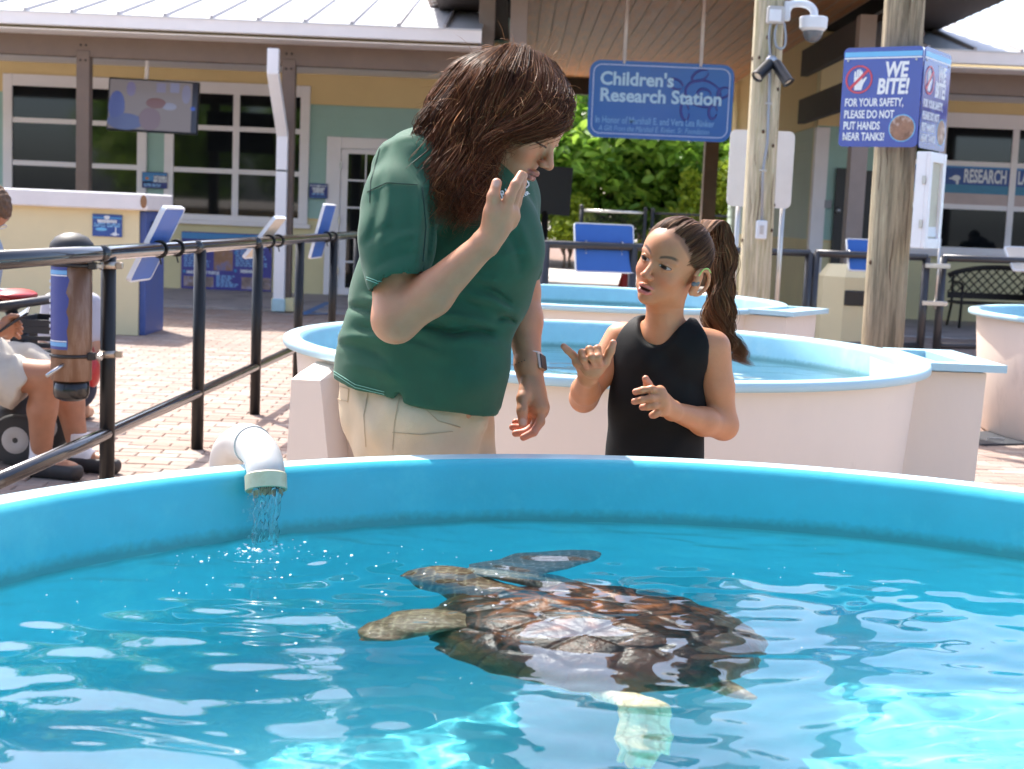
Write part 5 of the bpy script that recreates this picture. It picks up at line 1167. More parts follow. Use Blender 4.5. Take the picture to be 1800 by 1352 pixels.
def head(s, C, Rm, H, ear=True, open_mouth=0.0, wide=1.0, eye_open=1.0):
    """adds a head to the SDF; local x = the person's right, y = forward, z = up, unit = head height"""
    L = lambda x, y, z: C + Rm @ (np.array([x * wide, y, z]) * H)
    E = lambda c, r, k=.03, op='+': s.ell(L(*c), np.array(r) * np.array([wide, 1, 1]) * H, k * H, op, Rm)
    E((0, -.07, .12), (.345, .425, .375)); E((0, .07, .16), (.29, .29, .27), .08); E((0, .10, -.12), (.265, .245, .33), .10)
    E((0, .12, -.29), (.185, .20, .155), .08); E((0, .255, -.405), (.085, .075, .065), .07)
    for x in (-1, 1):
        E((x * .15, .205, -.12), (.11, .10, .10), .06)                       # cheek
        E((x * .195, .0, -.25), (.05, .12, .09), .06)                        # jaw angle
        E((x * .135, .415, .025), (.085, .062, .050), .06, '-')              # socket
        E((x * .135, .262, .02), (.078, .080, .072), .012)                   # eyeball
        s.cap(L(x * .055, .352, .075), L(x * .215, .285, .085), .021 * H, .018 * H, .04 * H)   # brow ridge
        s.chain([L(x * .068, .320, .020), L(x * .105, .345, .043), L(x * .150, .343, .046), L(x * .205, .300, .018)], [.010 * H, .016 * H, .016 * H, .010 * H], .006 * H)   # upper lid
        s.chain([L(x * .070, .318, .006), L(x * .130, .338, -.022), L(x * .200, .298, .010)], [.008 * H, .010 * H, .008 * H], .012 * H)   # lower lid
    s.cap(L(0, .325, .05), L(0, .43, -.125), .030 * H, .044 * H, .045 * H); E((0, .440, -.135), (.045, .040, .038), .02)
    for x in (-1, 1):
        E((x * .048, .395, -.150), (.036, .045, .032), .025); E((x * .026, .428, -.182), (.016, .020, .012), .012, '-')
    om = open_mouth
    s.chain([L(-.098, .315, -.275), L(-.05, .360, -.258), L(-.018, .375, -.250), L(0, .372, -.255), L(.018, .375, -.250), L(.05, .360, -.258), L(.098, .315, -.275)], [.010 * H, .020 * H, .023 * H, .022 * H, .023 * H, .020 * H, .010 * H], .018 * H)
    s.chain([L(-.090, .312, -.285 - om * .3), L(-.04, .355, -.305 - om), L(.04, .355, -.305 - om), L(.090, .312, -.285 - om * .3)], [.010 * H, .026 * H, .026 * H, .010 * H], .018 * H)
    s.chain([L(-.058, .350, -.278 - om * .3), L(0, .395, -.279 - om * .5), L(.058, .350, -.278 - om * .3)], [.005 * H, (.006 + om * .4) * H, .005 * H], .008 * H, '-')
    for x in ((-1, 1) if ear is True else (ear or ())):
        o_ = lambda a, r: L(x * (.372 + .04 * math.cos(a) + .02 * r), -.030 - .098 * r * math.cos(a), -.045 + .145 * r * math.sin(a))   # a = 0 at the back of the ear
        s.ell(L(x * .378, -.022, -.050), np.array([.050, .095, .160]) * H, .02 * H, '+', Rm @ np.array(Matrix.Rotation(R(x * -22), 3, 'Z')))
        s.ell(L(x * .452, -.040, -.030), np.array([.032, .058, .088]) * H, .012 * H, '-', Rm @ np.array(Matrix.Rotation(R(x * -22), 3, 'Z')))
        aa = np.linspace(-2.0, 2.6, 15); s.chain([o_(a, 1) + Rm @ np.array([x * .028 * H * (1 - .4 * abs(a) / 2.6), 0, 0]) for a in aa], [.021 * H] * 15, .008 * H)
        s.ell(L(x * .372, .015, -.175), np.array([.028, .042, .042]) * H, .02 * H); s.ell(L(x * .368, -.040, -.12), np.array([.030, .082, .090]) * H, .02 * H)
    return L
def face_colour(base, C, Rm, H, lip, brow, iris, wide=1.0, cheek=(1.12, .88, .85), lipopen=0.0, look=(0, 0)):
    base = np.array(base); lip = np.array(lip); brow = np.array(brow); iris = np.array(iris)
    def f(A):
        q = ((A - C) @ Rm) / H; x, y, z = q[:, 0] / wide, q[:, 1], q[:, 2]; ax = np.abs(x)
        col = np.tile(base, (len(A), 1)); front = y > .12
        n = (np.sin(A[:, 0] * 91) * np.sin(A[:, 1] * 83 + 1) * np.sin(A[:, 2] * 77 + 2)); col *= (1 + .03 * n)[:, None]
        w = np.exp(-(((ax - .17) / .10) ** 2 + ((z + .14) / .09) ** 2)) * front; col *= 1 + w[:, None] * (np.array(cheek) - 1)
        w = np.exp(-((ax / .05) ** 2 + ((z + .14) / .05) ** 2)) * (y > .36) * .7; col *= 1 + w[:, None] * (np.array(cheek) - 1)
        m = (front & (y > .29)); zl = -.278
        up = smooth01(.016, .006, np.abs(z - (zl + .022 - .10 * ax ** 1.5)) - .004) * smooth01(.105, .085, ax)
        lo = smooth01(.022, .010, np.abs(z - (zl - .030 - lipopen + .9 * ax * ax * 2)) - .006) * smooth01(.095, .075, ax)
        w = np.clip(up + lo, 0, 1) * m; col = col * (1 - w[:, None]) + lip * w[:, None]
        dk = smooth01(.012 + lipopen * .8, .004 + lipopen * .5, np.abs(z - (zl - lipopen * .45))) * smooth01(.085, .06, ax) * m * .85; col = col * (1 - dk[:, None]) + np.array([.10, .02, .02]) * dk[:, None]
        bz = .112 + .045 * np.sin(np.clip((ax - .05) / .19, 0, 1) * 2.3) - .02
        w = smooth01(.022, .008, np.abs(z - bz)) * smooth01(.045, .07, ax) * smooth01(.245, .20, ax) * front * .85; col = col * (1 - w[:, None]) + brow * w[:, None]
        ez = ((ax - .137) / .066) ** 2 + ((z - .014) / .0215) ** 2; eye = (ez < 1) & (y > .25)
        col[eye] = (.40, .37, .35)
        sx = np.where(x > 0, 1, -1); ir = ((x - sx * .135 - look[0]) ** 2 + (z - .017 - look[1]) ** 2)
        col[eye & (ir < .039 ** 2)] = iris; col[eye & (ir < .016 ** 2)] = (.004, .004, .004)
        lid = (np.abs(ez - 1.12) < .30) & (z > .020) & (y > .22); col[lid] = col[lid] * .22
        lid = (np.abs(ez - 1.12) < .14) & (z <= .020) & (y > .22); col[lid] = col[lid] * .6
        return col
    return f
def finger(s, pts, r0, r1, k=.006):
    n = len(pts); rr = np.linspace(r0, r1, n); s.chain(pts, list(rr), k)
def hand(s, wrist, rw, mcps, fingers, thumb, rp=.011, rf=(.0085, .0068), rt=(.0105, .0075), k=.010):
    for m_ in mcps: s.cap(wrist, m_, rw * .82, rp, k)
    for a, b in zip(mcps[:-1], mcps[1:]): s.cap(a, b, rp, rp, k)
    for f in fingers: finger(s, f, *rf, .004)
    finger(s, thumb, *rt, .007)
def skin_mat(name):
    m = mat(name, (1, 1, 1), .46, var=.08, vscale=28, bump=.06, bscale=350, sub=.12, attr='Col', spec=.4); return m
SKIN = skin_mat('skin')
# ================================================================== the girl
GZ = 3.15
girl = thing('person', 'girl in a black tank top with a long ponytail signing with both hands', 'person', (P(1150, 700, GZ).x, GZ, 0))
H = .196
gf = (-math.sin(R(36)), -math.cos(R(36)), .02); GR = head_frame(gf, R(19)); GC = pt(1153, 461, GZ - .10) - GR @ (np.array([0, .315, .02]) * H)
s = SDF(); head(s, GC, GR, H, (-1,), .022)
GL = lambda x, y, z: GC + GR @ (np.array([x, y, z]) * H)
tf = np.array([-.25, -.97, 0]); 
nb = pt(1166, 588, GZ + .0)
s.cap(GL(0, -.10, -.25), nb, .039, .043, .03); s.cap(GL(0, -.12, -.05), GL(0, -.12, -.35), .045, .04, .02)
def girl_torso(s, o, k=.03):
    s.cap(pt(1150, 812, GZ + .02), pt(1155, 720, GZ + .02), .094 + o, .094 + o, k, flat=(tf, .72))
    s.cap(pt(1155, 720, GZ + .02), pt(1158, 645, GZ + .015), .094 + o, .097 + o, k, flat=(tf, .72))
    s.cap(pt(1112, 604, GZ + .06), pt(1222, 612, GZ - .02), .046 + o, .048 + o, .035, flat=(tf, .95))
    s.cap(pt(1105, 590, GZ + .07), nb, .026 + o, .034 + o, .03); s.cap(pt(1236, 596, GZ - .02), nb, .026 + o, .034 + o, .03)
girl_torso(s, -.009)
# hips and legs down to the ground
s.cap(pt(1150, 812, GZ + .02), pt(1150, 860, GZ + .03), .10, .108, .03, flat=(tf, .8))
for dx in (-38, 38):
    hip = pt(1150 + dx, 870, GZ + .03); kn = np.array([hip[0] + .01, GZ + .02, .36]); an = np.array([hip[0] + .01, GZ + .05, .06])
    s.chain([hip, kn, an], [.070, .046, .031], .02); s.cap(an, an + np.array([0, -.13, -.025]), .034, .026, .015)
# her right arm: the forearm comes up towards the camera
sh, el, wr = pt(1091, 597, GZ + .06), pt(1026, 700, GZ + .02), pt(1034, 662, GZ - .16)
s.chain([sh, sh * .5 + el * .5, el], [.039, .033, .029], .018); s.chain([el, el * .55 + wr * .45 + np.array([0, 0, -.004]), wr], [.032, .031, .0205], .012)
hz = GZ - .20
mc = [pt(1016, 636, hz), pt(1027, 630, hz), pt(1040, 628, hz), pt(1053, 632, hz)]
fg = [[mc[0], pt(1006, 623, hz - .005), pt(998, 616, hz - .01), pt(991, 609, hz - .012)],
      [mc[1], pt(1023, 620, hz - .022), pt(1026, 632, hz - .036), pt(1031, 642, hz - .024)],
      [mc[2], pt(1036, 614, hz - .022), pt(1040, 628, hz - .038), pt(1045, 640, hz - .026)],
      [mc[3], pt(1050, 613, hz - .020), pt(1052, 628, hz - .036), pt(1055, 640, hz - .024)]]
th = [pt(1050, 650, hz + .015), pt(1064, 636, hz - .008), pt(1073, 617, hz - .014), pt(1078, 603, hz - .016)]
hand(s, wr, .021, mc, fg, th, .0105, (.0082, .0066), (.0105, .0074))
s.ell(pt(1042, 648, hz - .008), (.024, .012, .022), .012)
# her left arm: bent across the body
sh2, el2, wr2 = pt(1252, 612, GZ - .01), pt(1272, 748, GZ + .00), pt(1182, 722, GZ - .13)
s.chain([sh2, sh2 * .5 + el2 * .5, el2], [.041, .034, .031], .018); s.chain([el2, el2 * .6 + wr2 * .4 + np.array([0, 0, -.004]), wr2], [.032, .0305, .0195], .014)
hy = GZ - .175
mc2 = [pt(1160, 688, hy), pt(1164, 700, hy - .004), pt(1165, 711, hy), pt(1164, 722, hy + .008)]
fg2 = [[mc2[0], pt(1146, 684, hy - .014), pt(1130, 686, hy - .012), pt(1117, 689, hy - .004)],
       [mc2[1], pt(1145, 700, hy - .020), pt(1128, 703, hy - .018), pt(1115, 706, hy - .008)],
       [mc2[2], pt(1150, 713, hy - .016), pt(1139, 715, hy - .014), pt(1129, 716, hy - .004)],
       [mc2[3], pt(1155, 726, hy - .004), pt(1150, 729, hy - .004), pt(1146, 730, hy + .002)]]
th2 = [pt(1168, 712, hy + .02), pt(1150, 692, hy + .022), pt(1139, 676, hy + .012), pt(1135, 666, hy + .008)]
hand(s, wr2, .021, mc2, fg2, th2, .0105, (.0084, .0070), (.0100, .0076))
hb = [GC - .20, GC + .20]; hb[0] = GC - np.array([.17, .17, .135]); hb[1] = GC + np.array([.17, .17, .14])
def box_of(P_, pad): P_ = np.array(P_); return P_.min(0) - pad, P_.max(0) + pad
bx = [(hb[0], hb[1], .0015), (*box_of([wr] + mc + sum(fg, []) + th, .016), .0015), (*box_of([wr2] + mc2 + sum(fg2, []) + th2, .016), .0015)]
skin_g = (.50, .218, .108)
fc = face_colour(skin_g, GC, GR, H, (.56, .16, .13), (.045, .022, .012), (.022, .011, .007), lipopen=.020, look=(.012, -.004))
tips = np.array([f[-1] for f in fg + fg2] + [th[-1], th2[-1]])
def girl_col(A):
    c = fc(A)
    d = np.min(np.linalg.norm(A[:, None, :] - tips[None], axis=2), 1) if len(A) < 400000 else np.full(len(A), 1.)
    u = (((A - GC) @ GR) / H - np.array([0, -.07, .12])) / np.array([.345, .425, .375]); az = np.arctan2(np.abs(u[:, 0]), u[:, 1])
    zh_ = np.interp(az, [0, .5, .8, 1.05, 1.37, 1.72, 2.06, 2.5, 3.15], [.64, .57, .34, .08, .08, .07, -.42, -.60, -.66]); hw = smooth01(-.07, .06, u[:, 2] - zh_) * (np.linalg.norm(u, axis=1) < 1.25) * .6 * (np.linalg.norm(u, axis=1) > .8)
    hw *= (np.linalg.norm(A - GC, axis=1) < .125); c = c * (1 - hw[:, None]) + np.array([.10, .05, .028]) * hw[:, None]
    w = smooth01(.018, .006, d) * .35; c = c * (1 - w[:, None]) + np.array([.58, .22, .17]) * w[:, None]
    return c
gbody = organic('body', regions_mesh(s, .0042, bx), SKIN, girl, girl_col)
# tank top
M_TANK = mat('black_jersey', (0.006, 0.006, 0.0065), .75, var=.2, vscale=40, bump=.10, bscale=500, spec=.22)
t = SDF(); girl_torso(t, .0058)
t.cap(pt(1150, 800, GZ + .02), pt(1150, 850, GZ + .02), .106, .112, .02, flat=(tf, .76))
t.ell(pt(1153, 566, GZ - .075), (.056, .085, .058), .010, '-'); t.ell(nb + np.array([0, 0, .03]), (.056, .060, .046), .010, '-')
for q, r_ in ((pt(1078, 604, GZ + .07), .046), (pt(1268, 612, GZ - .02), .054)): t.cap(q, q + np.array([0, 0, .06]), r_, r_, .012, '-')
t.cap(pt(1084, 632, GZ + .05), pt(1083, 640, GZ + .05), .026, .02, .012, '-'); t.cap(pt(1258, 640, GZ - .02), pt(1256, 665, GZ - .02), .036, .022, .012, '-')
def folds(X):
    x, y, z = X[..., 0], X[..., 1], X[..., 2]
    xm = (x - pt(1155, 700, GZ)[0]); mk_ = np.exp(-(xm / .062) ** 4)
    return mk_ * (.0034 * np.sin(62 * (x + .55 * z)) * np.exp(-((z - .92) / .05) ** 2) + .0018 * np.sin(45 * (x * .3 + z) + 4 * np.sin(9 * x)) + .0014 * np.sin(75 * (x - .9 * z))) - .0012
lo, hi = box_of([pt(1050, 830, GZ), pt(1270, 560, GZ)], .15); t.fun(folds, lo, hi, 0, 'd')
V, F = t.mesh(.0030); organic('tank_top', (relax(V, F, 2, .4), F), M_TANK, girl)
# trim band of the neckline is part of the jersey; denim shorts
d_ = SDF(); d_.cap(pt(1150, 806, GZ + .02), pt(1150, 870, GZ + .03), .097, .108, .03, flat=(tf, .72))
for dx in (-38, 38): hip = pt(1150 + dx, 870, GZ + .03); d_.cap(hip, np.array([hip[0], GZ + .025, .45]), .082, .068, .02)
V, F = d_.mesh(.006); organic('denim_shorts', (V, F), mat('denim', (0.06, 0.085, 0.14), .8, var=.25, vscale=120, bump=.2, bscale=300), girl)
M_SHOE = mat('white_canvas_shoe', (0.6, 0.6, 0.6), .7)
for dx in (-38, 38):
    hip = pt(1150 + dx, 870, GZ + .03); q = np.array([hip[0] + .01, GZ + .05, .05]); sh_ = SDF(); sh_.cap(q + np.array([0, .02, 0]), q + np.array([0, -.13, -.012]), .042, .035, .02); sh_.fun(lambda X: .0 - X[..., 2], (q - .3), (q + .3), .004, '&'); V, F = sh_.mesh(.006); organic('shoe', (V, F), M_SHOE, girl)
# hair: pulled back cap, then a long curly ponytail
GHAIR = hair_mat('girl_brown_hair', (0.045, 0.020, 0.011), (0.18, 0.085, 0.040), (0.52, 0.29, 0.14))
rng = np.random.default_rng(11)
cc = np.array([0, -.07, .12]); cr_ = np.array([.345, .425, .375])
base_dir = np.array([-.05, -.80, .60]); base_dir /= np.linalg.norm(base_dir)
# hairline: points round the face and nape
def hl(n):
    a = rng.uniform(-math.pi, math.pi, n)
    x = np.sin(a); 
    # forehead centre a=0, temples, behind the ears, nape a=pi
    aa = np.abs(a)
    K = [0, .5, .9, 1.25, 1.5, 1.75, 2.0, 2.7, 3.15]
    z = np.interp(aa, K, [.60, .54, .32, .02, -.02, -.10, -.42, -.62, -.66]); y = np.interp(aa, K, [.80, .74, .68, .52, .2, -.15, -.42, -.62, -.70])
    xx = np.sign(x) * np.sqrt(np.clip(1 - z * z - y * y, 0.0, 1))
    return np.stack([xx, y, z], 1)
n = 5200; S0 = hl(n); S0 /= np.linalg.norm(S0, axis=1)[:, None]
f0 = rng.random(n) ** 1.3 * .80 - .05 + rng.normal(size=n) * .012; om = np.arccos(np.clip(S0 @ base_dir, -1, 1)); m_ = 14
tt = (f0[:, None] + (1 - f0)[:, None] * np.linspace(0, 1, m_)[None, :])
sl_ = (np.sin((1 - tt) * om[:, None])[..., None] * S0[:, None] + np.sin(tt * om[:, None])[..., None] * base_dir) / np.sin(om)[:, None, None]
wob = .010 * np.sin(tt * 9 + rng.random((n, 1)) * 6.3); bulge = 1.036 + .105 * rng.random((n, 1)) ** 1.5 * np.sin(np.clip(tt, 0, 1) * math.pi) + wob * np.sin(tt * math.pi)
tang = np.cross(S0, base_dir); tang /= np.linalg.norm(tang, axis=1)[:, None] + 1e-9
loc = cc + sl_ * cr_ * bulge[..., None] + tang[:, None, :] * (.012 * np.sin(tt * 7 + rng.random((n, 1)) * 6.3))[..., None] * np.sin(tt * math.pi)[..., None]
W = GC + (loc.reshape(-1, 3) * H) @ GR.T; Vh, Fh = strands(W.reshape(n, m_, 3), rng.uniform(.0006, .0014, n))
parts = [(Vh, Fh)]; grp = np.floor((np.arctan2(S0[:, 0], S0[:, 1]) + 3.2) * 26).astype(int); tones = [np.clip(rng.normal(.30, .10, n) + (rng.random(400)[grp] - .5) * .55, 0, 1)]; pers = [(m_ - 1) * 3]
HLA, HLZ = [0, .5, .8, 1.05, 1.37, 1.72, 2.06, 2.5, 3.15], [.64, .57, .34, .02, .0, -.08, -.42, -.60, -.66]
cap_ = SDF(); cap_.ell(GC + GR @ (cc * H), cr_ * H * 1.030, 0, '+', GR)
def face_cut(X):
    q = ((X - GC) @ GR) / H; x, y, z = q[..., 0], q[..., 1], q[..., 2]
    u = (q - cc) / cr_; a = np.arctan2(np.abs(u[..., 0]), u[..., 1]); zl = np.interp(a, HLA, HLZ)
    return (u[..., 2] - zl) * .3 * H * -1
cap_.fun(face_cut, GC - .2, GC + .2, .004, '&')
V, F = cap_.mesh(.0025); M_CAPH = mat('hair_base_brown', (0.060, 0.027, 0.014), .8, var=.3, spec=.1, vscale=60, stretch=(1, 1, 1))
hcap = organic('hair', (V, F), M_CAPH, girl)
hair_obj('combed_hair', Vh, Fh, GHAIR, girl, tones[0], (m_ - 1) * 3)
# fine baby hairs along the hairline
nb_ = 900; kb = rng.integers(0, 5200, nb_); s0 = S0[kb]; tt = np.linspace(-.10, .16, 8)[None, :] + rng.normal(size=(nb_, 1)) * .02; omb = np.arccos(np.clip(s0 @ base_dir, -1, 1))
sb = (np.sin((1 - tt) * omb[:, None])[..., None] * s0[:, None] + np.sin(tt * omb[:, None])[..., None] * base_dir) / np.sin(omb)[:, None, None]
lb = cc + sb * cr_ * (1.004 + .03 * np.linspace(0, 1, 8))[None, :, None]; fr_m = s0[:, 1] > -.1; lb = lb[fr_m]; nb_ = len(lb)
Wb = (GC + (lb.reshape(-1, 3) * H) @ GR.T).reshape(nb_, 8, 3); Vb, Fb = strands(Wb, rng.uniform(.00025, .0005, nb_)); hair_obj('baby_hairs', Vb, Fb, GHAIR, girl, np.clip(rng.normal(.4, .12, nb_), 0, 1), 7 * 3)
# ponytail
pb = GL(*(cc + base_dir * cr_ * 1.02))
pc = [pb, pt(1254, 388, GZ + .10), pt(1268, 412, GZ + .11), pt(1271, 465, GZ + .10), pt(1264, 530, GZ + .08), pt(1272, 585, GZ + .06), pt(1288, 622, GZ + .05), pt(1303, 642, GZ + .05)]
pc = np.array([list(v) for v in spline([Vector(p) for p in pc], 6)]); m_ = len(pc); n = 2300
tq = np.linspace(0, 1, m_); wid = np.interp(tq, [0, .12, .35, .6, .85, 1], [.007, .016, .021, .023, .024, .026])
ncl = 17; clump = rng.integers(0, ncl, n); co = rng.normal(size=(ncl, 2)); co /= np.maximum(1, np.linalg.norm(co, axis=1))[:, None]; cph = rng.random(ncl) * 6.3; cfr = rng.uniform(24, 36, ncl); clen = rng.uniform(.72, 1.0, ncl)
dirs = np.array([[1, 0, 0], [0, 1, 0]])
off = co[clump] * 1.0 + rng.normal(size=(n, 2)) * .19
ln = np.clip(clen[clump] * rng.uniform(.82, 1.06, n), .4, 1.05); ti = np.clip(tq[None, :] * ln[:, None], 0, 1)
cx_ = np.stack([np.interp(ti, tq, pc[:, k]) for k in range(3)], -1); wi = np.interp(ti, tq, wid)
amp = np.interp(ti, [0, .2, .45, 1], [0, .003, .009, .013])
phj = cph[clump][:, None] + rng.normal(size=(n, 1)) * .16; amp = amp * rng.uniform(.4, 1.3, ncl)[clump][:, None]; wv1 = amp * np.sin(cfr[clump][:, None] * ti + phj); wv2 = amp * np.cos(cfr[clump][:, None] * ti * .8 + phj * 1.3)
paths = cx_ + off[:, None, 0:1] * wi[..., None] * dirs[0] + off[:, None, 1:2] * wi[..., None] * dirs[1] + wv1[..., None] * dirs[0] + wv2[..., None] * dirs[1]
paths += rng.normal(size=(n, 1, 3)) * (np.interp(ti, [0, .3, 1], [.0005, .0010, .0026]))[..., None]
Vp, Fp = strands(paths, rng.uniform(.0005, .0010, n)); tone = np.clip(rng.normal(.42, .15, n) + (rng.random(ncl)[clump] - .5) * .45, 0, 1)
hair_obj('ponytail', Vp, Fp, GHAIR, girl, tone, (m_ - 1) * 3)
MB().lathe([(.0125, -.004), (.0155, -.002), (.0155, .003), (.0125, .004)], 16, pb * .75 + np.array(pc[3]) * .25, closed=True).build('hair_tie', M_BLACK, girl, True, world=True)
# stray hairs
n = 170; k = rng.integers(0, 5200, n); st = W.reshape(5200, 14, 3)[k, 5]; m_ = 8
dv = (st - GC) / np.linalg.norm(st - GC, axis=1)[:, None]; tt = np.linspace(0, 1, m_)
sd = rng.normal(size=(n, 3)) * .35 + dv; paths = st[:, None] + sd[:, None] * (tt * .018)[None, :, None] * rng.uniform(.4, 1.3, (n, 1, 1)) - np.array([0, 0, 1]) * (tt ** 2 * .008)[None, :, None]
Vs, Fs = strands(paths, .00028); hair_obj('stray_hairs', Vs, Fs, GHAIR, girl, np.full(n, .75), (m_ - 1) * 3)
# hearing device behind her left ear
hd = thing('hearing_aid', 'grey ear mould with a lime green tube in the girl\'s ear', 'hearing aid', Vector(GL(-.37, .0, -.04)))
mm = SDF(); mm.ell(GL(-.405, .025, -.05), (.0068, .0078, .0095), .002); mm.ell(GL(-.395, .065, -.075), (.005, .005, .005), .004); V, F = mm.mesh(.0015); organic('ear_mould', (V, F), mat('grey_silicone', (0.10, 0.11, 0.12), .4), hd)
MB().tube(spline([Vector(GL(*p)) for p in ((-.41, .045, .03), (-.42, .02, .105), (-.435, -.05, .125), (-.45, -.12, .085))]), .0016, 8).build('tube', mat('lime_plastic', (0.35, 0.55, 0.12), .3), hd, True, world=True)
# ================================================================== the woman
WZ = 2.92
woman = thing('person', 'woman in a dark green polo shirt and khaki trousers leaning over with long brown hair', 'person', (P(730, 700, WZ).x, WZ, 0))
HW = .232
wf = (.80, -.34, -.50); WR = head_frame(wf, R(6)); WC = pt(957, 250, WZ - .03) - WR @ (np.array([.10, .325, .02]) * HW)
s = SDF(); head(s, WC, WR, HW, True, .0)
WL = lambda x, y, z: WC + WR @ (np.array([x, y, z]) * HW)
nbw = pt(822, 318, WZ + .02)
s.cap(WL(0, -.10, -.15), nbw, .056, .062, .03)
va = np.array([.12, .99, 0])
# trunk under the shirt, hips, legs
s.chain([pt(742, 690, WZ + .03), pt(765, 560, WZ + .03), pt(795, 430, WZ + .02), pt(800, 350, WZ + .02)], [.135, .135, .135, .10], .03, flat=(va, .75))
hipn, hipf = pt(718, 745, WZ + .0), pt(792, 745, WZ + .13)
for hp, dx in ((hipn, 0), (hipf, .02)):
    kn = np.array([hp[0] + .03 + dx, hp[1] + .0, .44]); an = np.array([hp[0] - .02, hp[1] + .02, .08])
    s.chain([hp, kn, an], [.080, .060, .042], .02); s.cap(an, an + np.array([.15, -.06, -.04]), .045, .032, .02)
# near (right) arm with the hand raised to the chin
shn, eln, wrn = pt(688, 335, WZ - .17), pt(695, 562, WZ - .25), pt(853, 428, WZ - .28)
shn = pt(700, 335, WZ - .15)
s.chain([shn * .7 + eln * .3, shn * .4 + eln * .6, eln], [.050, .047, .043], .02)
fm = eln * .62 + wrn * .38 + np.array([.004, 0, -.006])
s.chain([eln, fm, wrn], [.0425, .0400, .0245], .016)
zh = WZ - .29
mcw = [pt(889, 370, zh - .006), pt(897, 372, zh + .010), pt(900, 380, zh + .024), pt(897, 390, zh + .036)]
fgw = [[mcw[0], pt(896, 346, zh - .012), pt(906, 325, zh - .006), pt(916, 307, zh + .010)],
       [mcw[1], pt(904, 348, zh + .010), pt(913, 326, zh + .016), pt(920, 309, zh + .028)],
       [mcw[2], pt(907, 356, zh + .026), pt(914, 336, zh + .032), pt(919, 320, zh + .042)],
       [mcw[3], pt(905, 358, zh + .038), pt(908, 346, zh + .042), pt(909, 340, zh + .046)]]
thw = [pt(862, 402, zh + .0), pt(864, 372, zh - .012), pt(867, 346, zh - .014), pt(873, 322, zh - .006)]
hand(s, wrn, .0275, mcw, fgw, thw, .0125, (.0112, .0080), (.0135, .0094), .009)
s.ell(pt(872, 388, zh + .004), (.022, .018, .034), .02)
# far (left) arm hanging
shf, elf, wrf = pt(895, 350, WZ + .14), pt(914, 512, WZ + .17), pt(929, 640, WZ + .10)
s.chain([shf, elf, elf * .6 + wrf * .4, wrf], [.052, .042, .040, .0268], .018)
zf = WZ + .08
mcf = [pt(952, 716, zf - .02), pt(948, 722, zf - .002), pt(942, 724, zf + .014), pt(934, 722, zf + .028)]
fgf = [[mcf[0], pt(950, 742, zf - .032), pt(938, 760, zf - .040), pt(920, 769, zf - .040)],
       [mcf[1], pt(940, 748, zf - .016), pt(924, 760, zf - .022), pt(906, 762, zf - .022)],
       [mcf[2], pt(930, 744, zf + .004), pt(916, 752, zf + .002), pt(901, 751, zf + .0)],
       [mcf[3], pt(924, 738, zf + .022), pt(914, 743, zf + .020), pt(906, 742, zf + .018)]]
thf = [pt(926, 672, zf - .004), pt(919, 700, zf - .030), pt(918, 722, zf - .044), pt(919, 744, zf - .046)]
hand(s, wrf, .028, mcf, fgf, thf, .0135, (.0102, .0076), (.0145, .0095), .016)
s.ell(pt(938, 700, zf - .004), (.020, .020, .034), .02)
skin_w = (.47, .215, .120)
fcw = face_colour(skin_w, WC, WR, HW, (.33, .12, .10), (.05, .028, .018), (.05, .03, .02), look=(0, -.02))
tipw = np.array([f[-1] for f in fgf] + [f[-2] for f in fgf] + [thf[-1]]); nail = np.array([list(pt(873, 321, zh - .018)), list(pt(919, 742, zf - .056))])
def wcol(A):
    c = fcw(A); q = ((A - WC) @ WR) / HW
    # lowered lids
    e_ = (((np.abs(q[:, 0]) - .137) / .07) ** 2 + ((q[:, 2] - .014) / .024) ** 2 < 1) & (q[:, 1] > .25); c[e_] = np.array(skin_w) * .85
    lash = (((np.abs(q[:, 0]) - .137) / .075) ** 2 < 1) & (np.abs(q[:, 2] + .012) < .009) & (q[:, 1] > .22); c[lash] = (.03, .015, .01)
    d = np.min(np.stack([np.linalg.norm(A - t_, axis=1) for t_ in tipw]), 0); w = smooth01(.030, .010, d) * .35; c = c * (1 - w[:, None]) + np.array([.56, .16, .13]) * w[:, None]
    d = np.min(np.stack([np.linalg.norm(A - t_, axis=1) for t_ in nail]), 0); w = smooth01(.010, .006, d) * .6; c = c * (1 - w[:, None]) + np.array([.60, .38, .32]) * w[:, None]
    return c
bx = [(WC - np.array([.15, .15, .15]), WC + np.array([.17, .15, .15]), .0018), (*box_of([wrn] + mcw + sum(fgw, []) + thw, .02), .0017), (*box_of([wrf] + mcf + sum(fgf, []) + thf, .02), .0017)]
wbody = organic('body', regions_mesh(s, .005, bx), SKIN, woman, wcol)
# ---- polo shirt
def polo_mat():
    m = mat('dark_green_pique', (0.019, 0.078, 0.045), .8, var=.10, vscale=30, bump=.10, bscale=700, spec=.3)
    m.node_tree.nodes['Principled BSDF'].inputs['Sheen Weight'].default_value = .10; m.node_tree.nodes['Principled BSDF'].inputs['Sheen Roughness'].default_value = .4
    return m
M_POLO = polo_mat()
t = SDF()
t.chain([pt(727, 715, WZ + .03), pt(738, 660, WZ + .03), pt(748, 610, WZ + .03), pt(757, 550, WZ + .025), pt(786, 480, WZ + .02), pt(796, 405, WZ + .02), pt(798, 345, WZ + .03)], [.169, .171, .167, .164, .172, .168, .128], .03, flat=(va, .82))
t.ell(pt(750, 318, WZ - .0), (.106, .120, .108), .06)                          # rounded upper back
t.ell(pt(882, 352, WZ + .10), (.072, .085, .085), .05)                         # far shoulder and chest
t.ell(pt(862, 430, WZ - .03), (.098, .11, .095), .05)                          # bust
t.ell(pt(796, 640, WZ - .02), (.09, .10, .085), .04)                           # belly
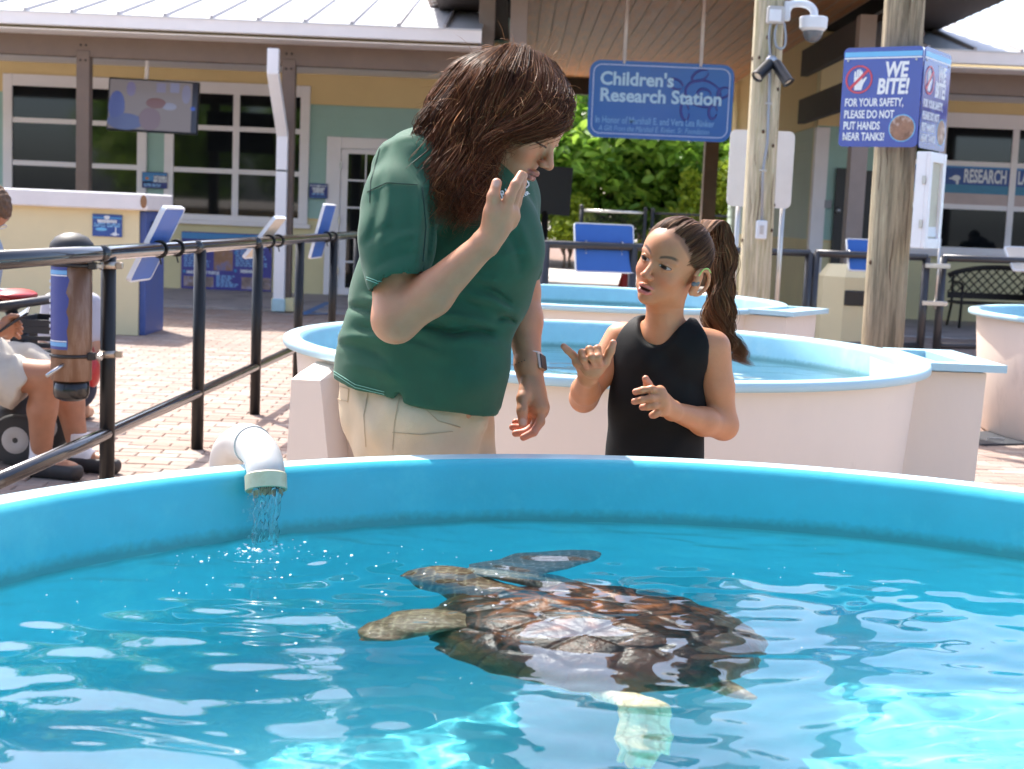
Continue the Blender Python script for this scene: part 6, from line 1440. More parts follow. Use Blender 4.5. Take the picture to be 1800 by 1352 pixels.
t.chain([pt(724, 305, WZ - .10), pt(703, 370, WZ - .165), pt(697, 430, WZ - .205), pt(699, 492, WZ - .245)], [.078, .067, .061, .058], .045)   # near sleeve
t.chain([pt(893, 345, WZ + .13), pt(908, 470, WZ + .165)], [.066, .056], .03)  # far sleeve
sd = (eln - shn) / np.linalg.norm(eln - shn); so = pt(700, 500, WZ - .25)
t.cap(so, so + sd * .05 + np.array([0.0, -.0, 0]), .050, .052, .006, '-')      # opening of the near sleeve
sleeve_end = pt(698, 506, WZ - .24); sn = np.array([.20, -.1, -.97]); sn /= np.linalg.norm(sn)
def below_sleeve(X):
    d = (X - sleeve_end) @ -sn; r = np.linalg.norm((X - sleeve_end) - np.multiply.outer((X - sleeve_end) @ sd, sd), axis=-1) - .075
    return np.maximum(d, r)
t.fun(below_sleeve, sleeve_end - np.array([.10, .09, .14]), sleeve_end + np.array([.10, .075, .03]), .002, '-')
# hem: a slanted cut below the hips
h0, h1 = pt(577, 664, WZ), pt(856, 728, WZ); hs = (h1[2] - h0[2]) / (h1[0] - h0[0])
hem = lambda X: (h0[2] + hs * (X[..., 0] - h0[0])) - X[..., 2]
t.fun(hem, pt(560, 760, WZ) - np.array([.1, .5, .2]), pt(920, 600, WZ) + np.array([.1, .5, .0]), .002, '&')
# side vent
v0 = pt(697, 668, WZ - .2); t.cap(v0, pt(694, 720, WZ - .2), .004, .016, .003, '-', flat=((0, 1, 0), 8))
# folds pressed in and raised
def crease(pts, r=.007, z=-.17, op='-', k=.03):
    q = [pt(a, b, WZ + z + (c if len(p_) > 2 else 0)) for p_ in pts for a, b, c in [tuple(p_) + ((0,) if len(p_) < 3 else ())]]
    for a, b in zip(q[:-1], q[1:]): t.cap(a, b, r, r, k, op)
# surface-following folds as displacement
fl_ = []
def fold(p0, p1, wd, amp): fl_.append((np.array(p0, float), np.array(p1, float), wd, amp))
for a in ((612, 540, 690, 566, 5, -.007), (640, 524, 720, 560, 5, .006), (690, 566, 800, 586, 5, -.010), (790, 586, 868, 586, 5, -.010), (720, 550, 860, 570, 6, .007), (820, 520, 905, 552, 6, .007), (835, 500, 900, 540, 5, -.006), (872, 562, 906, 566, 4, -.008),
          (600, 592, 690, 606, 5, .004), (596, 606, 680, 632, 5, -.004), (610, 640, 700, 668, 6, .003), (625, 575, 760, 612, 6, -.005), (650, 585, 770, 622, 5, .004), (760, 600, 890, 612, 7, .004), (700, 640, 860, 655, 9, -.002),
          (668, 300, 650, 420, 5, -.004), (684, 300, 664, 440, 5, .003), (735, 330, 728, 470, 6, .006), (752, 340, 746, 470, 5, -.009), (668, 440, 735, 410, 5, .003), (660, 470, 735, 445, 5, -.003),
          (905, 380, 935, 470, 6, .004), (885, 400, 915, 480, 5, -.005), (850, 470, 930, 440, 6, .003), (662, 262, 742, 238, 5, .003), (690, 240, 655, 300, 5, -.003), (640, 430, 690, 400, 5, -.003), (780, 480, 880, 500, 6, .003), (760, 520, 850, 545, 5, -.004)): fold(a[:2], a[2:4], a[4], a[5] * (1.5 if a[1] > 490 else 1.2))
CM = np.array(CAMROT)
def fold_field(X):
    v = (X - np.array([0, 0, CAMZ])) @ CM; px = 900 + v[..., 0] / -v[..., 2] * FPX; py = 676 - v[..., 1] / -v[..., 2] * FPX
    near_ = smooth01(WZ + .10, WZ + .0, X[..., 1]); d = np.zeros(px.shape)
    for p0, p1, wd, amp in fl_:
        e = p1 - p0; L2 = e @ e; tt_ = ((px - p0[0]) * e[0] + (py - p0[1]) * e[1]) / L2; tc_ = np.clip(tt_, 0, 1)
        bend = 6 * np.sin(tc_ * 3.1)
        dx = px - (p0[0] + tc_ * e[0] + bend * e[1] / math.sqrt(L2)); dy = py - (p0[1] + tc_ * e[1] - bend * e[0] / math.sqrt(L2))
        d += -amp * np.exp(-(dx * dx + dy * dy) / (2 * wd * wd)) * np.minimum(1, 4 * tc_ * (1 - tc_) + .35)
    d = d * near_ + .0016 * np.sin(38 * X[..., 0] + 21 * X[..., 2] + 2 * np.sin(30 * X[..., 1])) + .0012 * np.sin(61 * X[..., 2] - 27 * X[..., 0])
    return d
t.fun(fold_field, pt(560, 740, WZ - .35), pt(980, 190, WZ + .35), 0, 'd')
V, F = t.mesh(.0042); V = relax(V, F, 2, .45); shirt = organic('polo_shirt', (V, F), M_POLO, woman)
# collar
c_ = SDF(); cn = (nbw - WL(0, -.10, -.15)); cn /= np.linalg.norm(cn)
for a in np.linspace(0, 2 * math.pi, 26):
    u_ = np.cross(cn, [0, 1, 0]); u_ /= np.linalg.norm(u_); w_ = np.cross(cn, u_); b_ = nbw - cn * .015
    c_.cap(b_ + (u_ * math.cos(a) + w_ * math.sin(a)) * .068, b_ + cn * .035 + (u_ * math.cos(a) + w_ * math.sin(a)) * .086, .006, .006, .01)
V, F = c_.mesh(.004); organic('collar', (V, F), M_POLO, woman)
# ---- khaki trousers
k_ = SDF()
k_.chain([pt(724, 690, WZ + .04), pt(728, 735, WZ + .04)], [.158, .152], .03, flat=(va, .72))
for hp, dx, r0, r1 in ((hipn, 0, .118, .085), (hipf, .02, .095, .08)):
    kn = np.array([hp[0] + .03 + dx, hp[1], .44]); an = np.array([hp[0] - .02, hp[1] + .02, .10]); k_.chain([hp, kn, an], [r0, r1, .075], .018)
def kf(X): return .0026 * np.sin(60 * (X[..., 0] * .7 + X[..., 2]) + 3 * np.sin(20 * X[..., 0])) + .0020 * np.sin(88 * (X[..., 0] - .5 * X[..., 2]))
k_.fun(kf, (-1.2, 2.4, 0), (.4, 3.6, 1.0), 0, 'd')
V, F = k_.mesh(.006); V = relax(V, F, 2, .45); M_KHAKI = mat('khaki_twill', (0.50, 0.395, 0.27), .85, var=.06, vscale=20, bump=.12, bscale=500)
trs = organic('trousers', (V, F), M_KHAKI, woman)
for hp in (hipn, hipf):
    an = np.array([hp[0] - .02, hp[1] + .02, .05]); q = SDF(); q.cap(an, an + np.array([.17, -.06, -.01]), .052, .042, .02); q.fun(lambda X: -X[..., 2], an - .3, an + .3, .004, '&'); V, F = q.mesh(.007); organic('shoe', (V, F), mat('dark_trainer', (0.05, 0.05, 0.06), .6), woman)
# back pocket flap and stitching laid on the cloth by projecting along the view
from mathutils.bvhtree import BVHTree
def bvh_of(o):
    M = np.array(wmat(o)); A = np.empty(len(o.data.vertices) * 3, np.float32); o.data.vertices.foreach_get('co', A); A = A.reshape(-1, 3) @ M[:3, :3].T + M[:3, 3]
    return BVHTree.FromPolygons([Vector(a) for a in A], [list(p.vertices) for p in o.data.polygons])
def on_surface(bv, px, py, off=.0012):
    d = (CAMROT @ Vector(((px - 900.0) / FPX, (676.0 - py) / FPX, -1.0))).normalized(); h = bv.ray_cast(Vector((0, 0, CAMZ)), d)
    return (h[0] + h[1] * off * (1 if h[1].dot(d) < 0 else -1)) if h[0] is not None else None
bv = bvh_of(shirt)
M_STITCH = mat('pale_green_stitch', (0.16, 0.36, 0.29), .7, var=0); M_LOGO = mat('white_embroidery', (0.66, 0.70, 0.70), .7, var=.1, vscale=200)
def stitch(pts, name='stitch_line', r=.0008, mt=M_STITCH, bvx=None):
    q = []
    for a, b in zip(pts[:-1], pts[1:]):
        for k in np.linspace(0, 1, 14)[:-1]:
            h = on_surface(bvx or bv, a[0] + (b[0] - a[0]) * k, a[1] + (b[1] - a[1]) * k)
            if h is not None: q.append(h)
    if len(q) > 3: MB().tube(q, r, 4).build(name, mt, woman, world=True)
stitch([(580, 648), (625, 676), (680, 690)]); stitch([(581, 653), (625, 681), (680, 694)]); stitch([(645, 487), (664, 494), (690, 497)]); stitch([(645, 491), (664, 498), (690, 501)])
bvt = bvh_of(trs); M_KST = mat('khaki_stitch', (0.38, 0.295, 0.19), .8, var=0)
stitch([(702, 700), (694, 740), (690, 795)], 'side_seam', .0009, M_KST, bvt); stitch([(690, 760), (740, 764), (800, 758)], 'crotch_crease', .0009, M_KST, bvt)  # trouser creases: their shade drawn as darker khaki lines
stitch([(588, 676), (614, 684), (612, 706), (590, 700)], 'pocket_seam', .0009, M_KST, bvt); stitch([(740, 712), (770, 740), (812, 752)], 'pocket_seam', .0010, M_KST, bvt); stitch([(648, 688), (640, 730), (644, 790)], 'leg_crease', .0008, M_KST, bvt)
def logo(s_, size, px, py, rot, wd, bold):
    cu = bpy.data.curves.new('text', 'FONT'); cu.body = s_; cu.size = size; cu.align_x = 'RIGHT'; cu.align_y = 'CENTER'; cu.offset = bold; cu.resolution_u = 2
    o = bpy.data.objects.new('text', cu); COL.objects.link(o); me = bpy.data.meshes.new_from_object(o.evaluated_get(bpy.context.evaluated_depsgraph_get())); bpy.data.objects.remove(o); bpy.data.curves.remove(cu)
    V = []; ok = True
    for v in me.vertices:
        x, y = v.co.x * wd, v.co.y; h = on_surface(bv, px + x * math.cos(rot) - y * math.sin(rot), py - x * math.sin(rot) - y * math.cos(rot), .0015)
        V.append(h if h is not None else Vector((px, py, -9))); 
    F = [list(p.vertices) for p in me.polygons if all(V[i].z > -5 for i in p.vertices)]; bpy.data.meshes.remove(me)
    keep = [v if v.z > -5 else next(q for q in V if q.z > -5) for v in V]; mk('shirt_emblem', keep, F, M_LOGO, woman, world=True)
M_SEAM = mat('dark_seam', (0.008, 0.035, 0.026), .8, var=0)
stitch([(646, 338), (680, 322), (738, 326)], 'yoke_seam', .0010, M_SEAM); stitch([(742, 330), (748, 400), (742, 465)], 'sleeve_seam', .0012, M_SEAM); stitch([(668, 262), (652, 320), (650, 360)], 'back_seam', .0009, M_SEAM)
logo('LOGGERHEAD', 19, 930, 322, R(24), .9, .4); logo('MARINELIFE CENTER', 8.5, 929, 339, R(28), .95, .3)
# ---- watch on the far wrist
wa = thing('wrist_watch', 'wrist watch with a pale grey band on the woman\'s hanging arm', 'watch', Vector(wrf)); ax = (wrf - elf) / np.linalg.norm(wrf - elf); Mz = Vector(ax).to_track_quat('Z', 'Y').to_matrix(); wc = Vector(pt(929, 634, WZ + .105))
MB().lathe([(.0295, -.011), (.0315, -.011), (.0315, .011), (.0295, .011)], 36, wc, Mz, closed=True).build('band', mat('pale_grey_silicone', (0.58, 0.52, 0.50), .5, var=.03), wa, auto=40, world=True)
fx_ = (P(951, 634, WZ + .09) - wc); fx_.z *= .2; fx_.normalize(); cc_ = wc + fx_ * .031; zc = fx_; xc = Vector(ax); yc = zc.cross(xc).normalized(); Mw = Matrix((xc, yc, zc)).transposed()
MB().box(cc_, (.038, .032, .010), .004, Mw).build('case', mat('gold_case', (0.55, 0.40, 0.30), .3, .8), wa, world=True); MB().box(cc_ + fx_ * .0055, (.032, .026, .002), .0008, Mw).build('dial', M_BLACK, wa, world=True)
for k in range(4): p_ = P(907 + 5 * k, 640 - 2.2 * k, WZ + .070); MB().sphere(p_, .0012, 6, 4).build('band_hole', M_BLACK, wa, world=True)
# ---- hair
WHAIR = hair_mat('woman_auburn_hair', (0.030, 0.011, 0.006), (0.17, 0.060, 0.026), (0.58, 0.26, 0.11))
rng = np.random.default_rng(21)
hb_ = SDF()
hb_.ell(WC + WR @ (np.array([0, -.10, .13]) * HW), np.array([.365, .44, .39]) * HW, .02, '+', WR)
for a, b, r0, r1 in (((862, 150), (815, 230), .062, .050), ((815, 230), (785, 320), .048, .026), ((856, 200), (838, 320), .060, .036), ((838, 320), (826, 370), .034, .012), ((795, 190), (762, 262), .030, .016)):
    hb_.cap(pt(*a, WZ + .0), pt(*b, WZ - .015), r0, r1, .03)
cutc = WC + WR @ (np.array([0, .60, -.16]) * HW); hb_.ell(cutc, np.array([.34, .40, .33]) * HW, .01, '-', WR)
V, F = hb_.mesh(.004); organic('hair', (V, F), mat('hair_base_dark', (0.030, 0.013, 0.008), .8, var=.2, spec=.1), woman)
guides = [  # (px, py, depth offset) from the parting to the tips
 [(862, 84, -.02), (802, 106, -.03), (763, 158, -.06), (742, 222, -.11), (724, 272, -.145), (706, 306, -.15)],
 [(872, 79, -.03), (820, 112, -.07), (784, 180, -.10), (760, 250, -.14), (741, 300, -.165), (728, 336, -.17)],
 [(884, 75, -.04), (838, 118, -.09), (804, 195, -.12), (785, 270, -.15), (771, 330, -.185), (762, 376, -.19)],
 [(897, 73, -.05), (858, 122, -.11), (828, 205, -.135), (813, 285, -.16), (802, 345, -.185), (793, 402, -.19)],
 [(910, 73, -.05), (882, 126, -.12), (857, 208, -.145), (842, 288, -.165), (833, 345, -.185), (824, 400, -.19)],
 [(922, 76, -.05), (906, 130, -.12), (884, 196, -.14), (857, 262, -.15), (843, 322, -.165), (836, 376, -.175)],
 [(936, 81, -.05), (934, 136, -.11), (914, 190, -.14), (880, 230, -.148), (857, 272, -.15), (846, 325, -.15)],
 [(952, 90, -.04), (966, 138, -.09), (958, 186, -.13), (922, 216, -.143), (884, 234, -.148), (858, 264, -.145)],
 [(966, 98, -.02), (988, 140, -.06), (990, 184, -.10), (964, 216, -.125), (915, 228, -.142), (872, 244, -.145)],
 [(978, 108, .00), (1003, 150, -.02), (1007, 188, -.05), (990, 224, -.08), (950, 233, -.115), (900, 237, -.14)]]
ng = len(guides); m_ = 26
GP = np.array([[list(v) for v in spline([Vector(pt(a, b, WZ + c)) for a, b, c in g], 8)] for g in guides]); L0 = GP.shape[1]
ti = np.linspace(0, 1, m_); GP = np.stack([np.stack([np.interp(ti, np.linspace(0, 1, L0), GP[g, :, k]) for k in range(3)], 1) for g in range(ng)])
def guide_at(u):
    i = np.clip(np.floor(u).astype(int), 0, ng - 2); f = (u - i)[:, None, None]; return GP[i] * (1 - f) + GP[i + 1] * f
n = 8200; ncl = 230; cu_ = rng.random(ncl) * (ng - 1); clump = rng.integers(0, ncl, n)
u = np.clip(cu_[clump] + rng.normal(size=n) * .10, 0, ng - 1.001); base = guide_at(u)
dep = np.abs(rng.normal(size=n)) * .012 + rng.random(ncl)[clump] * .010
cen = np.array(WC); out_ = base - (cen + np.array([-.04, .02, -.04])); out_ /= np.linalg.norm(out_, axis=2, keepdims=True)
ph = rng.random(ncl) * 6.3; fr = rng.uniform(13, 24, ncl); am = rng.uniform(.5, 1.5, ncl)
amp = np.interp(ti, [0, .25, .55, 1], [0, .004, .012, .019])[None, :] * am[clump][:, None]
w1 = amp * np.sin(fr[clump][:, None] * ti[None, :] + ph[clump][:, None]); w2 = amp * np.cos(fr[clump][:, None] * ti[None, :] * .9 + ph[clump][:, None])
fray = np.interp(ti, [0, .3, 1], [.0008, .0030, .0095])[None, :, None] * rng.normal(size=(n, 1, 3))
paths = base - out_ * dep[:, None, None] + np.array([1, 0, .35]) * w1[..., None] + np.array([.2, 1, .2]) * w2[..., None] + fray
ln = np.clip(rng.uniform(.72, 1.08, n), 0, 1.0); idx = ln[:, None] * ti[None, :] * (m_ - 1); i0_ = np.clip(np.floor(idx).astype(int), 0, m_ - 2); fr_ = (idx - i0_)[..., None]
paths = np.take_along_axis(paths, i0_[..., None].repeat(3, 2), 1) * (1 - fr_) + np.take_along_axis(paths, (i0_ + 1)[..., None].repeat(3, 2), 1) * fr_
Vh, Fh = strands(paths, rng.uniform(.0004, .0009, n)); tone = np.clip(rng.normal(.36, .13, n) + (rng.random(ncl)[clump] - .5) * .55, 0, 1)
hair_obj('hair_strands', Vh, Fh, WHAIR, woman, tone, (m_ - 1) * 3)
# crown: strands from the parting over the far side, and flyaway hairs
n = 1500; u = rng.random(n) * (ng - 1.001); b0 = guide_at(u); paths = b0.copy(); paths[..., 1] = 2 * (WZ + .01) - paths[..., 1]; paths += fray[:n] * .8
paths = paths[:, : int(m_ * .8)]; Vh, Fh = strands(paths, rng.uniform(.0006, .0012, n)); hair_obj('far_hair', Vh, Fh, WHAIR, woman, np.clip(rng.normal(.35, .15, n), 0, 1), (paths.shape[1] - 1) * 3)
n = 260; u = rng.random(n) * (ng - 1.001); b0 = guide_at(u); k = rng.integers(0, 14, n); st = b0[np.arange(n), k]; dv = st - (cen + np.array([-.03, .02, -.05])); dv /= np.linalg.norm(dv, axis=1)[:, None]; dv = dv * .8 + rng.normal(size=(n, 3)) * .55
tt = np.linspace(0, 1, 9); paths = st[:, None] + dv[:, None] * (tt * .035)[None, :, None] * rng.uniform(.3, 1.2, (n, 1, 1)) + np.array([-.3, 0, -1]) * (tt ** 2 * .02)[None, :, None]
Vs, Fs = strands(paths, .0003); hair_obj('flyaway_hairs', Vs, Fs, WHAIR, woman, np.full(n, .8), 8 * 3)
# ================================================================== the sea turtle
TC = np.array([.145, 2.06]); TA = np.array([-.40, .43]); TA /= np.linalg.norm(TA); TP = np.array([TA[1], -TA[0]])   # TP: towards its right-hand side
tur = thing('sea_turtle', 'loggerhead sea turtle with mottled brown shell swimming just under the water surface', 'turtle', (TC[0], TC[1], .53))
TZ = .515
def tw(x, y, z=0.0): q = TC + TA * x + TP * y; return np.array([q[0], q[1], TZ + z])      # x forward, y to its right, z up
Rt = np.array([[TA[0], TP[0], 0], [TA[1], TP[1], 0], [0, 0, 1]])
AX, AY, AZ = .268, .242, .098
def shell_outline(a):   # heart shaped plan
    return 1 + .03 * np.cos(a) - .05 * np.cos(2 * a) * 0 - .06 * np.clip(-np.cos(a), 0, 1) ** 4
seeds = [(.225, 0), (.125, 0), (.015, 0), (-.095, 0), (-.195, 0)]
for sy in (-1, 1): seeds += [(.190, sy * .115), (.100, sy * .150), (-.005, sy * .160), (-.105, sy * .140), (-.185, sy * .095)]
nm = 24
for k in range(nm):
    a = 2 * math.pi * (k + .5) / nm; seeds.append((AX * .96 * math.cos(a), AY * .96 * math.sin(a)))
seeds = np.array(seeds)
def cellf(x, y):
    d = np.stack([np.hypot(x - a, (y - b)) for a, b in seeds]); o = np.sort(d, 0); return o[1] - o[0], np.argmin(d, 0), o[0]
def local(X): q = (X - np.array([TC[0], TC[1], TZ])) @ Rt; return q[..., 0], q[..., 1], q[..., 2]
def carapace(X):
    x, y, z = local(X); a = np.arctan2(y / AY, x / AX); r = np.hypot(x / AX, y / AY) / shell_outline(a)
    r = r + .012 * np.sin(24 * a) * smooth01(.8, 1.0, r)
    top = AZ * np.sqrt(np.clip(1 - r ** 2.2, 0, 1)) + .010 * np.exp(-(y / .022) ** 2) * smooth01(1, .6, r)
    zd = np.where(z > 0, z - top, -z - .035 * np.sqrt(np.clip(1 - r ** 4, 0, 1)))
    rd = (r - 1) * .20
    return np.maximum(zd * .75, rd)
t = SDF(); t.fun(carapace, tw(0, 0) - np.array([.36, .36, .06]), tw(0, 0) + np.array([.36, .36, .13]), .004)
def grooves(X):
    x, y, z = local(X); sh = x.shape; e, _, f1 = cellf(x.reshape(-1), y.reshape(-1)); e = e.reshape(sh); f1 = f1.reshape(sh)
    return np.where(z > 0, .0035 * smooth01(.016, .0, e) - .003 * smooth01(.07, .0, f1), 0)
t.fun(grooves, tw(0, 0) - np.array([.36, .36, .02]), tw(0, 0) + np.array([.36, .36, .13]), 0, 'd')
V, F = t.mesh(.0048); V = relax(V, F, 1, .4)
def hsh(i, k): return np.modf(np.abs(np.sin(i * 12.9898 + k * 78.233) * 43758.5453))[0]
def fbm(x, y, z):
    r = np.zeros_like(x); a = 1.
    for o in range(4):
        f = 18 * 2 ** o; r += a * np.sin(f * x + 1.7 * np.sin(f * .7 * y + o)) * np.sin(f * y + 1.3 * np.sin(f * .8 * x + 2 * o)); a *= .6
    return r
def shell_col(A):
    x, y, z = local(A); e, i, f1 = cellf(x, y); sx, sy = x - seeds[i, 0], y - seeds[i, 1]; an = np.arctan2(sy, sx)
    ray = .5 + .5 * np.sin(an * (7 + (i % 4)) + 6.28 * hsh(i, 1) + 2.2 * fbm(x * .6, y * .6, z)); n = fbm(x, y, z)
    am = np.clip(ray ** 2 * .75 + .25 * n - .15 + .25 * hsh(i, 2) * 0, 0, 1)[:, None]
    front = (smooth01(-.14, .10, x) * (.35 + .65 * smooth01(.22, .05, np.abs(y - .03))))[:, None]  # sunlight on the front middle put into the colour, amber fades elsewhere
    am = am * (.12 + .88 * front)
    c = np.array([.012, .0075, .005]) * (1 - am) + np.array([.34, .105, .020]) * am
    mg = smooth01(.84, 1.0, np.hypot(x / AX, y / AY))[:, None]; c = c * (1 - .6 * mg) + np.array([.10, .10, .045]) * .6 * mg
    s_ = smooth01(.008, .002, e)[:, None]; c = c * (1 - .7 * s_) + np.array([.012, .009, .006]) * .7 * s_
    und = (z < -.004)[:, None]; return np.where(und, np.array([.50, .42, .24]), c)
M_SHELL = mat('wet_turtle_shell', (1, 1, 1), .38, var=.2, vscale=40, bump=.25, bscale=90, attr='Col')
M_TSKIN = mat('turtle_skin', (1, 1, 1), .5, var=.15, vscale=50, bump=.3, bscale=110, attr='Col')
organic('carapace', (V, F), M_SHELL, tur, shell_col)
def scaly(base, edge, sc):
    base = np.array(base); edge = np.array(edge); rg = np.random.default_rng(3)
    def f(A):
        q = A * sc; c = np.floor(q); best = np.full(len(A), 9.); sec = np.full(len(A), 9.)
        for dx in (-1, 0, 1):
            for dy in (-1, 0, 1):
                k = c[:, :2] + np.array([dx, dy]); px = k[:, 0] + .5 + .35 * np.sin(k[:, 0] * 12.7 + k[:, 1] * 31.1); py = k[:, 1] + .5 + .35 * np.sin(k[:, 0] * 26.3 + k[:, 1] * 17.9)
                d = np.hypot(q[:, 0] - px, q[:, 1] - py); sec = np.minimum(sec, np.maximum(best, d)); best = np.minimum(best, d)
        w = smooth01(.16, .05, sec - best)[:, None]; n = .8 + .4 * hsh(np.floor(q[:, 0] * 1.0) + 7 * np.floor(q[:, 1]), 1)[:, None]
        return base * n * (1 - w) + edge * w
    return f
hd_ = SDF(); n0, n1 = tw(.245, -.01, .02), tw(.31, -.02, .045)
hd_.cap(tw(.22, 0, .02), n0, .060, .055, .03); hd_.cap(n0, n1, .052, .058, .03); hd_.ell(tw(.335, -.025, .052), (.058, .058, .046), .03); hd_.cap(tw(.36, -.028, .045), tw(.398, -.032, .030), .038, .022, .025)
for sy in (-1, 1): hd_.ell(tw(.375, -.03 + sy * .038, .062), (.012, .012, .011), .006)
V, F = hd_.mesh(.004); organic('head', (V, F), M_TSKIN, tur, scaly((.11, .062, .030), (.30, .24, .14), 55))
def flipper(pts, rad, col, ecol, flatn, name, sc=60, f=.28, edge=None):
    q = SDF(); q.chain(pts, rad, .02, flat=(flatn, f)); 
    V, F = q.mesh(.0042); return organic(name, (relax(V, F, 1, .4), F), M_TSKIN, tur, scaly(col, ecol, sc))
gz = lambda px, py, z: np.array(GW(px, py, z))
flipper([tw(.20, .13, .03), gz(892, 1003, .592), gz(955, 985, .602), gz(1010, 976, .606), gz(1040, 971, .606)], [.045, .055, .048, .028, .012], (.15, .135, .095), (.34, .32, .25), (.1, .2, 1), 'front_flipper')
flipper([tw(.17, -.16, .0), gz(775, 1088, .570), gz(725, 1098, .560), gz(675, 1112, .545), gz(640, 1125, .53)], [.040, .042, .036, .024, .008], (.12, .085, .045), (.26, .22, .13), (.1, .1, 1), 'front_flipper')
q = SDF(); fan = (((1112, 1246), (1100, 1296), (1091, 1334)), ((1122, 1246), (1114, 1304), (1108, 1352)), ((1133, 1246), (1130, 1308), (1126, 1346)), ((1145, 1246), (1148, 1304), (1146, 1350)), ((1156, 1246), (1164, 1294), (1174, 1326)))
for a, b, c in fan: q.chain([gz(*a, .50), gz(*b, .43), gz(*c, .375)], [.012, .0125, .0045], .005)
q.chain([tw(-.17, -.15, -.02), gz(1134, 1246, .50)], [.03, .022], .02); q.chain([gz(1132, 1250, .50), gz(1131, 1300, .435)], [.030, .028], .01, flat=((0, -.75, .65), .25))
V, F = q.mesh(.0032); organic('hind_flipper', (V, F), M_TSKIN, tur, scaly((.80, .70, .46), (.58, .48, .28), 45))
q = SDF(); q.cap(tw(-.22, 0, -.03), tw(-.285, .0, -.03), .026, .008, .01); V, F = q.mesh(.004); organic('tail', (V, F), M_TSKIN, tur, scaly((.2, .16, .09), (.4, .35, .22), 60))
for ch in tur.children: ch.cycles.is_caustics_receiver = True
# ================================================================== man on a mobility scooter at the railing
MY = 6.15
man = thing('person', 'man in pale shorts and white socks sitting on a mobility scooter looking at a phone', 'person', (P(-20, 700, MY).x, MY, 0))
HM = .235; mfw = (.62, -.22, -.75); MR = head_frame(mfw, 0.0); MC = pt(-24, 372, MY)
s = SDF(); head(s, MC, MR, HM, True)
ML = lambda x, y, z: MC + MR @ (np.array([x, y, z]) * HM)
nbm = pt(-62, 420, MY); s.cap(ML(0, -.1, -.15), nbm, .058, .065, .03)
hipm = pt(-95, 655, MY); s.chain([pt(-95, 640, MY), pt(-70, 450, MY)], [.16, .17], .05, flat=((0, 1, 0), .9))
k1, a1, k2, a2 = pt(84, 662, MY - .10), pt(72, 812, MY - .06), pt(120, 655, MY + .16), pt(140, 800, MY + .12)
for kn, an, hp in ((k1, a1, pt(-70, 655, MY - .09)), (k2, a2, pt(-70, 645, MY + .12))):
    s.cap(hp, kn, .095, .068, .03); s.chain([kn, kn * .62 + an * .38 + np.array([-.012, 0, 0]), an], [.064, .062, .040], .02); an0 = an.copy(); an0[2] = .06
    s.cap(an, an0, .040, .042, .02); s.cap(an0, an0 + np.array([.15, -.05, -.015]), .045, .035, .02)
hnd = pt(14, 575, MY - .12)
s.chain([pt(-75, 470, MY - .17), pt(-62, 590, MY - .20), pt(4, 578, MY - .14)], [.058, .046, .032], .02)
mcm = [pt(16, 566, MY - .14), pt(18, 574, MY - .13), pt(17, 582, MY - .12), pt(14, 590, MY - .11)]
hand(s, pt(2, 578, MY - .14), .032, mcm, [[m_, m_ + np.array([.030, .0, .008]), m_ + np.array([.048, -.0, -.006])] for m_ in mcm], [pt(8, 562, MY - .14), pt(20, 556, MY - .15), pt(31, 556, MY - .15)], .015, (.011, .009), (.013, .010), .015)
skin_m = (.40, .185, .105)
organic('body', regions_mesh(s, .008, [(MC - .17, MC + .17, .003), (*box_of(mcm + [pt(40, 556, MY - .15), pt(0, 600, MY - .1)], .03), .003)]), SKIN, man, face_colour(skin_m, MC, MR, HM, (.35, .14, .12), (.10, .06, .03), (.05, .03, .02)))
M_SHORT = mat('pale_stone_cotton', (0.52, 0.48, 0.41), .85, var=.08, vscale=8, bump=.15, bscale=200)
q = SDF(); q.cap(pt(-100, 640, MY), pt(-40, 645, MY), .175, .16, .04, flat=((0, 1, 0), .95))
q.chain([pt(-60, 655, MY - .09), pt(20, 668, MY - .10), pt(46, 690, MY - .10)], [.112, .103, .098], .03); q.chain([pt(-60, 640, MY + .12), pt(40, 640, MY + .14), pt(80, 652, MY + .15)], [.11, .092, .085], .03)
def cutk(X): return (X - pt(52, 690, MY)) @ np.array([.86, 0, -.5])
def cutk2(X): return np.where(X[..., 1] < MY + .03, cutk(X), (X - pt(96, 650, MY + .15)) @ np.array([.9, 0, -.45]))
q.fun(cutk2, pt(-200, 800, MY - .4), pt(220, 500, MY + .5), .003, '&')
q.fun(lambda X: .004 * np.sin(70 * X[..., 0] + 40 * X[..., 2]), pt(-200, 800, MY - .4), pt(220, 500, MY + .5), 0, 'd')
V, F = q.mesh(.007); organic('shorts', (V, F), M_SHORT, man)
q = SDF(); q.chain([pt(-95, 630, MY), pt(-72, 450, MY)], [.175, .185], .05, flat=((0, 1, 0), .95)); q.cap(pt(-75, 462, MY - .16), pt(-68, 530, MY - .19), .085, .070, .03)
V, F = q.mesh(.009); organic('shirt', (V, F), mat('faded_blue_cotton', (0.25, 0.30, 0.38), .85, var=.1), man)
q = SDF(); q.ell(ML(0, -.06, .14), np.array([.37, .45, .39]) * HM, 0, '+', MR); q.ell(ML(0, .52, -.10), np.array([.36, .36, .36]) * HM, .01, '-', MR); q.ell(ML(0, -.1, -.42), np.array([.5, .6, .34]) * HM, .01, '-', MR)
q.fun(lambda X: .003 * np.sin(190 * X[..., 0]) * np.sin(170 * X[..., 2] + 60 * X[..., 1]), MC - .2, MC + .2, 0, 'd'); V, F = q.mesh(.0035); organic('hair', (V, F), mat('short_brown_hair', (0.13, 0.075, 0.045), .7, var=.5, vscale=90, stretch=(1, 1, .3), spec=.2), man)
g_ = MB(); 
for x in (-.14, .14): g_.tube([Vector(ML(x + .085 * math.cos(a), .37, .015 + .055 * math.sin(a))) for a in np.linspace(0, 6.3, 20)], .0025, 6)
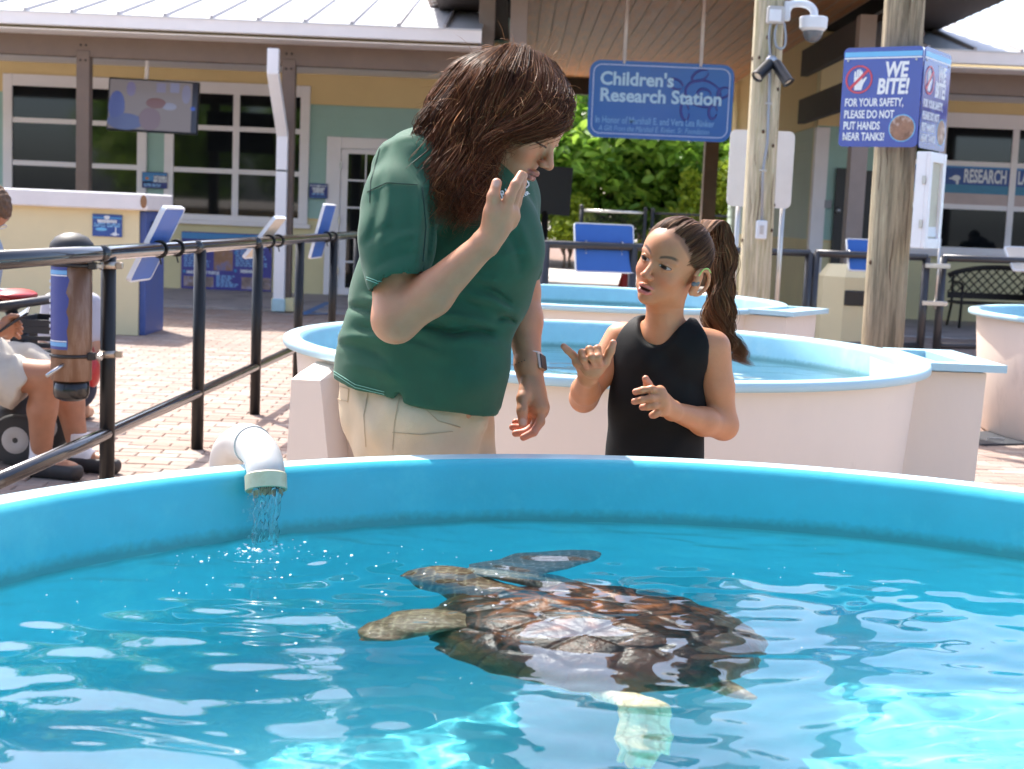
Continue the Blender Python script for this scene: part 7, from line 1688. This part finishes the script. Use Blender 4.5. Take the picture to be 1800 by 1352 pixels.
g_.tube([Vector(ML(.225, .36, .02)), Vector(ML(.36, .0, .03))], .0025, 6); g_.build('glasses', mat('pale_glasses', (0.55, 0.55, 0.58), .3, .5), man, True, world=True)
M_SOCK = mat('white_sock', (0.72, 0.70, 0.72), .9, var=.05, bump=.2, bscale=200); M_SHOE2 = mat('dark_sneaker', (0.03, 0.028, 0.03), .6, var=.3)
for an in (a1, a2):
    an0 = an.copy(); an0[2] = .055; q = SDF(); q.cap(an + np.array([0, 0, .10]), an0, .0475, .048, .01); q.cap(an0, an0 + np.array([.05, -.02, 0]), .050, .046, .02); q.fun(lambda X, z=an[2] + .10: X[..., 2] - z, an - .3, an + .3, .003, '&'); V, F = q.mesh(.006); organic('sock', (V, F), M_SOCK, man)
    q = SDF(); q.cap(an0 + np.array([-.02, 0, -.012]), an0 + np.array([.16, -.055, -.018]), .052, .042, .02); q.cap(an0 + np.array([-.03, .01, .03]), an0 + np.array([.03, -.01, .01]), .05, .05, .02); q.fun(lambda X: -X[..., 2], an0 - .4, an0 + .4, .003, '&'); q.fun(lambda X, a_=an0: -(a_[2] + .012 - X[..., 2]), an0 - .4, an0 + .4, .01, '&'); V, F = q.mesh(.006); organic('shoe', (V, F), M_SHOE2, man)
ph = thing('mobile_phone', 'dark mobile phone held in the seated man\'s hand', 'phone', P(26, 564, MY - .15)); Mp = Matrix.Rotation(R(-35), 3, 'Y') @ Matrix.Rotation(R(20), 3, 'X')
MB().box(P(26, 562, MY - .145), (.15, .075, .009), .003, Mp).build('case', M_BLACK, ph, world=True); MB().box(P(26, 562, MY - .145) + Mp @ Vector((0, 0, .0052)), (.138, .066, .001), 0, Mp).build('screen', M_GLASS, ph, world=True)
# the scooter, facing right
M_SCO = mat('scooter_charcoal_plastic', (0.035, 0.035, 0.04), .5, var=.15, vscale=6); M_SRED = mat('scooter_red_plastic', (0.42, 0.02, 0.02), .35, var=.1); M_TYRE = mat('grey_tyre', (0.05, 0.05, 0.052), .85, var=.2)
SY = MY + .38; sx = P(20, 700, SY).x
sco = thing('mobility_scooter', 'black and red mobility scooter with front basket carrying the seated man', 'scooter', (sx, SY, 0))
q = SDF(); q.cap((sx - .55, SY, .20), (sx - .02, SY, .16), .10, .085, .03, flat=((0, 1, 0), 2.0)); q.ell((sx + .06, SY, .22), (.13, .22, .11), .05); q.ell((sx - .60, SY, .34), (.28, .24, .16), .05)
V, F = q.mesh(.012); organic('deck', (V, F), M_SCO, sco)
MB().tube([(sx + .02, SY, .26), (sx + .03, SY, .42), (sx + .05, SY, .58)], [.065, .045, .030], 14).build('steering_column', M_SCO, sco, True, world=True)
tz = P(30, 540, SY).z; MB().tube([(sx + .05, SY, .56), (sx - .01, SY, tz)], .028, 12).build('tiller', M_SCO, sco, True, world=True)
q = SDF(); q.ell((sx - .03, SY, tz + .03), (.09, .12, .055), .02); V, F = q.mesh(.008); organic('tiller_head', (V, F), M_SCO, sco)
q = SDF(); q.ell((sx + .02, SY, tz + .055), (.09, .15, .03), .02); V, F = q.mesh(.008); organic('red_shroud', (V, F), M_SRED, sco)
MB().tube([(sx - .02 + .19 * math.cos(a), SY + .20 * math.sin(a), tz + .01 + .03 * math.cos(a)) for a in np.linspace(-1.9, 1.9, 24)], .020, 12).build('handlebar', M_SCO, sco, True, world=True)
MB().lathe([(0, .012), (.03, .010), (.032, 0)], 18, (sx - .05, SY - .06, tz + .075)).build('dial', M_PEDGE, sco, True, world=True)
bx0, bx1, bz0, bz1 = sx + .06, P(98, 590, SY - .16).x, P(60, 628, SY).z, P(60, 556, SY).z
for x in (bx0, bx1): MB().bb(x - .006, x + .006, SY - .17, SY + .17, bz0, bz1, .003).build('basket_end', M_SCO, sco, world=True)
for y in (SY - .17, SY + .17):
    for k in range(6):
        h = (bz1 - bz0) / 6; MB().bb(bx0 + .0065, bx1 - .0065, y - .005, y + .005, bz0 + k * h, bz0 + k * h + h * (.62 if k < 4 else .995), .001).build('basket_slat', M_SCO, sco, world=True)
MB().bb(bx0 + .0065, bx1 - .0065, SY - .16, SY + .16, bz0, bz0 + .012).build('basket_floor', M_SCO, sco, world=True)
for x, y in ((sx + .10, SY - .20), (sx + .10, SY + .20), (sx - .66, SY - .22), (sx - .66, SY + .22)):
    wh = MB().lathe([(.07, -.035), (.105, -.038), (.118, -.025), (.118, .025), (.105, .038), (.07, .035)], 28, (x, y, .118), Matrix.Rotation(R(90), 3, 'X')).build('wheel', M_TYRE, sco, True, world=True)
    MB().lathe([(0, .030), (.03, .042), (.06, .036), (.068, .030)], 20, (x, y, .118), Matrix.Rotation(R(90), 3, 'X'), cap=False).build('rim', M_GREYBOX, wh, True, world=True)
q = SDF(); sq = P(-60, 700, MY + .02); q.cap((sq.x - .12, MY, .50), (sq.x + .16, MY, .49), .052, .05, .02, flat=((0, 1, 0), 4.2)); q.cap((sq.x - .22, MY, .58), (sq.x - .30, MY, .95), .05, .05, .02, flat=((0, 1, 0), 4.0)); V, F = q.mesh(.012); organic('seat', (V, F), M_SCO, sco)
MB().tube([(sq.x, MY + .1, .48), (sq.x, SY, .25)], .03, 10).build('seat_post', M_SCO, sco, True, world=True)
# ================================================================== child in a grey shirt behind the canister
CY = 7.7; ch = thing('person', 'child in a lavender grey shirt with a red bag standing behind the bronze canister', 'person', (P(128, 700, CY).x, CY, 0))
HC = .19; cf = (.3, .95, -.1); CR = head_frame(cf, 0); CC = pt(124, 462, CY); s = SDF(); head(s, CC, CR, HC, True); s.cap(CC - np.array([0, 0, .04]), pt(126, 522, CY), .04, .045, .03)
s.chain([pt(128, 640, CY), pt(126, 545, CY)], [.10, .11], .04, flat=((0, 1, 0), .7))
for dx in (-16, 16):
    hp = pt(128 + dx, 650, CY); s.chain([hp, np.array([hp[0], CY - .02, .27]), np.array([hp[0], CY + .02, .05])], [.065, .045, .032], .02); s.cap(np.array([hp[0], CY + .02, .045]), np.array([hp[0], CY + .13, .03]), .036, .03, .02)
    sh_ = pt(126 + dx * 2.2, 535, CY); s.chain([sh_, pt(126 + dx * 2.9, 605, CY - .03), pt(126 + dx * 2.6, 648, CY - .08)], [.042, .034, .026], .02); s.ell(pt(126 + dx * 2.5, 660, CY - .09), (.026, .02, .032), .01)
V, F = regions_mesh(s, .008, []); organic('body', (V, F), SKIN, ch, lambda A: np.tile(np.array([.45, .25, .16]), (len(A), 1)))
q = SDF(); q.chain([pt(128, 640, CY), pt(126, 545, CY)], [.125, .128], .04, flat=((0, 1, 0), .75))
for sg in (-1, 1): q.cap(pt(126 + sg * 34, 533, CY), pt(126 + sg * 45, 590, CY - .02), .056, .052, .03)
V, F = q.mesh(.007); organic('shirt', (V, F), mat('lavender_grey_cotton', (0.45, 0.44, 0.50), .85, var=.08), ch)
q = SDF(); q.cap(pt(128, 650, CY), pt(128, 680, CY), .12, .13, .03, flat=((0, 1, 0), .75)); V, F = q.mesh(.009); organic('shorts', (V, F), mat('navy_cotton', (0.03, 0.035, 0.06), .85), ch)
q = SDF(); q.ell(CC + CR @ (np.array([0, -.06, .10]) * HC), np.array([.37, .44, .40]) * HC, 0, '+', CR); q.ell(CC + CR @ (np.array([0, .5, -.15]) * HC), np.array([.36, .36, .36]) * HC, .01, '-', CR); V, F = q.mesh(.006); organic('hair', (V, F), M_CAPH, ch)
rb = thing('bag', 'small red bag hanging at the child\'s side behind the canister', 'bag', P(163, 648, CY - .1)); q = SDF(); q.ell(pt(164, 655, CY - .10), (.035, .06, .08), .01); V, F = q.mesh(.006); organic('pouch', (V, F), M_SRED, rb); MB().tube([P(160, 630, CY - .1), P(164, 610, CY - .1), P(168, 630, CY - .1)], .006, 6).build('strap', M_SRED, rb, True, world=True)
# ================================================================== person on the bench
BY = 18.45; bp = thing('person', 'person in dark clothes sitting on the lattice bench with hands in lap', 'person', (P(1830, 540, BY).x, BY, 0))
s = SDF(); bx_ = P(1832, 500, BY).x; s.chain([(bx_, BY + .1, .52), (bx_, BY + .14, 1.0)], [.16, .17], .05, flat=((0, 1, 0), .75)); s.cap((bx_, BY + .10, 1.04), (bx_ + .02, BY - .05, 1.12), .07, .055, .03)
BR = head_frame((-.15, -.55, -.8), 0); BC = np.array([bx_ + .02, BY - .12, 1.17]); head(s, BC, BR, .23, True)
for sg in (-1, 1):
    s.chain([(bx_ + sg * .19, BY + .12, 1.05), (bx_ + sg * .25, BY - .02, .80), (bx_ + sg * .06 - .12, BY - .26, .70)], [.055, .045, .03], .03); s.ell((bx_ + sg * .03 - .12, BY - .29, .69), (.05, .04, .035), .02)
    s.chain([(bx_ + sg * .10, BY + .05, .52), (bx_ + sg * .12, BY - .40, .52), (bx_ + sg * .12, BY - .38, .08)], [.09, .065, .045], .03); s.cap((bx_ + sg * .12, BY - .38, .06), (bx_ + sg * .12, BY - .55, .04), .045, .035, .02)
organic('body', s.mesh(.010), SKIN, bp, face_colour((.42, .22, .15), BC, BR, .23, (.35, .14, .12), (.05, .03, .02), (.05, .03, .02)))
q = SDF(); q.chain([(bx_, BY + .1, .52), (bx_, BY + .14, 1.02)], [.178, .185], .05, flat=((0, 1, 0), .8))
for sg in (-1, 1): q.cap((bx_ + sg * .19, BY + .12, 1.05), (bx_ + sg * .235, BY + .03, .88), .075, .062, .03)
organic('shirt', q.mesh(.010), mat('dark_maroon_cotton', (0.05, 0.015, 0.02), .85), bp)
q = SDF()
for sg in (-1, 1): q.chain([(bx_ + sg * .10, BY + .08, .52), (bx_ + sg * .12, BY - .40, .53), (bx_ + sg * .12, BY - .38, .10)], [.115, .085, .065], .03)
organic('trousers', q.mesh(.010), mat('black_cotton', (0.01, 0.01, 0.012), .85), bp)
q = SDF(); q.ell(BC + BR @ (np.array([0, -.06, .10]) * .23), np.array([.37, .44, .40]) * .23, 0, '+', BR); q.ell(BC + BR @ (np.array([0, .5, -.15]) * .23), np.array([.36, .36, .36]) * .23, .01, '-', BR); organic('hair', q.mesh(.008), M_CAPH, bp)
